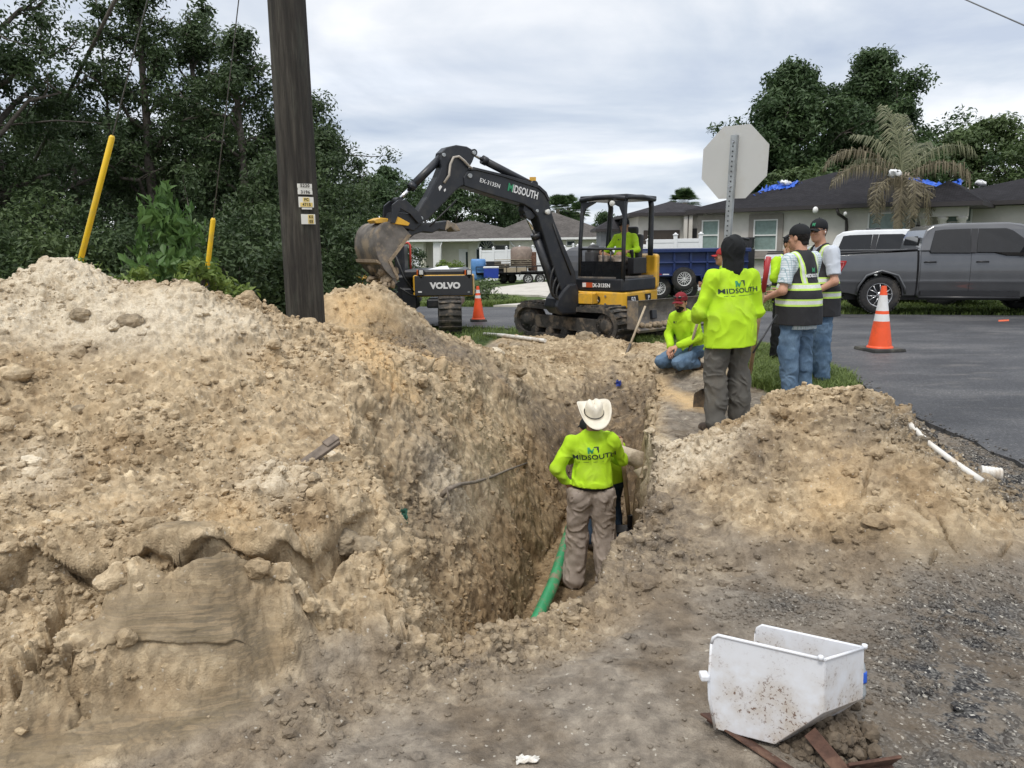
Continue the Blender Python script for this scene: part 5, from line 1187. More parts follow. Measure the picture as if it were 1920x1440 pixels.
    m_ = MB(); ws = [(4.20, 1.84), (4.80, 1.38)]; V_ = [(4.25+.0, .22, 1.83), (4.25, 1.78, 1.83), (4.83, 1.93, 1.40), (4.83, .07, 1.40)]; m_.add(np.array(V_)+np.array([.012, 0, .012]), [(0, 3, 2, 1)]); m_.build('windshield', TINT, t)
    m_ = MB(); m_.add(np.array([(1.885, .42, 1.70), (1.86, .36, 1.50), (1.86, 1.64, 1.50), (1.885, 1.58, 1.70)])-np.array([.012, 0, 0]), [(0, 1, 2, 3)]); m_.build('rear_window', TINT, t)
    m_ = MB(); m_.box((4.12, -.16, 1.43), (.16, .26, .20), taper=(.8, .9)); m_.tube([(4.12, -.1, 1.36), (4.14, .05, 1.33)], .03, 6); mr = m_.build('mirror', BLACKM, t, bevel=.03)
    MB().tube([(-.05, .35, .38), (.28, .35, .42)], .045, 10).build('exhaust_pipe', CHROME, t)
    MB().box((2.8, 1.0, .42), (5.0, .9, .25)).build('chassis', BLACKM, t)
    for xw in (ra, fa):
        for s in (0, 1): wheel(t, (xw, .16 if s == 0 else Wd-.16, .43), .43, .28, -1 if s == 0 else 1, rimm=rim)
    if roof_light:
        m_ = MB()
        for q in (-.25, 0, .25): m_.ell((2.6+.0*q, 1.0+q, 1.985), (.06, .05, .03), 6)
        m_.build('roof_lamp', BLACKM, t)
        MB().box((2.9, .62, 2.0), (.14, .04, .05)).build('antenna', BLACKM, t, bevel=.02)
    return t
pr = at(1563, 589, 17.6); gt = pickup('dark grey crew-cab pickup truck parked on the grass behind the big cone', (pr[0], 17.6, fz(pr[0], 17)+.02), math.radians(-14), car_paint('dark_grey_paint', (.105, .108, .115), .55))
gt.scale = (.93, 1, 1.02)
for o_ in gt.children:
    if o_.name.startswith('wheel'): o_.scale = (1/.93, 1, 1/1.02)
pw = at(1430, 560, 22.8); pickup('white crew-cab pickup truck parked behind the dark grey one', (pw[0], 22.8, fz(pw[0], 22)+.02), math.radians(-42), car_paint('white_paint', (.74, .76, .78), .0), roof_light=True)

# ---- blue dump trailer
BLUE = simple('blue_paint', (.010, .025, .105), .4, var=.2, scale=3, dirt=(.03, .05, .12), dscale=2); GALV = simple('galvanised', (.36, .38, .39), .45, metal=.5, var=.18, scale=9, dirt=(.26, .26, .25), dscale=5)
WHITE_RIM = simple('white_rim', (.7, .7, .7), .4, var=.06)
Yt = 24.5
def bt(px, py, Y=Yt): q = at(px, py, Y); return q
q0, q1 = bt(1216, 560), bt(1400, 560); tz = fz(q0[0], Yt)
bl = thing('dump_trailer', 'dark blue steel dump trailer parked behind the excavator and the hooded worker', 'trailer', (q0[0], Yt, tz)); Ln = q1[0]-q0[0]
zt1, zb1 = bt(1260, 470)[2]-tz, bt(1260, 521)[2]-tz
m_ = MB(); Wt = 2.0
for c, d in (((Ln/2, .03, (zt1+zb1)/2), (Ln, .06, zt1-zb1)), ((Ln/2, Wt, (zt1+zb1)/2), (Ln, .06, zt1-zb1)), ((.03, Wt/2, (zt1+zb1)/2), (.06, Wt-.1, zt1-zb1)), ((Ln-.03, Wt/2, (zt1+zb1)/2+.0), (.06, Wt-.1, zt1-zb1)), ((Ln/2, Wt/2, zb1+.04), (Ln-.14, Wt-.1, .06))): m_.box(c, d)
m_.build('bed', BLUE, bl, bevel=.01)
m_ = MB(); m_.box((Ln/2, -.05, zt1), (Ln+.1, .18, .12)); MB().box((Ln/2, Wt+.05, zt1), (Ln+.1, .18, .12)).build('top_rail', BLUE, bl, bevel=.02); m_.box((Ln/2, -.03, (zt1+zb1)/2+.05), (Ln, .08, .06)); m_.build('top_rail', BLUE, bl, bevel=.02)
m_ = MB()
for k in range(6): m_.box((Ln*(k+.5)/6, -.03, (zt1+zb1)/2), (.07, .08, zt1-zb1-.12))
m_.build('side_post', BLUE, bl, bevel=.01)
m_ = MB(); m_.box((Ln/2+.1, .25, .55), (Ln+.2, .12, .2)); m_.box((Ln/2+.1, Wt-.25, .55), (Ln+.2, .12, .2)); m_.box((Ln+.9, Wt/2, .5), (1.6, .12, .14)); m_.build('chassis', BLUE, bl, bevel=.01)
m_ = MB(); m_.box((.75, -.02, .76), (1.75, .42, .04)); m_.box((-.12, -.02, .62), (.04, .42, .3), rot=(0, .3, 0)); m_.box((1.62, -.02, .62), (.04, .42, .3), rot=(0, -.3, 0)); m_.build('fender', BLUE, bl, bevel=.01)
for xw in (.32, 1.18): wheel(bl, (xw, .02, .36), .36, .22, -1, rim_r=.55, spokes=8, rimm=WHITE_RIM)
wheel(bl, (1.18, Wt-.1, .36), .36, .22, 1, rim_r=.55, spokes=8, rimm=WHITE_RIM)
qs = bt(1283, 523, Yt-.3); wheel(bl, (qs[0]-q0[0], -.22, qs[2]-tz), .36, .2, -1, rim_r=.6, spokes=8, rimm=WHITE_RIM, name='spare_wheel')
MB().box((.22, -.075, zb1+.1), (.32, .012, .07)).build('reflector', RED_L, bl); MB().box((.52, -.075, zb1+.1), (.2, .012, .06)).build('reflector', WHITE_RIM, bl)
qe = bt(1396, 480, Yt); m_ = MB(); m_.box((qe[0]-q0[0]+.15, .6, 1.0), (.5, .7, 1.1)); m_.tube([(qe[0]-q0[0]-.1, .2, 1.5), (qe[0]-q0[0]-.1, .2, 1.9), (qe[0]-q0[0]+.2, .3, 1.85)], .05, 8); m_.build('toolbox', BLACKM, bl, bevel=.04)

# ---- utility trailer loaded with barrels and crates, far left
Yu = 46.0; u0, u1 = at(893, 520, Yu), at(1026, 520, Yu); uz = fz(u0[0], Yu)
ut = thing('utility_trailer', 'black tandem-axle utility trailer with white wheels in front of the white fence', 'trailer', (u0[0], Yu, uz)); Lu = u1[0]-u0[0]; dz_ = .62
m_ = MB(); m_.box((Lu/2, .9, dz_), (Lu, 1.8, .08)); 
for y_ in (.03, 1.77):
    m_.box((Lu/2, y_, dz_+.42), (Lu, .05, .05)); m_.box((Lu/2, y_, dz_+.02), (Lu, .06, .14))
    for k in range(8): m_.box((Lu*k/7, y_, dz_+.22), (.05, .05, .4))
m_.tube([(0, .9, dz_-.05), (-1.3, .9, dz_-.1)], .06, 6); m_.tube([(-1.0, .9, dz_), (-1.0, .9, .1)], .04, 6); m_.build('frame', BLACKM, ut)
m_ = MB(); m_.box((Lu*.55, .02, dz_+.2), (Lu*.32, .03, .32)); m_.build('side_board', simple('plywood', (.34, .28, .2), .8), ut)
m_ = MB(); m_.box((Lu*.82, -.1, .74), (1.6, .26, .05)); m_.box((Lu*.82-.85, -.1, .6), (.05, .26, .3), rot=(0, .4, 0)); m_.build('fender', BLACKM, ut)
for xw in (Lu*.73, Lu*.90): wheel(ut, (xw, -.08, .31), .31, .2, -1, rim_r=.62, spokes=6, rimm=WHITE_RIM)
for xw in (Lu*.38, Lu*.5): wheel(ut, (xw, 1.7, .30), .31, .2, 1, rim_r=.62, spokes=6, rimm=BLACKM)
def prop(name, label, cat, mb_, mat, px, Y, z_, rz=0, group=None, bevel=0):
    x_ = at(px, 500, Y)[0]; o = mb_.build(name, mat, loc=(x_, Y, z_), bevel=bevel); o.rotation_euler = (0, 0, rz); return tag(o, label, cat, group)
BARB = simple('barrel_blue', (.10, .24, .50), .45, var=.12); BARD = simple('cooler_blue', (.02, .05, .32), .4, var=.1); RUST = simple('rusty_steel', (.13, .065, .04), .8, var=.45, scale=14, bump=.4, dirt=(.05, .03, .025), dscale=8); WOODP = simple('pallet_wood', (.30, .255, .19), .85, var=.3, scale=9)
prop('barrel', 'light blue plastic barrel at the front end of the utility trailer', 'barrel', MB().lathe([(.38, 0), (.44, .12), (.45, .5), (.42, .55), (.45, .6), (.45, 1.15), (.40, 1.25), (.36, 1.25), (.36, 1.2), (.0, 1.2)], n=24), BARB, 897, Yu+.6, uz+.25)
m_ = MB(); m_.mat(0).box((0, 0, .3), (.85, .5, .6), taper=(1.05, 1.05)); m_.mat(1).box((0, 0, .64), (.92, .56, .1)); o = m_.build('cooler', [BARD, WHITE_RIM], loc=(at(921, 500, Yu-.1)[0], Yu-.25, uz+.38), bevel=.03); tag(o, 'dark blue cooler box with white lid on the utility trailer tongue', 'cooler')
m_ = MB()
for k in range(5): m_.box((0, 0, .05+k*.12), (2.2, .9, .03)); m_.box((-.9+k*.45, 0, .11+k*.1), (.1, .9, .09))
prop('pallet', 'stack of grey wooden pallets and boards lying on the utility trailer', 'pallet stack', m_, WOODP, 962, Yu+.7, uz+.9)
m_ = MB(); m_.box((0, 0, .25), (1.5, .8, .4)); m_.box((-.2, 0, .55), (.9, .5, .2)); m_.tube([(-.8, 0, .1), (-.8, 0, .6), (-.4, 0, .6)], .04, 6); prop('machine_crate', 'black open metal crate with tools near the front of the utility trailer', 'crate', m_, BLACKM, 932, Yu+.9, uz+.7, bevel=.02)
prop('tank', 'brown rusted round tank standing at the rear of the utility trailer', 'tank', MB().lathe([(.0, 0), (.6, 0), (.66, .06), (.66, 1.0), (.5, 1.18), (.0, 1.22)], n=28), simple('brown_tank', (.22, .17, .14), .7, var=.25, dirt=(.12, .08, .06)), 978, Yu+1.0, uz+1.0)
m_ = MB(); m_.box((0, 0, .45), (.5, .6, .9)); m_.box((.1, 0, 1.0), (.3, .4, .25)); prop('generator', 'rust red machine standing behind the brown tank on the trailer', 'machine', m_, RUST, 998, Yu+1.0, uz+.75, bevel=.04)

# ---- cones
ORANGE = simple('cone_orange', (.85, .10, .025), .5, var=.08, dirt=(.35, .08, .04), dscale=5, dirt_amt=.35); REFL = simple('cone_white', (.72, .72, .72), .35, var=.06, dirt=(.5, .47, .42), dirt_amt=.4); CBASE = simple('cone_base', (.035, .035, .033), .85, var=.3, dirt=(.16, .15, .12), dscale=4)
def cone(label, P, H, rz, stripes, wb):
    t = thing('traffic_cone', label, 'traffic cone', P, rz, 'traffic cones'); r0, r1 = H*.175, H*.036
    R_ = lambda z_: r0+(r1-r0)*(z_-.05)/(H-.05)
    cuts = sorted({.05, H}|{s for q in stripes for s in q}); m_ = MB()
    for a, b in zip(cuts[:-1], cuts[1:]):
        m_.mat(1 if any(q[0] <= a < q[1] for q in stripes) else 0).lathe([(R_(a), a), (R_((a+b)/2), (a+b)/2), (R_(b), b)], n=32, caps=False)
    m_.mat(0).lathe([(r1, H), (r1*.6, H), (r1*.55, H-.04)], n=24, caps=False); m_.lathe([(r0*1.12, .045), (r0*1.1, .06), (r0, .075)], n=32, caps=False)
    m_.build('body', [ORANGE, REFL], t)
    m_ = MB(); m_.box((0, 0, .022), (wb, wb, .044), taper=(.96, .96)); m_.build('base', CBASE, t, bevel=.008)
    return t
pc_ = onz(1649, 657, .035); Hc = .96
cone('big clean orange cone on the asphalt in front of the dark grey pickup', (pc_[0], pc_[1], .037), Hc, .18, [(.46*Hc, .57*Hc), (.62*Hc, .86*Hc)], .52)
pc_ = onz(897, 602, .035); cone('small far cone left of the excavator, smudged, near the black counterweight machine', (pc_[0], pc_[1], .037), .76, .1, [(.50, .56), (.61, .68)], .36)

# ---- stop sign seen from behind
SIGNB = simple('sign_back', (.52, .52, .505), .5, metal=.2, var=.05, scale=2, dirt=(.44, .42, .38), dscale=2, dirt_amt=.5)
Ys = 8.35; sc0 = at(1376, 304, Ys); sb = at(1347, 706, Ys)
sg = thing('stop_sign', 'leaning stop sign seen from its bare back, on a galvanised U-post behind the hooded worker', 'road sign', (sb[0], Ys, 0))
dirp = np.array([sc0[0]-sb[0], 0, sc0[2]-0]); Lp = np.linalg.norm(dirp); dirp /= Lp; xv = np.array([dirp[2], 0, -dirp[0]])
yaw = math.radians(-43); Ux = np.array([math.cos(yaw), math.sin(yaw), 0]); Vx = dirp; Wx = np.cross(Ux, Vx); Wx /= np.linalg.norm(Wx); Ux = np.cross(Vx, Wx)
cs = sc0-np.array([sb[0], Ys, 0]); R8 = .372
oc = [(R8*math.cos(math.pi/8+k*math.pi/4)/math.cos(math.pi/8)*1.0, R8*math.sin(math.pi/8+k*math.pi/4)/math.cos(math.pi/8)) for k in range(8)]
m_ = MB(); m_.prism(oc, -.012, -.009, (cs, Ux, Vx, Wx)); m_.build('sign_plate', SIGNB, sg)
m_ = MB(); m_.prism([(p[0]*.99, p[1]*.99) for p in oc], -.013, -.0125, (cs, Ux, Vx, Wx)); m_.build('sign_face', simple('sign_red', (.5, .02, .02), .4), sg)
m_ = MB(); b0 = np.zeros(3)-dirp*.4; 
for (a, b, wu, ww) in ((-.03, .0, .008, .045), (.03, .0, .008, .045), (0, .018, .055, .006)):
    c_ = dirp*(Lp+.27-.4)/2; Rm = np.stack([Ux, Wx, Vx], 1); mm = MB(); mm.box((a, b+.02, (Lp+.27)/2-.2), (wu, ww, Lp+.67)); mm.xform(Rm, np.zeros(3)); m_.add(mm.v[0], mm.f)
m_.mat(1)
for k in range(int(Lp/.0508*1.08)):
    c_ = dirp*(.1+k*.0508)+Wx*.0445; q = MB(); q.lathe([(.008, 0), (.008, .0012)], c_-Wx*.0, Wx, n=8); m_.add(q.v[0], [f for f in q.f])
m_.build('post', [GALV, BLACKM], sg)
m_ = MB()
for s_ in (.2, -.25): m_.lathe([(.012, 0), (.012, .012)], cs+Vx*s_+Wx*.046, Wx, n=6)
m_.build('bolt', CHROME, sg)
# ================================================================ EXCAVATORS
JDB = simple('boom_black', (.014, .016, .021), .38, var=.2, scale=3, dirt=(.05, .047, .042), dscale=4, dirt_amt=.45, spec=.55)
JDY = simple('machine_yellow', (.72, .40, .035), .4, var=.07, scale=3, dirt=(.40, .27, .10), dscale=5, dirt_amt=.5)
STEELD = simple('dirty_steel', (.16, .145, .13), .6, metal=.25, var=.35, scale=7, bump=.4, dirt=(.34, .27, .19), dscale=4, dirt_amt=.85)
TRACKM = simple('track_rubber', (.05, .047, .043), .9, var=.35, scale=12, bump=.5, dirt=(.20, .16, .12), dscale=5, dirt_amt=.85)
ROD = simple('chrome_rod', (.7, .7, .7), .12, metal=1, var=.03); HOSE = simple('hose_black', (.018, .018, .018), .5); HOSEP = simple('hose_pale', (.42, .38, .33), .6)
LAMPG = simple('lamp_glass', (.65, .65, .62), .15, var=.1); MUD = simple('mud', (.27, .21, .145), .95, var=.35, scale=18, bump=.8)
WHITE_D = simple('decal_white', (.75, .75, .75), .4, var=.04); GREEN_D = simple('decal_green', (.03, .26, .12), .4, var=.05)
Cx = np.array([1.60, 13.6, .06])
jd = thing('excavator', 'yellow and black mini excavator with operator, digging with its black boom and bucket', 'excavator', Cx)
def frame(fx, fy, o=(0, 0, 0)):
    f_ = np.array([fx, fy, 0.]); f_ /= np.linalg.norm(f_); l_ = np.array([-f_[1], f_[0], 0.]); return np.stack([f_, l_, [0, 0, 1.]], 1), np.array(o, float)
RU, OU = frame(.64, -.77); RH, OH = frame(-.64, -.77)     # undercarriage: x towards the blade, y away; house: x forward, y to the cab side
def part_(mb_, R, O, name, mat, par=jd, **k): mb_.xform(R, O); return mb_.build(name, mat, par, **k)
def track_loop(L_, H_, n=54):
    r = H_/2; s = L_-2*r; per = 2*s+2*math.pi*r; P = []
    for i in range(n):
        d = per*i/n
        if d < s: P.append((-s/2+d, 0, 0))
        elif d < s+math.pi*r: a = (d-s)/r; P.append((s/2+r*math.sin(a), r-r*math.cos(a), -a))
        elif d < 2*s+math.pi*r: P.append((s/2-(d-s-math.pi*r), 2*r-.02*math.sin(math.pi*(d-s-math.pi*r)/s), math.pi))
        else: a = (d-2*s-math.pi*r)/r; P.append((-s/2-r*math.sin(a), r+r*math.cos(a), math.pi-a))
    return P
def track(par, R, O, L_, H_, w_, yc, mats, lugs=54):
    m_ = MB(); lp = track_loop(L_, H_, lugs*2)
    for sgn in (1,):
        n = len(lp); inn = []; 
        for x_, z_, a in lp:
            nx, nz = math.sin(a), -math.cos(a) if False else -math.cos(a); inn.append((x_+0*nx, z_))
        out_ = [(x_, z_) for x_, z_, a in lp]; cz = H_/2
        inn = [(x_*(1-.14/L_), cz+(z_-cz)*(1-.17/H_)) for x_, z_ in out_]
        V_ = [(p[0], y_, p[1]) for y_ in (yc-w_/2, yc+w_/2) for p in out_]+[(p[0], y_, p[1]) for y_ in (yc-w_/2, yc+w_/2) for p in inn]
        F_ = []
        for i in range(n):
            j = (i+1) % n; F_ += [(i, j, n+j, n+i), (2*n+i, 3*n+i, 3*n+j, 2*n+j), (i, 2*n+i, 2*n+j, j), (n+i, n+j, 3*n+j, 3*n+i)]
        m_.add(V_, F_)
    lp2 = track_loop(L_+.03, H_+.03, lugs)
    for x_, z_, a in lp2: m_.box((x_, yc-w_*.22, z_-.015), (.035, w_*.54, .032), rot=(0, a, .18)); m_.box((x_, yc+w_*.24, z_-.015), (.035, w_*.5, .032), rot=(0, a, -.18))
    t_ = part_(m_, R, O, 'track', mats[0], par)
    m_ = MB(); m_.box((0, yc, H_*.46), (L_-H_*.9, w_*.72, H_*.34)); m_.box((0, yc-w_*.3, H_*.62), (L_*.62, .05, .06))
    for k in range(5): m_.lathe([(.08, -w_*.42), (.085, w_*.42)], (-L_*.30+k*L_*.15, yc, .12), (0, 1, 0), n=14)
    m_.lathe([(.055, -w_*.3), (.055, w_*.3)], (0, yc, H_-.12), (0, 1, 0), n=12)
    part_(m_, R, O, 'track_frame', mats[0], par, bevel=.015)
    for sx, nm in ((-1, 'sprocket'), (1, 'idler')):
        m_ = MB(); rr = H_*.36; m_.lathe([(rr, -w_*.3), (rr*.95, -w_*.36), (rr*.5, -w_*.36), (rr*.45, -w_*.44), (rr*.2, -w_*.46), (.001, -w_*.46)], (sx*(L_/2-H_/2), yc, H_/2), (0, 1, 0), n=20, caps=False); m_.lathe([(rr, -w_*.3), (rr, w_*.3)], (sx*(L_/2-H_/2), yc, H_/2), (0, 1, 0), n=20)
        for k in range(8): m_.lathe([(.014, -w_*.40), (.014, -w_*.34)], (sx*(L_/2-H_/2)+math.cos(k*.785)*rr*.7, yc, H_/2+math.sin(k*.785)*rr*.7), (0, 1, 0), n=6)
        part_(m_, R, O, nm, mats[0], par)
    return t_
for yc in (-.77, .77): track(jd, RU, OU, 2.5, .60, .40, yc, (TRACKM, STEELD))
m_ = MB(); m_.box((0, 0, .42), (1.3, 1.2, .22)); m_.box((.55, 0, .40), (.5, .9, .16)); part_(m_, RU, OU, 'undercarriage', JDB, bevel=.02)
m_ = MB(); m_.lathe([(.46, .50), (.46, .60)], n=30); part_(m_, RU, OU, 'slew_ring', JDB)
# blade: curved plate on two arms
m_ = MB(); prof = [(1.62+.09*math.cos(a)-.0, .50+.21*math.sin(a)*1.0) for a in np.linspace(-1.25, 1.25, 9)]
pr_ = [(1.56-.10*math.cos(a), .52+.22*math.sin(a)) for a in np.linspace(-1.35, 1.35, 11)]; pr2 = [(x_+.035, z_) for x_, z_ in pr_][::-1]
m_.prism(pr_+pr2, -.98, .98, (np.zeros(3), np.array([1., 0, 0]), np.array([0, 0, 1.]), np.array([0, 1., 0])))
for y_ in (-.98, .98): m_.box((1.58, y_, .52), (.2, .03, .44))
m_.box((1.66, 0, .30), (.12, 1.96, .05), rot=(0, .5, 0)); bd = part_(m_, RU, OU, 'blade', STEELD, bevel=.006)
m_ = MB()
for y_ in (-.42, .42): m_.box((1.05, y_, .44), (1.0, .12, .14), rot=(0, -.12, 0))
m_.tube([(.55, 0, .55), (1.4, 0, .62)], .05, 8); part_(m_, RU, OU, 'blade_arm', JDB, bevel=.01)
rg = np.random.default_rng(4); m_ = MB()
for k in range(60):
    y_ = rg.uniform(-.9, .9); m_.ell((1.66+rg.uniform(-.05, .04), y_, .335+rg.random()*.04), (.03+.03*rg.random(), .05, .025+.02*rg.random()), 3, rot=(rg.random(), rg.random(), 0))
part_(m_, RU, OU, 'soil', MUD, bd)
# upper structure (x forward, y cab side)
def plan(mb_, pts, z0, z1): mb_.prism(pts, z0, z1, (np.zeros(3), np.array([1., 0, 0]), np.array([0, 1., 0]), np.array([0, 0, 1.]))); return mb_
body_plan = [(.74, .86), (.78, .55), (.78, -.30), (.55, -.48), (-.2, -.85), (-.75, -.70), (-1.0, -.30), (-1.0, .30), (-.78, .66), (-.42, .86), (.0, .92), (.66, .92)]
m_ = MB(); plan(m_, body_plan, .56, .83); part_(m_, RH, OH, 'body', JDY, bevel=.03, seg=3)
m_ = MB(); plan(m_, [(-.30, .915), (-.45, .87), (-.80, .68), (-1.03, .32), (-1.03, -.32), (-.78, -.72), (-.5, -.8), (-.48, .5), (-.30, .7)], .835, 1.42); v = m_.v[0]; part_(m_, RH, OH, 'counterweight', JDY, bevel=.05, seg=3)
m_ = MB(); plan(m_, [(.75, .87), (.77, -.02), (-.29, -.02), (-.29, .9), (.64, .925)], .835, 1.04); sk = part_(m_, RH, OH, 'skirt_panel', JDB, bevel=.02)
m_ = MB(); plan(m_, [(.72, .84), (.74, .0), (-.28, .0), (-.28, .86)], 1.043, 1.07); part_(m_, RH, OH, 'floor', STEELD)
# right hand hood
m_ = MB(); arc_ = [(-.95, .84)]+[(-.2+.72*math.cos(a), .84+.72*math.sin(a)) for a in np.linspace(2.5, .0, 12)]; m_.prism(arc_, -.72, -.10, (np.zeros(3), np.array([1., 0, 0]), np.array([0, 0, 1.]), np.array([0, 1., 0]))); part_(m_, RH, OH, 'hood', JDB, bevel=.04, seg=3)
# yellow swing arm cover, steps and small fittings on the front face
m_ = MB(); m_.box((.88, .18, .72), (.18, .52, .17)); m_.box((.86, -.1, .77), (.22, .2, .16)); m_.tube([(.86, .45, .80), (.90, .1, .82), (.92, -.1, .86)], .025, 8); part_(m_, RH, OH, 'front_bracket', JDY, bevel=.03)
# canopy
m_ = MB(); r_ = .034
posts = [((.70, .02), (.66, .04)), ((.70, .86), (.63, .84)), ((-.16, .86), (-.20, .84)), ((-.16, .02), (-.20, .04))]; zT = 2.33
names = []
for k, ((xa, ya), (xb, yb)) in enumerate(posts):
    m1 = MB(); zb2 = 1.0 if k < 2 else 1.4
    m1.tube([(xa, ya, zb2), (xa, ya, 1.6), (xb, yb, zT-.12), (xb-.03*(1 if k < 2 else -1), yb, zT-.02)], r_ if k < 2 else r_*1.35, 10); part_(m1, RH, OH, 'canopy_post', JDB)
m_ = MB(); plan(m_, [(.69, .90), (.69, .0), (.55, -.03), (-.24, -.03), (-.27, .90)], zT-.03, zT+.05); 
m_.tube([(.68, .0, zT-.02), (.69, .3, zT+.01), (.69, .6, zT+.01), (.68, .88, zT-.02)], .045, 8); m_.tube([(.66, .87, zT-.0), (.2, .9, zT+.02), (-.24, .88, zT-.01)], .04, 8); part_(m_, RH, OH, 'canopy_roof', JDB, bevel=.02)
for y_ in (.02, .86):
    s = -1 if y_ > .5 else 1
    m_ = MB(); m_.prism([(0, 0), (0, -.30), (.02, -.28), (.10, -.10), (.28, -.02), (.30, 0)], -.015, .015, (np.array([.675, y_, zT-.05]), np.array([0, float(s), 0]), np.array([0, 0, 1.]), np.array([1., 0, 0]))); part_(m_, RH, OH, 'canopy_gusset', JDB)
m_ = MB(); m_.lathe([(.035, 0), (.045, .05), (.04, .055), (.001, .055)], (.70, .66, zT-.09), (1, 0, -.1), n=16, caps=False); wl = part_(m_, RH, OH, 'work_light', LAMPG)
m_ = MB(); m_.tube([(.71, .0, 1.52), (.71, .86, 1.52)], .02, 8); part_(m_, RH, OH, 'guard_bar', JDB)
m_ = MB(); m_.box((.715, .43, 1.18), (.015, .82, .28)); part_(m_, RH, OH, 'front_panel', TINT)
m_ = MB(); m_.box((-.02, .43, 1.13), (.42, .50, .12)); part_(m_, RH, OH, 'seat_base', BLACKM, bevel=.03)
m_ = MB(); m_.box((.02, .43, 1.22), (.46, .48, .10)); m_.box((-.22, .43, 1.50), (.12, .46, .52), rot=(0, -.15, 0)); m_.box((-.26, .43, 1.82), (.08, .26, .14)); st_ = part_(m_, RH, OH, 'seat', simple('seat_vinyl', (.035, .035, .038), .6), bevel=.04, seg=3)
for y_ in (.14, .76):
    m_ = MB(); m_.box((.10, y_, 1.24), (.42, .12, .26)); m_.tube([(.24, y_, 1.34), (.27, y_, 1.42), (.29, y_, 1.50)], [.02, .03, .035], 8); part_(m_, RH, OH, 'control_console', BLACKM, bevel=.03)
m_ = MB(); m_.box((.42, .10, 1.28), (.30, .18, .44)); m_.ell((.42, .10, 1.5), (.16, .09, .1), 8); part_(m_, RH, OH, 'dash_console', simple('console_grey', (.06, .06, .065), .6), bevel=.04, seg=3)
m_ = MB(); m_.tube([(.5, .35, 1.08), (.52, .35, 1.5)], .014, 6); m_.tube([(.5, .5, 1.08), (.52, .5, 1.5)], .014, 6); m_.ell((.52, .35, 1.5), (.02, .02, .03), 5); m_.ell((.52, .5, 1.5), (.02, .02, .03), 5); part_(m_, RH, OH, 'travel_lever', BLACKM)
# decals on the house: left side and front face
def hdec(s, size, mat, x_, y_, z_, face, bold=0, sx=1, name='lettering', spacing=1):
    O = RH@np.array([x_, y_, z_])
    U = RH@np.array([0, 1., 0]) if face == 'f' else RH@np.array([-1., 0, 0]); Vv = np.array([0, 0, 1.])
    return decal(name, s, size, mat, jd, O, U, Vv, bold, sx, spacing)
hdec('EX-3135N', .085, WHITE_D, .775, .48, .93, 'f', .003); 
def hplate(pts, mat, x_, y_, z_, face, name='decal_plate'):
    O = RH@np.array([x_, y_, z_]); U = RH@np.array([0, 1., 0]) if face == 'f' else RH@np.array([-1., 0, 0]); W = np.cross(U, [0, 0, 1.])
    return MB().prism(pts, 0, .004, (O, U, np.array([0, 0, 1.]), W)).build(name, mat, jd)
hplate([(-.10, -.04), (.10, -.04), (.10, .04), (-.10, .04)], simple('orange_sticker', (.5, .09, .03), .4), .776, .22, .935, 'f'); hplate([(-.035, -.035), (.035, -.035), (.035, .035), (-.035, .035)], WHITE_D, .782, .16, .935, 'f')
# emblem: black rounded shield with a white leaping animal shape
hplate([(math.cos(a)*.062*(1.12 if abs(math.sin(2*a)) > .8 else 1), math.sin(a)*.062) for a in np.linspace(0, 6.28, 21)[:-1]], BLACKM, .788, .42, .70, 'f', 'emblem')
hplate([(-.035, -.03), (-.012, -.005), (-.03, .03), (-.012, .03), (.0, .008), (.022, .0), (.038, -.028), (.012, -.02), (-.01, -.02)], WHITE_D, .794, .42, .70, 'f', 'emblem')
hplate([(-.16, -.075), (.22, -.075), (.17, .075), (-.16, .075)], BLACKM, .52, .928, .69, 's'); hplate([(-.05, -.065), (.10, -.065), (.10, .075), (-.1, .075)], BLACKM, .02, .928, .70, 's')
hdec('50', .12, WHITE_D, .50, .934, .695, 's', .004, 1.15); hdec('P', .10, WHITE_D, -.0, .934, .705, 's', .003, 1.1)
m_ = MB()
for y_ in (.1, .25, .58): m_.lathe([(.018, 0), (.018, .012)], (.785, y_, .76), (1, 0, 0), n=8); m_.lathe([(.018, 0), (.018, .012)], (.785, y_, .63), (1, 0, 0), n=8)
part_(m_, RH, OH, 'bolt', STEELD)
# ---- boom group: lies in a vertical plane through the swing post
pv = Cx+RH@np.array([.93, 0, 0]); bdir = np.array([-.85, -.53, 0]); bdir /= np.linalg.norm(bdir); nb = np.array([-bdir[1], bdir[0], 0.])
if nb[1] > 0: nb = -nb
def bp(px, py, off=0.0):
    o_ = pv+nb*off; d = ray(px, py); t_ = ((o_-CAM)@nb)/(d@nb); p_ = CAM+d*t_-o_; return (p_[:2]@bdir[:2], p_[2]+o_[2])
MP = (pv-Cx-np.array([0, 0, pv[2]])+np.array([0, 0, 0]), bdir, np.array([0, 0, 1.]), nb); MP = (np.array([pv[0]-Cx[0], pv[1]-Cx[1], -Cx[2]]), bdir, np.array([0, 0, 1.]), nb)
def P3(px, py, off=0.0): s, z_ = bp(px, py); return MP[0]+bdir*s+np.array([0, 0, z_])+nb*off
def plate(name, pxs, w_, mat, off=0.0, par=jd, bevel=.015, seg=2, label=None):
    return MB().prism([bp(*p) for p in pxs], off-w_/2, off+w_/2, MP).build(name, mat, par, bevel=bevel, seg=seg, label=label)
boom = plate('boom', [(864, 350), (862, 334), (870, 321), (886, 318), (935, 330), (978, 342), (1002, 351), (1014, 362), (1021, 378), (1026, 396), (1031, 413), (1050, 460), (1071, 510), (1073, 545), (1062, 556), (1048, 552), (1041, 535), (1020, 470), (1001, 408), (990, 393), (975, 384), (940, 374), (900, 362), (878, 355)], .24, JDB)
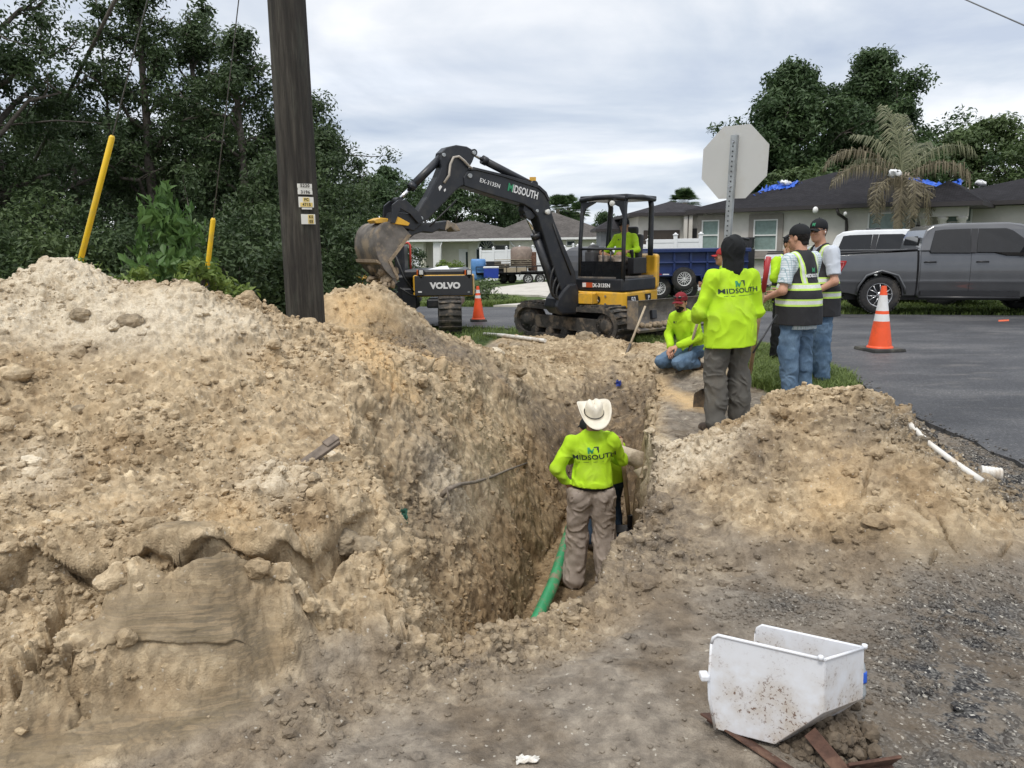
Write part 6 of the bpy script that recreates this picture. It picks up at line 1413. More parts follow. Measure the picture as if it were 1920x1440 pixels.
plate('boom_flange', [(870, 320), (886, 316), (935, 328), (978, 340), (1003, 349), (1016, 361), (1023, 377), (1020, 379), (1012, 364), (1000, 354), (935, 333), (886, 321)], .28, JDB, bevel=.006)
arm = plate('arm', [(820, 300), (822, 287), (832, 277), (850, 273), (870, 276), (882, 283), (885, 292), (880, 305), (873, 317), (884, 330), (878, 344), (860, 350), (850, 357), (798, 412), (782, 420), (772, 412), (776, 400), (796, 370), (815, 333), (822, 315)], .20, JDB)
def cyl(name, a, b, c, rpx, off=0.0, rod=.45, par=jd):
    A, B, Cc = P3(*a, off), P3(*b, off), P3(*c, off); r_ = rpx; m1 = MB(); d_ = (B-A)/np.linalg.norm(B-A)
    m1.tube([A, B], r_, 14); m1.tube([B-d_*.06, B+d_*.02], r_*1.15, 14); m1.tube([A-nb*.09, A+nb*.09], r_*1.1, 12); o = m1.build(name, JDB, par)
    MB().tube([B, Cc], r_*rod, 12).build('rod', ROD, o); MB().tube([Cc-nb*.09, Cc+nb*.09], r_*.9, 12).build('pin', JDB, o); return o
cyl('arm_cylinder', (997, 347), (906, 300), (884, 287), .058); cyl('bucket_cylinder', (829, 293), (771, 351), (745, 377), .058)
for o_ in (-.0,): cyl('boom_cylinder', (1052, 582), (1004, 440), (986, 402), .072, off=-.0)
plate('cylinder_bracket', [(978, 384), (1001, 404), (992, 412), (983, 408), (976, 395)], .16, JDB, bevel=.008)
m_ = MB(); 
for pp_, hw_, rr_ in (((882, 288), .13, .030), ((873, 331), .15, .034), ((826, 292), .12, .028), ((783, 410), .13, .030), ((999, 396), .14, .024)): MB().tube([P3(*pp_, -hw_), P3(*pp_, hw_)], rr_, 12).build('pin', GALV, jd, bevel=.004)
# linkage, coupler, bucket, thumb
for of in (-.15, .15): plate('link', [(727, 385), (738, 376), (752, 376), (776, 398), (784, 414), (776, 420), (760, 402), (742, 392), (732, 420), (724, 418)], .04, JDB, off=of, bevel=.005)
plate('coupler', [(731, 398), (776, 402), (786, 420), (770, 434), (742, 426), (724, 418)], .24, JDB)
plate('coupler_plate', [(728, 408), (738, 407), (760, 419), (757, 424), (730, 420)], .32, JDY, bevel=.005); plate('coupler_plate', [(699, 413), (712, 408), (727, 410), (727, 418), (704, 419)], .26, JDY, off=-.1, bevel=.01)
bw = .78; bo = -.28      # bucket width and how far its middle lies behind the boom plane
side = [(703, 430), (712, 420), (724, 416), (748, 424), (764, 441), (752, 456), (741, 470), (727, 488), (733, 503), (741, 519), (730, 521), (715, 505), (704, 487), (697, 465), (698, 445)]
bk = MB()
for of in (bo+bw/2, bo-bw/2): bk.prism([bp(*p) for p in side], of-.015, of+.015, MP)
sh_ = [(748, 424), (736, 419), (724, 416), (712, 420), (703, 430), (698, 445), (697, 465), (704, 487), (715, 505), (730, 521)]
def catmull(P_, n=5):
    P_ = [np.array(p, float) for p in P_]; P_ = [2*P_[0]-P_[1]]+P_+[2*P_[-1]-P_[-2]]; o = []
    for i in range(1, len(P_)-2):
        for k in range(n): t = k/n; a, b, c, d = P_[i-1:i+3]; o.append(.5*((2*b)+(-a+c)*t+(2*a-5*b+4*c-d)*t*t+(-a+3*b-3*c+d)*t**3))
    return o+[P_[-2]]
so = np.array([bp(*p) for p in catmull(sh_)]); cen_ = so.mean(0); si = so+(np.array(bp(728, 460))-so)*.05
bk.prism([tuple(p) for p in so]+[tuple(p) for p in si[::-1]], bo-bw/2, bo+bw/2, MP); bucket = bk.build('bucket', STEELD, jd); bucket.data.polygons.foreach_set('use_smooth', np.ones(len(bucket.data.polygons), bool)); bucket.data.set_sharp_from_angle(angle=math.radians(35))
m_ = MB(); e0 = bp(730, 521); d0 = np.array(bp(741, 540))-np.array(bp(730, 521))
for k in range(5):
    of = bo-bw/2+bw*(k+.5)/5; m1 = MB(); m1.prism([bp(722, 512), bp(734, 512), bp(742, 530), bp(738, 532)], of-.035, of+.035, MP); m_.add(m1.v[0], m1.f)
m_.build('tooth', STEELD, bucket)
m_ = MB(); m1 = MB(); m1.prism([bp(699, 486), bp(706, 491), bp(708, 496), bp(700, 492)], bo-bw/2, bo+bw/2+.02, MP); m_.add(m1.v[0]+0, m1.f); m1 = MB(); m1.prism([bp(764, 441), bp(741, 472), bp(727, 490), bp(741, 519), bp(736, 519), bp(721, 489), bp(737, 468), bp(757, 440)], bo+bw/2+.016, bo+bw/2+.03, MP); m_.add(m1.v[0], m1.f); m_.build('wear_strip', MUD, bucket)
m_ = MB(); rg = np.random.default_rng(6)
for k in range(46):
    px_, py_ = rg.uniform(716, 742), rg.uniform(500, 536); m_.ell(P3(px_, py_, bo+rg.uniform(-.36, .36)), tuple(.03+.06*rg.random(3)), 4, rot=tuple(rg.random(3)*3))
m_.v = [v+rg.normal(0, .006, v.shape) for v in m_.v]; m_.build('soil', MUD, bucket)
th = plate('thumb', [(757, 440), (764, 426), (783, 417), (806, 418), (832, 414), (846, 420), (855, 431), (848, 433), (840, 427), (830, 434), (818, 431), (806, 437), (788, 435), (773, 440), (764, 447)], .20, JDB); plate('thumb_tip', [(832, 413), (848, 420), (857, 433), (846, 435), (838, 426), (828, 433)], .26, STEELD, par=th)
# swing post casting and hoses
m_ = MB(); c0 = P3(1060, 570); 
plate('swing_post', [(1030, 575), (1034, 560), (1044, 545), (1056, 532), (1070, 530), (1074, 545), (1076, 575), (1070, 588), (1040, 588)], .36, JDB, bevel=.03)
m_ = MB()
for k, (a, b, c, d) in enumerate([((1030, 500), (1014, 530), (1020, 558), (1034, 552)), ((1034, 520), (1019, 545), (1026, 565), (1040, 556)), ((1040, 530), (1026, 552), (1034, 568), (1048, 565))]):
    pts = [P3(*a, .14), P3(*b, .16), P3(*c, .18), P3(*d, .14)]; t_ = np.linspace(0, 1, 12)[:, None]; q = (1-t_)**3*pts[0]+3*(1-t_)**2*t_*pts[1]+3*(1-t_)*t_**2*pts[2]+t_**3*pts[3]; m_.tube(q, .018, 6)
for o_ in (.0, .04): m_.tube([P3(862, 322, o_), P3(885, 315, o_), P3(935, 327, o_), P3(978, 339, o_), P3(1003, 346, o_)], .014, 6)
m_.build('hose', HOSE, jd); MB().tube([P3(1028, 420, .13), P3(1045, 470, .13), P3(1062, 515, .13)], .012, 6).build('hose', HOSE, jd); MB().tube([P3(850, 375, .11), P3(825, 400, .11), P3(800, 425, .1)], .012, 6).build('hose', HOSE, jd)
m_ = MB(); q = [P3(826, 344, .115), P3(834, 330, .14), P3(836, 310, .14), P3(842, 297, .14), P3(852, 295, .14), P3(862, 303, .14), P3(870, 312, .14), P3(878, 318, .12)]; m_.tube(q, .018, 8); m_.build('hose', HOSEP, jd, label='pale hose bend on the arm')
m_ = MB(); m_.lathe([(.035, 0), (.042, .05), (.038, .055), (.001, .055)], P3(1017, 398, .12), nb, n=16, caps=False); m_.build('work_light', LAMPG, jd)
m_ = MB(); m_.box((0, 0, 0), (.1, .06, .09)); m_.xform(np.eye(3), P3(999, 345, 0)+np.array([0, 0, .06])); m_.build('work_light', JDY, jd)
def bdec(s, size, px, py, p0, p1, mat, bold=0, sx=1, spacing=1, off=.123, shear=0):
    a, b = np.array(bp(*p0)), np.array(bp(*p1)); d_ = (b-a)/np.linalg.norm(b-a); U = bdir*d_[0]+np.array([0, 0, 1.])*d_[1]; Vv = np.cross(nb, U); Vv /= np.linalg.norm(Vv)
    return decal('lettering', s, size, mat, jd, P3(px, py, off), U, Vv, bold, sx, spacing, shear=shear)
bdec('EX-3135N', .085, 911, 345, (897, 341), (925, 350), WHITE_D, .001)
bdec('IDSOUTH', .160, 977, 362, (950, 353), (990, 365), WHITE_D, .004, .70)
bdec('M', .160, 949.5, 353.5, (940, 350), (960, 356), GREEN_D, .006, .85)
plate('data_sticker', [(816, 352), (820, 348), (823, 351), (818, 359)], .004, WHITE_D, off=.104, bevel=0); plate('data_sticker', [(826, 357), (829, 354), (830, 357), (827, 361)], .004, WHITE_D, off=.104, bevel=0)

# ---- the other machine, seen from behind its counterweight
Yv = 14.6
def vp(px, py, Y=Yv): return at(px, py, Y)
v0 = vp(832, 610); vo = thing('excavator', 'black and yellow excavator seen from behind its counterweight panel, half hidden by the sandy heap', 'excavator', (v0[0], Yv, .05)); VO = np.array([v0[0], Yv, .05])
def vbox(name, x0, y0, x1, y1, Ya, Yb, mat, bevel=.01, par=vo, label=None):
    A = vp(x0, y1, Ya)-VO; B = vp(x1, y0, Ya)-VO; m_ = MB(); m_.box(((A[0]+B[0])/2, (Ya+Yb)/2-Yv, (A[2]+B[2])/2), (B[0]-A[0], Yb-Ya, B[2]-A[2])); return m_.build(name, mat, par, bevel=bevel, label=label)
vbox('counterweight', 775, 515, 887, 557, Yv, Yv+.5, JDY, .03)
pan = vbox('rear_panel', 778, 516, 886, 555, Yv-.03, Yv-.002, simple('charcoal_panel', (.035, .037, .042), .45, var=.1), .012)
a_ = vp(835, 536, Yv-.035)-VO; decal('lettering', 'VOLVO', .155, WHITE_D, pan, a_, (1, 0, 0), (0, 0, 1), .009, 1.08)
vbox('sticker', 784, 546, 791, 549, Yv-.04, Yv-.032, WHITE_D, 0, pan); vbox('sticker', 877, 546, 881, 549, Yv-.04, Yv-.032, GALV, 0, pan)
vbox('engine_hood', 756, 505, 872, 523, Yv+.1, Yv+1.6, JDB, .04)
vbox('hood', 700, 515, 775, 575, Yv+.4, Yv+1.8, JDB, .05); vbox('side_panel', 665, 518, 690, 540, Yv+.3, Yv+1.4, JDY, .03); vbox('side_panel', 752, 540, 780, 580, Yv+.2, Yv+.8, JDB, .03)
vbox('cab_column', 741, 459, 757, 530, Yv+.6, Yv+1.2, JDB, .03)
for px in (789, 879):
    vbox('rear_lamp', px-5, 505, px+5, 517, Yv-.05, Yv+.1, BLACKM, .015); vbox('lamp_glass', px-3, 507, px+4, 515, Yv-.06, Yv-.045, LAMPG, .005); vbox('lamp_lens', px-8, 506, px-5, 516, Yv-.04, Yv+.08, simple('amber', (.5, .1, .02), .2), .01); vbox('lamp_bracket', px-2, 517, px+3, 523, Yv-.03, Yv+.1, JDY, .01)
vbox('undercarriage', 800, 560, 862, 578, Yv+.0, Yv+1.6, JDB, .03)
RV, OVv = frame(.10, -1.0, vp(842, 610, Yv+.9)-VO-np.array([0, 0, .0])); OVv[2] = 0
track(vo, RV, OVv, 2.9, .66, .42, 0.0, (TRACKM, STEELD)); OV2 = OVv+np.array([-1.75, .2, 0]); track(vo, RV, OV2, 2.9, .66, .42, 0.0, (TRACKM, STEELD))
m_ = MB(); RP = simple('red_rail', (.55, .06, .04), .45, var=.1)
q = [vp(756, 518, Yv+.9), vp(755, 462, Yv+.9), vp(759, 456, Yv+.9), vp(765, 455, Yv+.9), vp(769, 460, Yv+.9), vp(770, 512, Yv+.9)]; m_.tube([p-VO for p in q], .022, 8); m_.build('guard_rail', RP, vo)
m_ = MB(); q = [vp(742, 480, Yv-.2), vp(757, 520, Yv-.2), vp(776, 548, Yv-.1)]; m_.tube([p-VO for p in q], .02, 6); q = [vp(750, 540, Yv-.2), vp(770, 553, Yv-.1), vp(782, 556, Yv-.05)]; m_.tube([p-VO for p in q], .016, 6); m_.build('cable', HOSE, vo)
# papers left on the hood
for i, (pp, lb) in enumerate([([(803, 513), (822, 505), (836, 505), (845, 512), (826, 516)], 'white paper sheet curled on the black engine hood'), ([(836, 512), (850, 511), (866, 514), (850, 516)], 'flat white paper sheet beside the curled one on the hood')]):
    P_ = np.array([vp(a, b, Yv+.25+.25*(a % 2)) for a, b in pp]); hz_ = vp(800, 507, Yv+.1)[2]; P_[:, 2] = hz_+.006+np.array([0, .05, .06, .0, .0])[:len(P_)]*(1 if i == 0 else .25); n_ = len(P_); c_ = P_.mean(0)
    for j in range(n_): P_[j, 1] = Yv+.3+(.35 if j in (1, 2) else 0)+.1*i
    c_ = P_.mean(0); o = MB().add(P_-c_, [tuple(range(n_))]).build('paper_sheet', PAINT_W, loc=c_); s_ = o.modifiers.new('s', 'SOLIDIFY'); s_.thickness = .003; tag(o, lb, 'paper')
# ================================================================ PEOPLE
def v3(*a): return np.array(a, np.float64)
class SDF:
    def __init__(s, lo, hi, h):
        s.lo = np.array(lo, float); s.h = h; s.n = np.ceil((np.array(hi)-s.lo)/h).astype(int)+1; s.d = np.full(s.n, 1.0, np.float32)
    def _box(s, lo, hi):
        i0 = np.clip(np.floor((lo-s.lo)/s.h).astype(int), 0, s.n-1); i1 = np.clip(np.ceil((hi-s.lo)/s.h).astype(int)+1, 1, s.n)
        g = [s.lo[k]+s.h*np.arange(i0[k], i1[k], dtype=np.float32) for k in range(3)]; return tuple(slice(i0[k], i1[k]) for k in range(3)), np.meshgrid(*g, indexing='ij', sparse=False)
    def _comb(s, sl, d, k, mode):
        a = s.d[sl]
        if mode == 'u':
            h = np.clip(k-np.abs(a-d), 0, None)/k; s.d[sl] = np.minimum(a, d)-h*h*k*.25
        else:
            d = -d; h = np.clip(k-np.abs(a-d), 0, None)/k; s.d[sl] = np.maximum(a, d)+h*h*k*.25
    def cap(s, a, b, ra, rb, k=.03, flat=None, fd=(0, 1, 0), mode='u'):
        a = np.array(a, float); b = np.array(b, float); R = max(ra, rb)+.07; sl, (X, Y, Z) = s._box(np.minimum(a, b)-R, np.maximum(a, b)+R)
        if X.size == 0: return s
        P = np.stack([X, Y, Z], -1)-a; ba = b-a
        if flat:
            f_ = np.array(fd, float); f_ /= np.linalg.norm(f_); P = P+(1/flat-1)*(P@f_)[..., None]*f_; ba = ba+(1/flat-1)*(ba@f_)*f_
        h = np.clip((P@ba)/max(ba@ba, 1e-9), 0, 1); d = np.linalg.norm(P-h[..., None]*ba, axis=-1)-(ra+(rb-ra)*h)
        if flat: d = d*min(1, flat*1.15)
        s._comb(sl, d.astype(np.float32), k, mode); return s
    def ell(s, c, r, k=.02, R=None, mode='u'):
        c = np.array(c, float); r = np.array(r, float); m = r.max()+.06; sl, (X, Y, Z) = s._box(c-m, c+m)
        if X.size == 0: return s
        P = np.stack([X, Y, Z], -1)-c
        if R is not None: P = P@R
        q = np.linalg.norm(P/r, axis=-1); d = (q-1)*r.min()*np.where(q > 1, 1.0, 1.0); s._comb(sl, d.astype(np.float32), k, mode); return s
    def cut(s, p, n):
        """keep the side the normal points away from"""
        n = np.array(n, float); n /= np.linalg.norm(n); g = [s.lo[k]+s.h*np.arange(s.n[k], dtype=np.float32) for k in range(3)]
        d = (g[0][:, None, None]-p[0])*n[0]+(g[1][None, :, None]-p[1])*n[1]+(g[2][None, None, :]-p[2])*n[2]; s.d = np.maximum(s.d, d.astype(np.float32)); return s
    def wrinkle(s, amp, sc, seed, st=(1, 1, 1)):
        m = np.abs(s.d) < .035; i = np.argwhere(m); P = s.lo+i*s.h
        wp = fbm(P[:, 0]*5, P[:, 1]*5, P[:, 2]*5, 2, seed+2)*.10
        n = 1-np.abs(fbm((P[:, 0]+wp)*sc*st[0]*1.5, P[:, 1]*sc*st[1]*1.5, (P[:, 2]+wp+P[:, 0]*.5)*sc*st[2]*1.5, 2, seed))**.8; n2 = fbm(P[:, 0]*sc*.5*st[0], P[:, 1]*sc*.5*st[1], P[:, 2]*sc*.5*st[2], 2, seed+5)
        s.d[m] += (-(n-.62)*amp*1.7-n2*amp*1.0).astype(np.float32); return s
    def mesh(s):
        d = s.d; d[0] = d[-1] = 1; d[:, 0] = d[:, -1] = 1; d[:, :, 0] = d[:, :, -1] = 1; ins = d < 0
        cn = np.array(s.n)-1; mx = np.zeros(cn, bool); mn = np.ones(cn, bool); offs = [(a, b, c) for a in (0, 1) for b in (0, 1) for c in (0, 1)]
        for a, b, c in offs: v = ins[a:a+cn[0], b:b+cn[1], c:c+cn[2]]; mx |= v; mn &= v
        cell = mx & ~mn; ci = np.argwhere(cell); idx = np.full(cn, -1, np.int64); idx[cell] = np.arange(len(ci)); acc = np.zeros((len(ci), 3)); cnt = np.zeros(len(ci))
        val = {o: d[ci[:, 0]+o[0], ci[:, 1]+o[1], ci[:, 2]+o[2]] for o in offs}
        for o in offs:
            for k in range(3):
                if o[k]: continue
                p = list(o); p[k] = 1; p = tuple(p); a, b = val[o], val[p]; m = (a < 0) != (b < 0); t = np.where(m, a/(a-b+1e-12), 0); q = np.array(o, float)[None]+np.zeros((len(ci), 1)); q[:, k] += t
                acc[m] += q[m]; cnt[m] += 1
        V_ = s.lo+(ci+acc/cnt[:, None])*s.h; F_ = []
        for k in range(3):
            o = [0, 0, 0]; sl0 = [slice(1, -1)]*3; sl0[k] = slice(0, -1); sl1 = [slice(1, -1)]*3; sl1[k] = slice(1, None)
            a = ins[tuple(sl0)]; b = ins[tuple(sl1)]; e = np.argwhere(a != b); 
            if not len(e): continue
            ia = e.copy(); u, w_ = (k+1) % 3, (k+2) % 3; base = e.copy(); base[:, u] += 1; base[:, w_] += 1
            def gx(du, dw): q = base.copy(); q[:, u] -= du; q[:, w_] -= dw; return idx[q[:, 0], q[:, 1], q[:, 2]]
            qd = np.stack([gx(1, 1), gx(0, 1), gx(0, 0), gx(1, 0)], 1); fl = a[e[:, 0], e[:, 1], e[:, 2]]; qd = np.where(fl[:, None], qd, qd[:, ::-1]); F_.append(qd)
        return V_, np.concatenate(F_)
def fabric(name, c, rough=.85, var=.08, scale=9, dirt=None, bump=.25, dirt_amt=.6, dscale=6, spec=.25):
    return simple(name, c, rough, var=var, scale=scale, dirt=dirt, dirt_amt=dirt_amt, dscale=dscale, bump=bump, bscale=180, spec=spec)
NEON = fabric('neon_shirt', (.42, .67, .022), .8, var=.10, scale=5, dirt=(.40, .50, .10), dscale=3, dirt_amt=.25); SKIN_T = fabric('skin_tan', (.36, .19, .115), .5, var=.10, bump=.1, spec=.4); SKIN_L = fabric('skin_light', (.50, .27, .18), .5, var=.10, bump=.1, spec=.4)
KHAKI = fabric('khaki_trousers', (.38, .32, .275), .9, dirt=(.17, .13, .09), dscale=3.5); GREYT = fabric('grey_trousers', (.105, .10, .09), .9, dirt=(.16, .14, .11), dscale=4, dirt_amt=.4)
def denim(name, a, b):
    m, nt, bb = new_mat(name); n = noise_tex(nt, 5, 6, .6); f = noise_tex(nt, 120, 3, .7, mapped(nt, (1, 1, .3)))
    c = ramp(nt, n, [(.32, a), (.68, b)]); c = mix(nt, ramp(nt, f, [(.35, .3), (.65, 0.0)]), c, tuple(q*.5 for q in a)); nt.links.new(c, bb.inputs['Base Color']); bb.inputs['Roughness'].default_value = .9; bb.inputs['Specular IOR Level'].default_value = .2; add_bump(nt, bb, f, .2, .002); return m
DENIM = denim('blue_denim', (.065, .115, .19), (.16, .24, .34)); DENIMD = denim('dark_denim', (.02, .035, .07), (.07, .11, .17)); BLACKC = fabric('black_cloth', (.012, .013, .014), .85, var=.2)
BOOTL = fabric('boot_leather', (.06, .045, .035), .7, dirt=(.22, .17, .12), dscale=6, dirt_amt=.8); HAIRM = fabric('dark_hair', (.012, .009, .008), .6, bump=.6, var=.3); BELT = simple('belt_black', (.012, .012, .012), .4)
CAPM = fabric('maroon_cap', (.20, .018, .025), .8); CAPB = fabric('black_cap', (.014, .015, .017), .8); STRAW = fabric('white_straw', (.72, .67, .56), .7, var=.06, scale=30); LENS = simple('sunglass_lens', (.01, .01, .012), .08, spec=.9); WHITEP = simple('white_plastic', (.78, .78, .78), .3)
def check_mat():
    m, nt, b = new_mat('checked_shirt'); t = N(nt, 'ShaderNodeTexCoord'); s_ = N(nt, 'ShaderNodeSeparateXYZ'); nt.links.new(t.outputs['Object'], s_.inputs[0]); g = None
    for i in (0, 2, 1):
        f_ = M(nt, 'FRACT', M(nt, 'MULTIPLY', s_.outputs[i], 42.0)); k = M(nt, 'LESS_THAN', f_, .22); g = k if g is None else M(nt, 'MAXIMUM', g, k) if i != 1 else g
    c = mix(nt, M(nt, 'MULTIPLY', g, .75), (.62, .67, .70), (.20, .33, .38)); nt.links.new(c, b.inputs['Base Color']); b.inputs['Roughness'].default_value = .85; return m
CHECK = check_mat(); PALEB = fabric('pale_blue_shirt', (.52, .56, .62), .85, var=.06)
def vest_mat(name, z1, z2, xs):
    m, nt, b = new_mat(name); t = N(nt, 'ShaderNodeTexCoord'); s_ = N(nt, 'ShaderNodeSeparateXYZ'); nt.links.new(t.outputs['Object'], s_.inputs[0]); X_, _, Z_ = s_.outputs
    def rng_(v, a, b_): return M(nt, 'MULTIPLY', M(nt, 'GREATER_THAN', v, a), M(nt, 'LESS_THAN', v, b_))
    ax = M(nt, 'ABSOLUTE', X_); lime = None; sil = None
    for z_ in (z1, z2):
        l_ = rng_(Z_, z_-.036, z_+.036); s2 = rng_(Z_, z_-.016, z_+.020); lime = l_ if lime is None else M(nt, 'MAXIMUM', lime, l_); sil = s2 if sil is None else M(nt, 'MAXIMUM', sil, s2)
    xw = M(nt, 'ADD', ax, M(nt, 'MULTIPLY', M(nt, 'SUBTRACT', Z_, z1), -.10)); up = M(nt, 'GREATER_THAN', Z_, z1)
    lime = M(nt, 'MAXIMUM', lime, M(nt, 'MULTIPLY', rng_(xw, xs-.03, xs+.03), up)); sil = M(nt, 'MAXIMUM', sil, M(nt, 'MULTIPLY', rng_(xw, xs-.013, xs+.013), M(nt, 'GREATER_THAN', Z_, z1+.036)))
    n = noise_tex(nt, 120, 3); c = mix(nt, lime, ramp(nt, n, [(.3, (.010, .010, .012)), (.7, (.020, .020, .023))]), (.52, .74, .14)); c = mix(nt, sil, c, ramp(nt, n, [(.3, (.55, .57, .55)), (.7, (.72, .74, .70))])); nt.links.new(c, b.inputs['Base Color']); b.inputs['Roughness'].default_value = .75; return m

def Rz(a): c, s = math.cos(a), math.sin(a); return np.array([[c, -s, 0], [s, c, 0], [0, 0, 1]])
def Rx(a): c, s = math.cos(a), math.sin(a); return np.array([[1, 0, 0], [0, c, -s], [0, s, c]])
def Ry(a): c, s = math.cos(a), math.sin(a); return np.array([[c, 0, s], [0, 1, 0], [-s, 0, c]])
def hand_prims(S, w_, d, nrm, sd, curl=1.0, sc=1.0, spread=1.0):
    """palm, four fingers and a thumb. w_ wrist, d hand direction, nrm palm side, sd thumb side"""
    d = d/np.linalg.norm(d); nrm = nrm-d*(nrm@d); nrm /= np.linalg.norm(nrm); s_ = np.cross(d, nrm); s_ = s_*np.sign(s_@sd if abs(s_@sd) > 1e-6 else 1)
    for q in (-.026, -.009, .009, .026): S.cap(w_+s_*q*.6*sc, w_+d*.082*sc+s_*q*1.08*sc, .015*sc, .0125*sc, .012)
    for i, (q, ln) in enumerate(((.031, .078), (.010, .086), (-.011, .080), (-.031, .064))):
        q *= spread; b_ = w_+d*.086*sc+s_*q*sc; c_ = curl*(1+.10*i); a1, a2, a3 = c_*.55, c_*1.25, c_*1.7; p = b_
        for a_, l_, r_ in ((a1, .46, .0092), (a2, .31, .0085), (a3, .25, .0076)):
            e = p+(d*math.cos(a_)+nrm*math.sin(a_)+s_*q*.8)*ln*l_*sc*1.15; S.cap(p, e, r_*sc, r_*sc*.94, .003); p = e
    t0 = w_+d*.028*sc+s_*.026*sc+nrm*.008*sc; t1 = t0+(d*.62+s_*.65+nrm*.35)*.042*sc; t2 = t1+(d*(.85-.3*curl)+s_*(.15)+nrm*(.35+.35*curl))*.034*sc
    S.cap(t0, t1, .0145*sc, .011*sc, .010); S.cap(t1, t2, .0105*sc, .0085*sc, .003)
class Person:
    def __init__(s, label, loc, face, J=None, H=1.0, seed=1, group=None):
        s.root = thing('person', label, 'person', loc, math.atan2(-face[0], face[1]), group); s.H = H; s.seed = seed
        D = dict(pelvis=(0, 0, .96), chest=(0, .0, 1.30), neck=(0, -.015, 1.475), head=(0, .015, 1.625), sl=(-.178, -.01, 1.405), sr=(.178, -.01, 1.405), el=(-.25, -.04, 1.13), er=(.25, -.04, 1.13), wl=(-.25, .05, .88), wr=(.25, .05, .88),
                 hl=(-.095, 0, .93), hr=(.095, 0, .93), kl=(-.115, .02, .50), kr=(.115, .02, .50), al=(-.125, -.02, .09), ar=(.125, -.02, .09), tl=(-.15, .16, .03), tr=(.15, .16, .03))
        D.update(J or {}); s.J = {k: np.array(v, float)*H for k, v in D.items()}
    def grid(s, keys, h, pad=.16):
        P = np.array([s.J[k] for k in keys]); return SDF(P.min(0)-pad, P.max(0)+pad, h)
    def torso(s, S, inf=0.0, belly=0, wide=1.0, loose=0.0):
        J = s.J; H = s.H; fd = s.fwd(); a = J['pelvis']; c = J['chest']
        S.cap(a, a+(c-a)*.5, (.163+loose)*H*wide+inf, (.155+loose*.8)*H*wide+inf, .05, .74, fd); S.cap(a+(c-a)*.5, c, (.150+loose*.8)*H*wide+inf, .163*H*wide+inf, .05, .68, fd)
        for sh in ('sl', 'sr'): S.cap(c+(J[sh]-c)*.35-np.array([0, 0, .02]), J[sh]-np.array([0, 0, .035*H]), .105*H+inf, .056*H+inf, .05, .80, fd)
        S.cap(c, c+(J['neck']-c)*.62, .12*H+inf, .085*H+inf, .05, .8, fd); S.cap(J['sl']-np.array([0, 0, .012]), J['neck']-np.array([0, 0, .03]), .040*H+inf, .052*H+inf, .05); S.cap(J['sr']-np.array([0, 0, .012]), J['neck']-np.array([0, 0, .03]), .040*H+inf, .052*H+inf, .05)
        if belly: S.ell(a+(c-a)*.38+fd*.055*H, (.165*H+inf, (.115+belly)*H+inf, .19*H+inf), .05, R=Rz(math.atan2(-fd[0], fd[1])))
    def fwd(s):
        l = s.J['sr']-s.J['sl']; l[2] = 0; l /= np.linalg.norm(l); return np.array([-l[1], l[0], 0.])
    def arm(s, S, side, inf=0, r=(.060, .048, .044, .030), upto=1.0):
        J = s.J; H = s.H; a, b, c = J['s'+side], J['e'+side], J['w'+side]; S.cap(a, b, r[0]*H+inf, r[1]*H+inf, .035)
        if upto > 0: q = b+(c-b)*upto; S.cap(b, q, r[1]*H+inf, (r[2]+(r[3]-r[2])*upto)*H+inf, .03)
    def leg(s, S, side, inf=0, r=(.092, .066, .058, .042), k=.04, upto=1.0):
        J = s.J; H = s.H; a, b, c = J['h'+side], J['k'+side], J['a'+side]; S.cap(a, b, r[0]*H+inf, r[1]*H+inf, k); S.cap(b, b+(c-b)*upto, r[1]*H+inf, r[3]*H+inf, .03)
        S.cap(b+(c-b)*.1-s.fwd()*.012, b+(c-b)*.45-s.fwd()*.02, r[2]*H+inf, r[2]*.9*H+inf, .03)
    def body(s, skin, hands=None, yaw=0, pitch=0, roll=0, beard=False, bl=-.035, h=.0062, mouth=True):
        """one continuous body with head, face, hands"""
        J = s.J; H = s.H; S = s.grid([k for k in J], h, .24); s.torso(S, -.014)
        for sd in 'lr': s.arm(S, sd, -.003, (.050, .042, .041, .028)); s.leg(S, sd, -.012)
        for sd in 'lr': S.cap(J['a'+sd], J['t'+sd], .036*H, .026*H, .03)
        R = s.HR = Rz(yaw)@Rx(pitch)@Ry(roll); c = J['head']; s.hc = c; L_ = lambda x_, y_, z_: c+R@(np.array([x_, y_, z_])*H)
        S.cap(J['neck']-np.array([0, 0, .03]), L_(0, -.02, -.05), .062*H, .054*H, .03)
        S.ell(L_(0, -.010, .035), np.array([.074, .094, .082])*H, .03, R); S.ell(L_(0, .022, -.045), np.array([.058, .070, .070])*H, .03, R); S.ell(L_(0, .062, -.088), np.array([.026, .024, .020])*H, .025, R)
        S.ell(L_(0, .072, .030), np.array([.046, .014, .010])*H, .015, R); S.cap(L_(0, .082, .018), L_(0, .104, -.018), .007*H, .0115*H, .010); S.cap(L_(-.012, .092, -.022), L_(.012, .092, -.022), .008*H, .008*H, .006)
        for q in (-1, 1):
            S.ell(L_(q*.074, -.008, -.004), np.array([.010, .020, .030])*H, .006, R); S.ell(L_(q*.034, .066, -.018), np.array([.020, .016, .016])*H, .02, R); S.ell(L_(q*.030, .094, .012), np.array([.014, .010, .009])*H, .010, R, 'c')
        S.cap(L_(-.017, .084, -.050), L_(.017, .084, -.050), .0065*H, .0065*H, .006); S.cap(L_(-.014, .082, -.060), L_(.014, .082, -.060), .0065*H, .0065*H, .006)
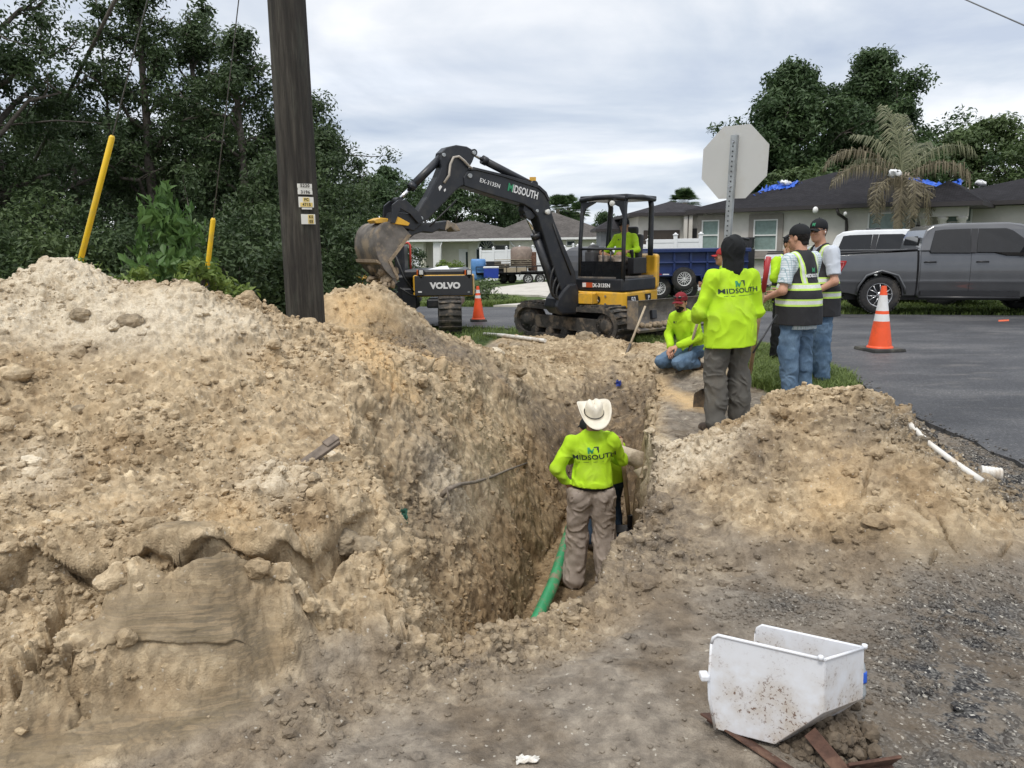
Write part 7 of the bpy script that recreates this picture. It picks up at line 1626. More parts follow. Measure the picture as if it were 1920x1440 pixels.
        for sd in 'lr':
            hd = (hands or {}).get(sd); a, b = J['e'+sd], J['w'+sd]; d = (b-a)/np.linalg.norm(b-a)
            if hd is None: hd = dict(d=d+v3(0, 0, -.2), n=v3(1 if sd == 'l' else -1, 0, 0), t=v3(0, 1, 0), curl=.45)
            hand_prims(S, b, np.array(hd['d'], float), np.array(hd['n'], float), np.array(hd['t'], float), hd.get('curl', .5), 1.02*H)
        V_, F_ = S.mesh(); s.b = np_mesh('body', V_, F_, skin, s.root); 
        ex = MB()
        for q in (-1, 1): ex.ell(L_(q*.031, .0775, .011), (.0125*H,)*3, 8)
        e_ = ex.build('eye', simple('eye_white', (.55, .53, .50), .2), s.root) if s.seed < 0 else None
        for q in (-1, 1):
            o = MB().ell(L_(q*.031, .0785, .011), (.0115*H,)*3, 8).build('eye', EYEW, s.root); MB().ell(L_(q*.031, .0785, .011)+R@v3(0, .0085*H, 0), (.0055*H, .004*H, .0055*H), 6).build('iris', EYEB, o)
            mb_ = MB(); mb_.tube([L_(q*.016, .088, .030), L_(q*.032, .088, .036), L_(q*.050, .074, .030)], .0035*H, 5); mb_.build('eyebrow', HAIRM, s.root)
        MB().tube([L_(-.020, .087, -.055), L_(0, .0905, -.0545), L_(.020, .087, -.055)], .0022*H, 5).build('mouth', LIPS, s.root)
        if beard:
            B = SDF(c-.16, c+.16, .006); B.ell(L_(0, .024, -.050), np.array([.061, .073, .070])*H, .02, R); B.ell(L_(0, .064, -.09), np.array([.030, .027, .024])*H, .02, R); B.cut(L_(0, 0, bl), R@v3(0, -.55, 1)); B.cut(L_(0, 0, 0), R@v3(0, -1, 0)); B.ell(L_(0, .095, -.054), np.array([.016, .02, .006])*H, .004, R, 'c'); B.wrinkle(.003, 60, 5)
            V_, F_ = B.mesh(); np_mesh('beard', V_, F_, HAIRM, s.root)
        return s
    def hair(s, low=-.02, mat=None):
        c, R, H = s.hc, s.HR, s.H; B = SDF(c-.18, c+.18, .006); L_ = lambda x_, y_, z_: c+R@(np.array([x_, y_, z_])*H)
        B.ell(L_(0, -.014, .037), np.array([.080, .099, .088])*H, .02, R); B.cap(L_(0, -.05, .0), L_(0, -.055, low-.03), .056*H, .045*H, .03); B.cut(L_(0, .035, .03), R@v3(0, 1, -.9)); B.cut(L_(0, -.05, low-.045), R@v3(0, 0, -1)); B.wrinkle(.004, 45, 3); V_, F_ = B.mesh(); np_mesh('hair', V_, F_, mat or HAIRM, s.root); return s
    def cap(s, mat, back=False, logo=None, patch=None):
        c, R, H = s.hc, s.HR, s.H; L_ = lambda x_, y_, z_: c+R@(np.array([x_, y_, z_])*H); B = SDF(c-.2, c+.2, .006); B.ell(L_(0, -.012, .048), np.array([.086, .106, .092])*H, .02, R); B.cut(L_(0, 0, .030), R@v3(0, .10, -1)); 
        V_, F_ = B.mesh(); cp = np_mesh('cap', V_, F_, mat, s.root); mb_ = MB(); f = -1 if back else 1; n_ = 9; rows = []
        for i in range(4):
            t = i/3; rows.append([L_((j/(n_-1)*2-1)*.074*(1-.12*t*t), f*(.080+.082*t*math.sqrt(max(0, 1-((j/(n_-1)*2-1)*.86)**2))), .036-.012*t-.022*((j/(n_-1)*2-1)**2)) for j in range(n_)])
        V2 = np.array(rows).reshape(-1, 3); F2 = [(i*n_+j, i*n_+j+1, (i+1)*n_+j+1, (i+1)*n_+j) for i in range(3) for j in range(n_-1)]; mb_.add(V2, F2, True); o = mb_.build('brim', mat, cp); sm_ = o.modifiers.new('s', 'SOLIDIFY'); sm_.thickness = .006; sm_.offset = 0
        MB().ell(L_(0, -.012, .140), (.008*H,)*3, 5).build('button', mat, cp)
        if logo: wrap_text(cp, 'M', .045*H, L_(0, 0, .075), R@v3(0, -1, 0), R@v3(-1, 0, 0), R@v3(0, 0, 1), GREEN_D, .002, name='emblem')
        return s
    def glasses(s, z_=.012, up=False):
        c, R, H = s.hc, s.HR, s.H; y0 = .092; L_ = lambda x_, y_, q: c+R@(np.array([x_, y_, q])*H); dz = .075 if up else 0; m_ = MB()
        for q in (-1, 1):
            m2 = MB(); m2.ell((0, 0, 0), (.027*H, .006*H, .018*H), 7); m2.xform(R@Rz(-q*.28), L_(q*.033, y0+(.02 if up else 0), z_+dz)); m_.add(m2.v[0], m2.f, True)
        m_.tube([L_(-.012, y0+.004+(.02 if up else 0), z_+.006+dz), L_(.012, y0+.004+(.02 if up else 0), z_+.006+dz)], .003*H, 5)
        for q in (-1, 1): m_.tube([L_(q*.058, y0-.012, z_+.006+dz), L_(q*.080, y0-.05, z_+.008+dz), L_(q*.082, -.005, z_+dz)], .0032*H, 5)
        m_.build('sunglasses', LENS, s.root); return s
    def shirt(s, mat, sleeve=1.0, hem=None, tilt=(0, 0, -1), belly=0, wide=1.0, loose=.012, wr=.008, name='shirt', h=.0075, sl_r=(.063, .054, .049, .040), inf=.0):
        S = s.grid(['pelvis', 'chest', 'neck', 'sl', 'sr', 'el', 'er', 'wl', 'wr'], h, .24); J = s.J; s.torso(S, .006+inf, belly, wide, loose)
        for sd in 'lr': s.arm(S, sd, inf, sl_r, sleeve-1 if sleeve > 1 else (sleeve if sleeve >= .3 else 0))
        if hem is not None: S.cap(J['pelvis']+v3(0, 0, .06), v3(J['pelvis'][0], J['pelvis'][1]-.01, hem-.03), (.178+loose)*s.H*wide, (.186+loose)*s.H*wide, .05, .82, s.fwd()); S.wrinkle(wr, 7, s.seed, (1, 1, .55)); S.cut(v3(J['pelvis'][0], J['pelvis'][1], hem), tilt)
        else: S.wrinkle(wr, 7, s.seed)
        nk = J['neck']; S.ell(nk+v3(0, 0, .058)*s.H+s.fwd()*.01, np.array([.068, .068, .05])*s.H, .01, mode='c')
        if sleeve < .3:
            for sd in 'lr':
                a, b = J['s'+sd], J['e'+sd]; p = a+(b-a)*.78; S2 = None; n = (b-a)/np.linalg.norm(b-a); g = np.stack(np.meshgrid(*[S.lo[k]+S.h*np.arange(S.n[k]) for k in range(3)], indexing='ij'), -1); dd = (g-p)@n; near = np.linalg.norm(g-(p+n*.1), axis=-1) < .17; S.d = np.where(near & (dd > 0), np.maximum(S.d, dd.astype(np.float32)), S.d)
        V_, F_ = S.mesh(); s.sh = np_mesh(name, V_, F_, mat, s.root); return s
    def vest(s, mat, hem, belly=0, wide=1.0, inf=.016, tilt=(0, 0, -1)):
        S = s.grid(['pelvis', 'chest', 'neck', 'sl', 'sr'], .0075, .26); J = s.J; s.torso(S, inf+.008, belly, wide, .02); S.cap(J['pelvis']+v3(0, 0, .06), v3(J['pelvis'][0], J['pelvis'][1], hem-.03), (.218)*s.H*wide, (.230)*s.H*wide, .05, .88, s.fwd()); S.wrinkle(.006, 6, s.seed+3, (1, 1, .5)); S.cut(v3(J['pelvis'][0], J['pelvis'][1], hem), tilt)
        for sd, q in (('l', -1), ('r', 1)):
            o = np.array([q*.045, 0, -.05]); S.cap(J['s'+sd]+o+v3(q*.0, 0, .10), J['s'+sd]+o+v3(q*.02, 0, -.10), .088*s.H, .082*s.H, .006, mode='c'); S.cap(J['s'+sd]+v3(q*.05, 0, -.05), J['s'+sd]+v3(q*.3, 0, -.05), .13, .16, .006, mode='c')
        S.ell(J['neck']+v3(0, 0, .03)*s.H+s.fwd()*.045, np.array([.075, .10, .10])*s.H, .01, mode='c')
        V_, F_ = S.mesh(); s.vs = np_mesh('vest', V_, F_, mat, s.root); return s
    def pants(s, mat, inf=.010, top=None, r=(.100, .076, .066, .064), wr=.009, belly=0, wide=1.0, k=.02, st=(1, 1, .8), upto=.93):
        S = s.grid(['pelvis', 'hl', 'hr', 'kl', 'kr', 'al', 'ar'], .0075, .2); J = s.J; p = J['pelvis']; fd = s.fwd()
        S.cap(p+v3(0, 0, .06)*s.H, (J['hl']+J['hr'])/2, .152*s.H*wide+inf*.3, .15*s.H*wide+inf*.3, .05, .72, fd)
        for sd in 'lr': s.leg(S, sd, inf, r, k, upto); S.ell(J['h'+sd]-fd*.045*s.H+v3(0, 0, -.03), np.array([.085, .075, .10])*s.H+inf*.4, .04)
        S.wrinkle(wr, 8, s.seed+9, st); S.cut(p+v3(0, 0, (top if top is not None else .09)*s.H), (J['chest']-p)); V_, F_ = S.mesh(); s.pn = np_mesh('trousers', V_, F_, mat, s.root); return s
    def boots(s, mat=None):
        J = s.J; H = s.H
        for sd in 'lr':
            a, t = J['a'+sd], J['t'+sd]; S = SDF(np.minimum(a, t)-.14, np.maximum(a, t)+.14, .006); d = t-a; d[2] = 0; d /= np.linalg.norm(d)+1e-9
            low = min(a[2]-.055*H, t[2]-.0) ; z0 = t[2]-.025*H
            S.cap(a+v3(0, 0, .05), a-v3(0, 0, .02), .052*H, .050*H, .02); hl = a-d*.035*H; hl[2] = (a[2]+t[2]*2)/3; S.cap(hl, t, .044*H, .040*H, .03, .85, (0, 0, 1)); S.cap(a+d*.04-v3(0, 0, .02), t+v3(0, 0, .005), .045*H, .036*H, .03); V_, F_ = S.mesh(); o = np_mesh('boot', V_, F_, mat or BOOTL, s.root)
        return s
EYEW = simple('eye_white', (.55, .53, .50), .2); EYEB = simple('eye_dark', (.02, .012, .008), .1); LIPS = simple('lips', (.22, .09, .075), .5)
def wrap_text(ob, txt, size, c, ray_d, U, Vv, mat, bold=0, sx=1.0, off=.0035, name='lettering', sub=2, spacing=1.0, pts=None):
    """lettering pressed onto a garment: c centre, ray_d direction from outside to the cloth"""
    V_, F_ = pts if pts is not None else text_mesh(txt, size, 0, bold, sub=sub, sx=sx, spacing=spacing); me = ob.data; bv = BVHTree.FromPolygons([tuple(v.co) for v in me.vertices], [tuple(p.vertices) for p in me.polygons]); out_ = []; rd_ = np.array(ray_d, float)
    for p in V_:
        o = np.array(c)+np.array(U)*p[0]+np.array(Vv)*p[1]-rd_*.6; r = bv.ray_cast(Vector(o), Vector(rd_)); q = np.array(r[0])-rd_*off if r[0] is not None else o+rd_*.6; out_.append(q)
    return MB().add(out_, F_).build(name, mat, ob)
def grid_poly(pts, n=5):
    bm = bmesh.new(); f = bm.faces.new([bm.verts.new((p[0], p[1], 0)) for p in pts]); bmesh.ops.triangulate(bm, faces=[f])
    for _ in range(2): bmesh.ops.subdivide_edges(bm, edges=bm.edges[:], cuts=1, use_grid_fill=True)
    bmesh.ops.triangulate(bm, faces=bm.faces[:]); V_ = np.array([v.co[:] for v in bm.verts]); F_ = [[v.index for v in f.verts] for f in bm.faces]; bm.verts.index_update(); bm.free(); return V_, F_
INK = simple('print_ink', (.02, .035, .03), .6); INKG = simple('print_green', (.03, .27, .12), .6); INKW = simple('print_white', (.75, .75, .75), .6)
def back_logo(ob, c, size, U, ink=INK, ray_d=(0, 1, 0)):
    U = np.array(U, float); U /= np.linalg.norm(U); Vv = np.array([0, 0, 1.]); Vv = Vv-U*(Vv@U); Vv /= np.linalg.norm(Vv)
    wrap_text(ob, 'MIDSOUTH', size, c, ray_d, U, Vv, ink, size*.016, 1.28)
    s_ = size; up = np.array(c)+Vv*s_*1.0
    wrap_text(ob, '', 1, up-U*s_*.32, ray_d, U, Vv, INKG, name='emblem', pts=grid_poly([(x_*s_, y_*s_) for x_, y_ in [(-.55, -.42), (-.55, .5), (-.25, .5), (.05, .0), (.30, .32), (.42, .22), (.12, -.42), (-.02, -.42), (-.28, .05), (-.28, -.42)]]))
    wrap_text(ob, '', 1, up+U*s_*.42, ray_d, U, Vv, ink, name='emblem', pts=grid_poly([(x_*s_, y_*s_) for x_, y_ in [(-.35, .5), (.38, .5), (.38, -.2), (.2, -.42), (.2, .1), (.05, .0), (.12, .36), (-.35, .36)]]))
    wrap_text(ob, '', 1, np.array(c)-Vv*s_*.72, ray_d, U, Vv, ink, name='underline', pts=grid_poly([(-2.6*s_, -.02*s_), (2.6*s_, -.02*s_), (2.6*s_, .03*s_), (-2.6*s_, .03*s_)]))
def chest_logo(ob, c, size, ray_d=(0, -1, 0), U=(-1, 0, 0)):
    wrap_text(ob, 'M', size, c, ray_d, U, (0, 0, 1), INK, size*.03, .9); wrap_text(ob, '7', size*.95, np.array(c)+np.array(U)*size*.85, ray_d, U, (0, 0, 1), INK, size*.03, .9)
def gpos(px, py, Y): p = at(px, py, Y); return p[0], Y
WG = 'crew members around the trench'
# ---- A: man in the trench with the white hat
zA = surf_z(.66, 6.5)
A = Person('person in a white cowboy hat and neon shirt standing in the trench, hand on hip', (.675, 6.45, -1.40), (.12, 1), dict(
    pelvis=(.02, 0, .95), chest=(.01, .02, 1.29), neck=(.015, .03, 1.46), head=(.02, .06, 1.605), sl=(-.18, .02, 1.385), sr=(.18, -.0, 1.415), el=(-.295, -.05, 1.15), wl=(-.19, .0, .99), er=(.27, .12, 1.20), wr=(.20, .34, 1.17),
    kl=(-.12, .04, .50), al=(-.15, -.0, .09), tl=(-.19, .16, .03), kr=(.12, .03, .50), ar=(.15, .0, .09), tr=(.18, .17, .03)), .985, 11, WG)
A.body(SKIN_T, dict(l=dict(d=(.85, .35, -.25), n=(.3, .8, 0), t=(0, 0, 1), curl=.35), r=dict(d=(-.1, 1, 0), n=(-1, 0, 0), t=(0, 0, 1), curl=1.3)), yaw=.25, pitch=.05)
A.shirt(NEON, 1.93, hem=.995, belly=.0, loose=.004, wr=.012, wide=.95); A.pants(KHAKI, .016, top=.035, r=(.104, .084, .078, .078), wr=.013).boots()
back_logo(A.sh, (.03, 0, 1.26), .058, (1, 0, .10)); A.hair(-.05)
def lathe_hat(P):
    c, R, H = P.hc, P.HR, P.H; t = bpy.data.objects.new('hat', None); n = 40; rows = []
    prof = [(.001, .165), (.045, .168), (.070, .158), (.082, .130), (.088, .085), (.093, .045)]; brim = [(.094, .038), (.12, .032), (.155, .034), (.185, .040)]
    for r_, z_ in prof+brim:
        row = []
        for j in range(n):
            a = 2*math.pi*j/n; ca, sa = math.cos(a), math.sin(a); rx, ry = r_*.90, r_*1.14; z2 = z_
            if r_ < .095: z2 -= .030*math.exp(-((r_*ca)/.022)**2)*(1 if z_ > .11 else .0)+(.0 if z_ < .12 else .016*max(0, sa)); rx *= (1-.16*max(0, sa)*(z_-.04)/.11)
            else: k = (r_-.094)/.078; z2 += .075*k**1.5*abs(ca)**2.2-.018*k*abs(sa)
            if r_ > .1 and abs(ca) > .3: rx *= 1-.14*((r_-.094)/.078)*abs(ca)**2
            row.append(c+R@(np.array([rx*ca, ry*sa-.012, z2+.012])*H))
        rows.append(row)
    V_ = np.array(rows).reshape(-1, 3); k = len(rows); F_ = [(i*n+j, (i+1)*n+j, (i+1)*n+(j+1) % n, i*n+(j+1) % n) for i in range(k-1) for j in range(n)]
    o = MB().add(V_, F_, True).build('cowboy_hat', STRAW, P.root); s_ = o.modifiers.new('s', 'SOLIDIFY'); s_.thickness = .005
    MB().tube([c+R@(np.array([.0825*math.cos(a), .1045*math.sin(a)-.012, .064])*H) for a in np.linspace(0, 2*math.pi, 33)], .0055, 6, caps=False).build('hat_band', BELT, o)
    MB().tube([c+R@(np.array([-.083, -.02, .066])*H), c+R@(np.array([-.092, -.045, .10])*H), c+R@(np.array([-.088, -.04, .125])*H)], .004, 5).build('hat_band', BELT, o)
_R0 = A.HR; A.HR = A.HR@Rx(.38)@Ry(-.08); lathe_hat(A); A.HR = _R0
m_ = MB(); pv_ = A.J['pelvis']; m_.tube([pv_+v3(.168*math.cos(a), .122*math.sin(a), .045) for a in np.linspace(0, 2*math.pi, 33)], [.016]*33, 6, caps=False); m_.build('belt', BELT, A.root)
MB().ell(pv_+v3(-.175, -.02, -.12), (.018, .03, .045), 6).build('phone_case', BELT, A.root)
# ---- B: second man in the trench
B = Person('person in neon shirt and dark jeans bending in the trench behind the white hat', (.90, 7.25, surf_z(.9, 7.25)), (-.25, 1), dict(
    pelvis=(-.02, -.05, .80), chest=(-.10, .12, 1.03), neck=(-.10, .26, 1.08), head=(-.05, .38, 1.13), sl=(-.30, .16, 1.09), sr=(.06, .12, 1.10), er=(.20, .02, .90), wr=(.16, -.02, 1.05), el=(-.30, .3, .86), wl=(-.15, .42, .80),
    hl=(-.11, -.05, .78), hr=(.08, -.05, .78), kl=(-.14, .16, .44), kr=(.12, .14, .44), al=(-.14, -.02, .09), ar=(.14, -.02, .09)), .99, 12, WG)
B.body(SKIN_T, dict(r=dict(d=(-.2, .1, .9), n=(-1, 0, 0), t=(0, 1, 0), curl=1.4))).shirt(NEON, 1.95, hem=.72).pants(DENIMD).boots().cap(CAPB)
# ---- C: hooded man
pC = onz(1362, 799, .01); C_ = Person('person in black hood, neon shirt and grey trousers seen from behind beside the trench', (pC[0], pC[1], surf_z(pC[0], pC[1])+.0), (-.22, 1), dict(
    el=(-.295, .01, 1.10), wl=(-.20, .25, 1.02), er=(.265, .0, 1.10), wr=(.20, .24, 1.06), kl=(-.11, .03, .50), kr=(.12, .03, .50), al=(-.13, -.03, .09), ar=(.14, .04, .09), tl=(-.16, .14, .03), tr=(.18, .21, .03)), 1.0, 13, WG)
C_.body(SKIN_T, dict(l=dict(d=(.2, 1, 0), n=(1, 0, 0), t=(0, 0, 1), curl=1.3), r=dict(d=(-.1, 1, 0), n=(-1, 0, 0), t=(0, 0, 1), curl=1.3)), yaw=.15).shirt(NEON, 1.92, hem=.80, tilt=(.06, 0, -1), wr=.0095, loose=.032, wide=1.08, sl_r=(.070, .062, .056, .046)).pants(GREYT, .014, r=(.104, .082, .074, .076), wr=.014).boots()
back_logo(C_.sh, (.02, 0, 1.29), .058, (1, 0, .05))
S = SDF(C_.hc-.24, C_.hc+.24, .007); R_ = C_.HR; S.ell(C_.hc+v3(0, -.012, .03), (.097, .118, .112), .03); S.cap(C_.hc+v3(0, -.02, -.03), C_.J['neck']+v3(0, -.0, -.02), .088, .095, .04); S.ell(C_.hc+R_@v3(0, .12, -.0), (.06, .06, .085), .01, mode='c'); S.wrinkle(.006, 9, 3, (1, 1, .7)); V_, F_ = S.mesh(); np_mesh('hood', V_, F_, BLACKC, C_.root)
# ---- D: man behind with red cap
pD = onz(1364, 690, .0); D_ = Person('person in red cap and black trousers almost hidden behind the hooded worker', (pD[0], pD[1], surf_z(pD[0], pD[1])), (-1, .1), dict(
    chest=(0, .05, 1.25), neck=(0, .09, 1.41), head=(0, .13, 1.54), sl=(-.19, .05, 1.34), sr=(.19, .05, 1.34), el=(-.22, .12, 1.10), wl=(-.10, .34, 1.02), er=(.22, .15, 1.10), wr=(.05, .36, 1.14)), .905, 14, WG)
D_.body(SKIN_T, dict(l=dict(d=(.3, 1, .1), n=(1, 0, 0), t=(0, 0, 1), curl=1.4), r=dict(d=(-.4, 1, .1), n=(-1, 0, 0), t=(0, 0, 1), curl=1.4))).shirt(NEON, 1.95, hem=.86).pants(BLACKC).boots().cap(fabric('red_cap', (.35, .03, .03))).hair(-.03)
# ---- E: kneeling man
pE = at(1296, 655, 9.35); zE = surf_z(pE[0], 9.35); KZ = .02
E = Person('person kneeling at the trench edge in maroon cap, neon shirt and jeans', (pE[0], 9.35, zE), (-.80, -.6), dict(
    pelvis=(0, .0, .30), chest=(0, .13, .60), neck=(0, .19, .745), head=(0, .24, .885), sl=(-.17, .15, .69), sr=(.17, .15, .69), el=(-.25, .17, .44), wl=(-.07, .35, .33), er=(.24, .19, .44), wr=(.05, .36, .30),
    hl=(-.10, 0, .27), hr=(.10, 0, .27), kl=(-.14, .40, .12), kr=(.15, .42, .11), al=(-.13, .04, .07), ar=(.13, .06, .07), tl=(-.13, -.06, .03), tr=(.13, -.04, .03)), .91, 15, WG)
E.body(SKIN_L, dict(l=dict(d=(.6, .55, -.4), n=(.3, -.2, -1), t=(0, .8, .2), curl=.7), r=dict(d=(-.5, .6, -.5), n=(-.3, -.2, -1), t=(0, .8, .2), curl=.7)), yaw=.35, pitch=-.12, beard=True, bl=-.074).shirt(NEON, 1.93, hem=.22, wr=.011, loose=.006).pants(DENIM, .010, top=.06, r=(.092, .076, .062, .052), wr=.010).boots().hair(-.02).cap(CAPM)
E.glasses(up=True); chest_logo(E.sh, (.078, 0, .565), .042)
# ---- F and G: vest men
VM1 = vest_mat('hi_vis_vest_near', 1.19, 1.03, .115); VM2 = vest_mat('hi_vis_vest_far', 1.20, 1.04, .115)
pF = at(1497, 600, 8.0); F_m = Person('person in black cap, checked shirt, black reflective vest and jeans, back to the camera', (pF[0], 8.0, surf_z(pF[0], 8.0)), (-.58, .81), dict(
    head=(0, .045, 1.63), neck=(0, 0, 1.475), sl=(-.205, 0, 1.42), sr=(.205, 0, 1.42), el=(-.285, .00, 1.12), wl=(-.20, .26, 1.03), er=(.27, .06, 1.13), wr=(.12, .30, 1.06)), 1.03, 16, WG)
F_m.body(SKIN_L, dict(l=dict(d=(.3, 1, -.2), n=(1, 0, 0), t=(0, 0, 1), curl=1.25), r=dict(d=(-.4, 1, -.1), n=(-1, 0, 0), t=(0, 0, 1), curl=1.0)), yaw=.1, pitch=-.08).shirt(CHECK, .0, hem=.74, belly=.04, wide=1.05, loose=.0, tilt=(0, .25, -1), sl_r=(.070, .066, .0, .0), wr=.008)
F_m.vest(VM1, .80, belly=.04, wide=1.09).pants(DENIM, .012, r=(.106, .084, .072, .068), wide=1.06, wr=.012).boots().hair(-.03).cap(CAPB)
wrap_text(F_m.vs, 'MIDSOUTH', .046, (0.0, 0, 1.30), (0, 1, 0), (1, 0, 0), (0, 0, 1), INKW, .002, .95); wrap_text(F_m.vs, 'M', .06, (0.0, 0, 1.355), (0, 1, 0), (1, 0, 0), (0, 0, 1), INKG, .003, 1.0, name='emblem')
pG = at(1533, 600, 8.75); G_ = Person('person in sunglasses and dark cap, reflective vest over pale shirt, behind the checked-shirt one', (pG[0], 8.75, surf_z(pG[0], 8.75)), (-.88, -.10), dict(
    head=(0, .05, 1.66), neck=(0, 0, 1.50), sl=(-.215, 0, 1.44), sr=(.215, 0, 1.44), el=(-.30, .0, 1.14), wl=(-.22, .22, 1.0), er=(.29, .02, 1.14), wr=(.2, .24, 1.0)), 1.045, 17, WG)
G_.body(SKIN_L, dict(), yaw=.55, pitch=-.05).shirt(PALEB, .0, hem=.84, belly=.04, wide=1.05, loose=.0, sl_r=(.070, .066, 0, 0)).vest(VM2, .80, belly=.05, wide=1.1).pants(DENIM, .012, r=(.106, .084, .072, .068), wide=1.06, wr=.012).boots().hair(-.01).cap(CAPB, logo=True).glasses()
MB().ell(G_.hc+G_.HR@v3(-.082, -.002, -.008), (.010, .008, .014), 5).build('earbud', WHITEP, G_.root)
# ---- H: hidden neon man
pH = onz(1470, 684, .0); H_ = Person('person in neon shirt, black vest and black trousers mostly hidden behind the checked-shirt one', (pH[0], pH[1], surf_z(pH[0], pH[1])), (.2, -1), dict(
    el=(-.30, .05, 1.14), wl=(-.22, .24, 1.0), er=(.27, .10, 1.18), wr=(.19, .24, 1.40)), .99, 18, WG)
H_.body(SKIN_T, dict(r=dict(d=(0, .1, 1), n=(0, -1, 0), t=(-1, 0, 0), curl=.35)), yaw=0).shirt(NEON, 1.93, hem=.84).vest(VM1, .92).pants(BLACKC).boots().hair().cap(CAPB)
# ---- I: operator
pI = Cx+RH@np.array([.0, .43, 0]); zf_ = 1.07
I_ = Person('person driving the mini excavator, in black cap, sunglasses and neon shirt', (pI[0], pI[1], Cx[2]+zf_), (-.64, -.77), dict(
    pelvis=(0, -.02, .25), chest=(0, -.06, .57), neck=(0, -.05, .73), head=(0, -.01, .87), sl=(-.18, -.06, .67), sr=(.18, -.06, .67), el=(-.29, .02, .45), wl=(-.27, .26, .42), er=(.29, .02, .45), wr=(.27, .27, .42),
    hl=(-.10, .04, .24), hr=(.10, .04, .24), kl=(-.16, .40, .36), kr=(.16, .40, .36), al=(-.15, .46, .09), ar=(.15, .46, .09), tl=(-.16, .58, .03), tr=(.16, .58, .03)), .96, 19, WG)
I_.body(SKIN_T, dict(l=dict(d=(0, 1, .1), n=(.4, 0, -1), t=(1, 0, 0), curl=1.2), r=dict(d=(0, 1, .1), n=(-.4, 0, -1), t=(-1, 0, 0), curl=1.2)), yaw=.1, pitch=-.05).shirt(NEON, 1.8, hem=.20, loose=.014).pants(KHAKI, .012, top=.05).boots().hair().cap(CAPB, back=False).glasses()
chest_logo(I_.sh, (.08, 0, .60), .045)
# ================================================================ TOOLS, PIPES, BIN AND LITTER
WOODH = simple('tool_wood', (.36, .25, .14), .6, var=.25, scale=12, dirt=(.2, .15, .1), dscale=8); WOODL = simple('worn_wood', (.42, .34, .24), .65, var=.2, scale=12); REDP = simple('red_grip', (.38, .03, .035), .45, var=.1)
STEELT = simple('tool_steel', (.10, .09, .08), .5, metal=.5, var=.3, dirt=(.26, .2, .14), dscale=9, dirt_amt=.7)
def lin(name, label, cat, P, Q, r, mat, extra=None, group=None):
    """a long tool from P down to Q; extra(mb-adding function) builds the head at Q"""
    P = np.array(P, float); Q = np.array(Q, float); t = thing(name, label, cat, Q, 0, group); MB().tube([P-Q, (P-Q)*.5, np.zeros(3)], [r, r*1.05, r], 10).build('handle', mat, t); 
    if extra: extra(t, P-Q)
    return t
def shovel_head(t, ax, L_=.27, w_=.11, face=(0, -1, 0), mat=STEELT):
    d = -ax/np.linalg.norm(ax); f = np.array(face, float); s_ = np.cross(d, f); s_ /= np.linalg.norm(s_); f = np.cross(s_, d); n, m = 11, 9; V_ = []
    for i in range(n):
        u = i/(n-1); wd = w_*(min(1, .5+u*4) if u < .6 else math.sqrt(max(0, 1-((u-.6)/.42)**2)))
        for j in range(m): q = j/(m-1)*2-1; V_.append(d*(u*L_)+s_*q*wd+f*(-.03*(1-q*q)*1.0+.04*u*u))
    F_ = [(i*m+j, i*m+j+1, (i+1)*m+j+1, (i+1)*m+j) for i in range(n-1) for j in range(m-1)]; o = MB().add(V_, F_, True).build('blade', mat, t); s2 = o.modifiers.new('s', 'SOLIDIFY'); s2.thickness = .004
    MB().tube([-d*.22, -d*.05, d*.05-f*.02], [.021, .022, .014], 8).build('socket', mat, t)
def W3(px, py, Y): return at(px, py, Y)
# shovel by the trench head, leaning
g = surf_hit(1172, 664); lin('shovel', 'long-handled shovel leaning beside the blade of the mini excavator', 'shovel', W3(1210, 574, g[1]+.25), g-np.array([0, 0, .05]), .016, WOODL, lambda t, a: shovel_head(t, a, .26))
g = surf_hit(1287, 700); lin('shovel', 'wooden shovel leaning between the kneeling and the hooded worker', 'shovel', W3(1313, 586, g[1]-.25), g+np.array([0, 0, .16]), .016, WOODL, lambda t, a: shovel_head(t, a, .26, .10))
g = surf_hit(1322, 768); t_ = lin('shovel', 'shovel with red collar standing at the feet of the hooded worker', 'shovel', W3(1346, 560, g[1]-.35), g+np.array([0, 0, .20]), .017, WOODH, lambda t, a: shovel_head(t, a, .28, .11))
ax = W3(1346, 560, g[1]-.35)-(g+np.array([0, 0, .20])); MB().tube([ax*.30, ax*.42], .023, 10).build('collar', REDP, t_)
Yb_ = 7.35; pa_, pb2 = W3(1441, 483, Yb_), W3(1406, 700, Yb_+.3); t_ = lin('digging_tool', 'long wooden digging tool with thick red sleeve held beside the checked shirt', 'digging tool', pa_, pb2, .019, WOODH); ax = pa_-pb2; MB().tube([ax*.72, ax*1.005], .025, 12).build('sleeve', REDP, t_)
lin('probe_rod', 'thin black probe rod slanting down over the grass tuft', 'probe rod', W3(1457, 590, 7.7), W3(1412, 662, 7.5), .009, BLACKM); 
tb = np.array([1.07, 7.05, 0]); tb[2] = surf_z(1.0, 7.05)
tb = W3(1181, 988, 7.0); tt = W3(1164, 822, 7.12)
t_ = lin('tamper', 'hand tamper with flat black plate standing on the trench floor', 'tamper', tt, tb, .020, WOODH); m_ = MB(); m_.box((-.10, -.02, -.015), (.24, .20, .02)); m_.tube([(0, 0, 0), (0, 0, .12)], .026, 8); m_.build('plate', BLACKM, t_, bevel=.004)
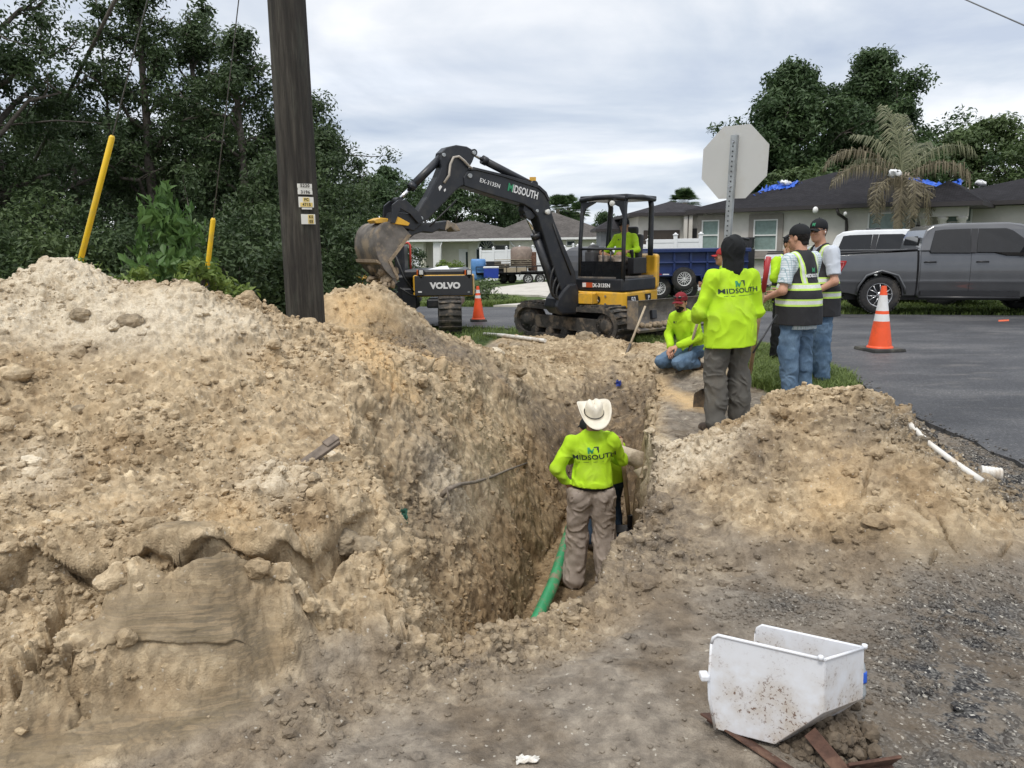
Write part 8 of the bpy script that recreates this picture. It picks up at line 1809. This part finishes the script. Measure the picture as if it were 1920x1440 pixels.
# pipes
PVCG = simple('green_pvc', (.045, .33, .14), .4, var=.12, dirt=(.30, .23, .16), dscale=11, dirt_amt=.95); PVCW = simple('white_pvc', (.70, .68, .63), .45, var=.06, dirt=(.42, .34, .25), dscale=7, dirt_amt=.7); PVCT = simple('tan_pipe', (.52, .44, .33), .7, var=.2, scale=8, dirt=(.22, .17, .12), dscale=6, dirt_amt=.8, bump=.4)
g1 = W3(1064, 1008, 7.25); g2 = W3(1052, 1048, 6.75); g3 = W3(1036, 1098, 6.2); g4 = W3(1014, 1146, 5.8); g5 = g4+(g4-g3)*.8; c_ = g3
tag(MB().tube([p-c_ for p in (g1+(g1-g2)*.5, g1, g2, g3, g4, g5)], .052, 16).build('pipe', PVCG, loc=c_), 'green plastic pipe smeared with mud at the left foot of the trench', 'pipe')
g1, g2, g3 = W3(1140, 842, 6.9), W3(1180, 855, 6.88), W3(1214, 868, 6.84); c_ = g2; m_ = MB(); m_.tube([g1-c_-np.array([.3, 0, -.05]), g1-c_, g2-c_, g3-c_], [.072, .072, .074, .088], 18); m_.tube([g3-c_+np.array([-.06, -.01, -.02]), g3-c_+np.array([.0, -.02, -.10]), g3-c_+np.array([.02, -.02, -.22])], [.085, .09, .08], 16)
tag(m_.build('pipe', PVCT, loc=c_), 'tan sewer pipe with bell joint crossing the trench right of the white hat', 'pipe')
def along_ground(pxs, up): return [surf_hit(*p)+np.array([0, 0, up]) for p in pxs]
q = along_ground([(1704, 796), (1740, 832), (1780, 862), (1812, 884), (1842, 904)], .004); c_ = q[2]; tag(MB().tube([p-c_ for p in q], 0.019, 12).build('pipe', PVCW, loc=c_), 'long thin white plastic pipe lying down the back of the right spoil heap', 'pipe')
q = surf_hit(1857, 898)+np.array([0, 0, .04]); m_ = MB(); 
for k in range(6): m_.lathe([(.036, -.06+k*.02), (.040, -.055+k*.02), (.040, -.045+k*.02), (.036, -.04+k*.02)], (0, 0, 0), (1, -.35, -.08), n=18, caps=k in (0, 5))
tag(m_.build('pipe_fitting', PVCW, loc=q), 'short ribbed white pipe fitting at the lower end of the long white pipe', 'pipe fitting')
q = along_ground([(908, 630), (945, 633), (985, 638), (1022, 643)], .035); c_ = q[1]; tag(MB().tube([p-c_ for p in q], .030, 10).build('pipe', PVCW, loc=c_), 'white pipe lying flat on the ground left of the excavator track', 'pipe')
ROOT = simple('root_bark', (.20, .165, .13), .85, var=.3, scale=20, bump=.5)
pts = [(826, 932), (838, 918), (862, 908), (890, 904), (925, 893), (955, 880), (988, 868)]; q = []
for i, p in enumerate(pts): h_ = surf_hit(*p); d = (CAM-h_)/np.linalg.norm(CAM-h_); q.append(h_+d*(.03+.10*math.sin(math.pi*i/6)))
c_ = q[3]; m_ = MB(); m_.tube([p-c_ for p in q], [.020, .018, .014, .013, .012, .010, .007], 8); m_.tube([q[1]-c_, q[1]-c_+np.array([.02, -.03, -.10])], [.010, .004], 6); tag(m_.build('root', ROOT, loc=c_), 'bent bare root sticking out of the left trench wall', 'root')
# ---- white plastic bin
def bin_mat():
    m, nt, b = new_mat('dirty_white_plastic'); l = nt.links.new
    sp = noise_tex(nt, 90, 5, .75); big_ = noise_tex(nt, 7, 4, .6); t = N(nt, 'ShaderNodeTexCoord'); s_ = N(nt, 'ShaderNodeSeparateXYZ'); l(t.outputs['Object'], s_.inputs[0])
    low = ramp(nt, s_.outputs[2], [(0.0, 1.0), (.20, .95), (.27, .25), (.4, 0.0)])
    f1 = M(nt, 'MULTIPLY', M(nt, 'MULTIPLY', ramp(nt, sp, [(.56, 0.0), (.60, 1.0)]), ramp(nt, big_, [(.44, 0.0), (.54, 1.0)])), low)
    f2 = M(nt, 'MULTIPLY', ramp(nt, big_, [(.36, 0.0), (.62, .85)]), low)
    c = mix(nt, f2, (.72, .74, .78), (.50, .44, .37)); c = mix(nt, f1, c, (.15, .085, .055)); l(c, b.inputs['Base Color']); b.inputs['Roughness'].default_value = .32; return m
BINM = bin_mat()
YA, YB_ = 2.36, 2.20
pA = W3(1332, 1194, YA); pE_ = W3(1341, 1367, YA-.02); pM = W3(1329, 1280, YA-.01); pB = W3(1546, 1237, YB_); pC2 = W3(1544, 1337, YB_); pD2 = W3(1452, 1396, YB_+.02)
offv = W3(1621, 1215, YB_+.155)-pB; b0 = (pD2+pE_)/2; 
binr = thing('plastic_bin', 'scuffed white plastic bin with open front, tilted on rusty steel bars in the right foreground', 'bin', (b0[0], b0[1], b0[2]))
loc_ = lambda p: np.array(p)-b0
A1, E1, B1, C1, D1, M1 = map(loc_, (pA, pE_, pB, pC2, pD2, pM)); An = loc_(W3(1346, 1190, YA-.01))
def slab(name, P_, th_dir, th, par=binr, bevel=.003):
    P_ = [np.array(p) for p in P_]; n = len(P_); V_ = P_+[p+th_dir*th for p in P_]; F_ = [tuple(range(n)), tuple(range(n, 2*n))[::-1]]+[(i, n+i, n+(i+1) % n, (i+1) % n) for i in range(n)]; o = MB().add(V_, F_).build(name, BINM, par, bevel=bevel, seg=2)
    bm = bmesh.new(); bm.from_mesh(o.data); bmesh.ops.recalc_face_normals(bm, faces=bm.faces[:]); bm.to_mesh(o.data); bm.free(); return o
w_u = offv/np.linalg.norm(offv); _pn = np.cross(pB-pA, pE_-pA)
def W3p(px, py): d_ = ray(px, py); return CAM+d_*(((pA-CAM)@_pn)/(d_@_pn))
A1, E1, B1, C1, D1, M1 = (loc_(W3p(*q_)) for q_ in ((1332, 1194), (1341, 1367), (1546, 1237), (1544, 1337), (1452, 1396), (1329, 1280)))
side_ = [loc_(W3p(1334, 1206)), loc_(W3p(1337, 1196)), loc_(W3p(1346, 1191)), B1, C1, D1, E1, loc_(W3p(1330, 1310)), M1]
slab('side_panel', side_, w_u, .006); slab('side_panel', [p+offv for p in side_], -w_u, .006); inward = (A1-B1)/np.linalg.norm(A1-B1)
slab('end_panel', [B1+w_u*.006, B1+offv-w_u*.006, C1+offv-w_u*.006, C1+w_u*.006], inward, .006); up_ = np.array([0, 0, 1.])
slab('sloping_floor', [C1+w_u*.006, C1+offv-w_u*.006, D1+offv-w_u*.006, D1+w_u*.006], up_, .006); slab('floor', [D1+w_u*.006, D1+offv-w_u*.006, E1+offv-w_u*.006, E1+w_u*.006], up_, .006)
for o_ in (np.zeros(3), offv):
    s = -1 if o_ is not offv else 1; MB().tube([side_[0]+o_, side_[1]+o_, side_[2]+o_, (side_[2]*.3+B1*.7)+o_, B1+o_], .0055, 8).build('rim', BINM, binr); MB().tube([side_[0]+o_, M1+o_, side_[7]+o_, E1+o_], .005, 8).build('rim', BINM, binr)
MB().tube([B1, B1+offv], .005, 8).build('rim', BINM, binr); MB().box(M1+(M1-C1)/np.linalg.norm(M1-C1)*.016+np.array([0, 0, .02]), (.03, .04, .022)).build('lug', BINM, binr, bevel=.006)
MB().lathe([(.009, 0), (.009, .012), (.006, .014)], B1+np.array([-.012, 0, .0]), up_, n=12).build('stud', BINM, binr); MB().lathe([(.009, 0), (.009, .012)], B1+offv+np.array([.0, 0, .0]), up_, n=12).build('stud', BINM, binr)
CLEARP = simple('cloudy_plastic', (.33, .36, .38), .2, var=.15, scale=20, spec=.8)
q = W3(1606, 1262, YB_+.19); q2 = W3(1606, 1308, YB_+.17); bt_ = thing('bottle', 'crumpled clear plastic bottle with blue label wedged behind the white bin', 'bottle', q2); axb = q-q2; MB().lathe([(.0, 0), (.026, .002), (.031, .02), (.028, .05), (.031, .08), (.026, .115), (.012, .14), (.012, .155), (.0, .156)], (0, 0, 0), axb, n=20).build('body', CLEARP, bt_); MB().lathe([(.0325, .055), (.033, .06), (.033, .085), (.0325, .09)], (0, 0, 0), axb, n=20).build('label', TARP, bt_)
RUSTB = simple('rust_bar', (.085, .042, .028), .85, var=.4, scale=20, bump=.6, dirt=(.20, .12, .08), dscale=9)
def bar(label, p, q, w_, th, z0, z1, grp='rusty steel bars under the bin', twist=0):
    a = onz(*p, z0); b = onz(*q, z1); d = b-a; L_ = np.linalg.norm(d); d /= L_; s_ = np.cross(d, [0, 0, 1.]); s_ /= np.linalg.norm(s_); u_ = np.cross(s_, d); s2 = s_*math.cos(twist)+u_*math.sin(twist); u2 = np.cross(s2, d); c_ = (a+b)/2; m_ = MB(); m_.box((0, 0, 0), (L_, w_, th)); m_.box((0, -w_/2+th/2, -w_*.25), (L_, th, w_*.5)); m_.xform(np.stack([d, s2, u2], 1), np.zeros(3)); return tag(m_.build('steel_bar', RUSTB, loc=c_, bevel=.002), label, 'steel bar', grp)
bar('long rusty angle bar running from under the bin to the bottom of the photo', (1322, 1338), (1520, 1470), .055, .008, .035, .02, twist=.35); bar('short rusty bar end poking out right of the long one', (1518, 1372), (1600, 1470), .045, .008, .10, .01, twist=-.8); bar('broad rusty plate end at the bottom edge, lowest of the bars', (1582, 1440), (1680, 1425), .075, .010, .03, .03, twist=.9)
rg = np.random.default_rng(12); m_ = MB(); v0, f0 = ico(2)
for k in range(900):
    px_, py_ = (rg.normal(1545, 38), rg.normal(1385, 26)) if k < 820 else (rg.normal(1370, 16), rg.normal(1362, 9)); r_ = .004+.014*rg.random()**2.2; p = onz(px_, py_, 0); hgt_ = max(0, .075-.38*abs(p[0]-onz(1545, 1385)[0])) if k < 820 else .02; V_ = v0*(1+.16*rg.standard_normal((len(v0), 1)))*r_*(1+.5*rg.random(3)); m_.add(V_+p+np.array([0, 0, hgt_*rg.random()+.005]), f0.tolist())
o = m_.build('soil_clods', simple('wet_clod', (.125, .097, .068), .95, var=.35, scale=20, bump=.7)); tag(o, kind='stuff')
# ---- litter
def crumple(name, label, cat, px, py, sx, sy, mat, seed, up=.01, Y=None, tilt=(0, 0, 0)):
    r = np.random.default_rng(seed); n = 7; X_, Y_ = np.meshgrid(np.linspace(-1, 1, n), np.linspace(-1, 1, n)); V_ = np.stack([X_*sx*(1+.2*r.standard_normal((n, n))), Y_*sy*(1+.2*r.standard_normal((n, n))), r.normal(0, min(sx, sy)*.35, (n, n))], -1).reshape(-1, 3)@_rot(tilt).T; gi_ = np.arange(n*n).reshape(n, n); q_ = np.stack([gi_[:-1, :-1], gi_[:-1, 1:], gi_[1:, 1:], gi_[1:, :-1]], -1).reshape(-1, 4)
    o = np_mesh(name, V_, q_, mat, smooth=False); h_ = surf_hit(px, py); d = (CAM-h_)/np.linalg.norm(CAM-h_); o.location = tuple(h_+d*up*2+np.array([0, 0, up])); s_ = o.modifiers.new('s', 'SOLIDIFY'); s_.thickness = .003; return tag(o, label, cat)
crumple('paper_scrap', 'crumpled white scrap on the ground at the bottom centre', 'scrap', 990, 1428, .035, .016, PVCW, 1); crumple('fabric_scrap', 'dark green fabric scrap hanging from the left trench wall', 'scrap', 758, 972, .02, .045, simple('green_cloth', (.02, .09, .06), .8), 2, .02, tilt=(1.2, 0, .3))
crumple('plastic_scrap', 'small blue scrap deep at the far end of the trench', 'scrap', 1160, 721, .035, .045, simple('blue_scrap', (.02, .04, .22), .5), 3, .02, tilt=(1.0, 0, 0))
h_ = surf_hit(596, 862); o = MB().box((0, 0, 0), (.26, .06, .022)).box((.10, .01, .012), (.08, .05, .02)).build('wood_board', simple('grey_wood', (.15, .12, .095), .9, var=.4, scale=25), loc=h_+np.array([0, 0, .03]), bevel=.004); o.rotation_euler = (.35, -.42, .75); tag(o, 'broken grey wooden board half buried in the left spoil heap', 'board')
STONE = simple('earth_lump', (.27, .215, .145), .95, var=.35, scale=22, bump=.9); STONEW = simple('chalk_lump', (.62, .54, .41), .95, var=.25, scale=22, bump=.9); v0, f0 = ico(4)
def stone(label, px, py, r_, mat, seed, sh=(1, .8, .6), grp='single stones on the spoil heaps'):
    rgs = np.random.default_rng(seed); V_ = v0*(1+.22*fbm(v0[:, 0]*1.6+seed, v0[:, 1]*1.6, v0[:, 2]*1.6, 4, seed)+.10*(1-np.abs(fbm(v0[:, 0]*4, v0[:, 1]*4+seed, v0[:, 2]*4, 3, seed))))[:, None]*r_*np.array(sh); h_ = surf_hit(px, py); tag(MB().add(V_, f0.tolist()).build('stone', mat, loc=h_-np.array([0, 0, r_*.25])), label, 'stone', grp)
for i, (px, py, r_, mt, lb) in enumerate([(150, 766, .045, STONE, 'grey rounded lump on the upper left slope of the big heap'), (583, 893, .04, STONE, 'flat grey stone just under the broken board'), (112, 610, .0, None, ''), (150, 588, .06, STONE, 'big dark earth lump under the heap crest at the left'), (245, 600, .075, STONE, 'broad dark earth lump right of the other big lump near the crest'), (60, 862, .05, STONEW, 'chalk white lump at the far left edge of the big heap'), (622, 852, .035, STONEW, 'small white stone beside the end of the broken board'), (645, 1010, .07, STONE, 'upright grey clod on the rim behind the long crack'), (690, 1020, .06, STONE, 'darker upright clod right of the other on the rim'), (930, 660, .10, STONEW, 'pale split lump on the mound left of the trench head'), (1100, 632, .16, STONE, 'big earth lump in front of the excavator track')]):
    if mt: stone(lb, px, py, r_, mt, 30+i, (1, .8, .75))
# paint marks on the road
PAINTO = simple('survey_orange', (.65, .12, .05), .7); zr_ = lambda x_, y_: fz(x_, y_)+.0385
def mark(pxs, mat): sheet('road_marking', [tuple(onz(a, b, .037)[:2]) for a, b in pxs], zr_, mat)
mark([(1412, 650), (1440, 643), (1441, 646), (1414, 653)], PAINTO); mark([(1424, 643), (1438, 648), (1436, 651), (1422, 646)], PAINTO); mark([(1420, 656), (1434, 656), (1434, 658), (1420, 658)], WHITE_D); mark([(1872, 600), (1892, 599), (1892, 602), (1872, 603)], PAINTO)
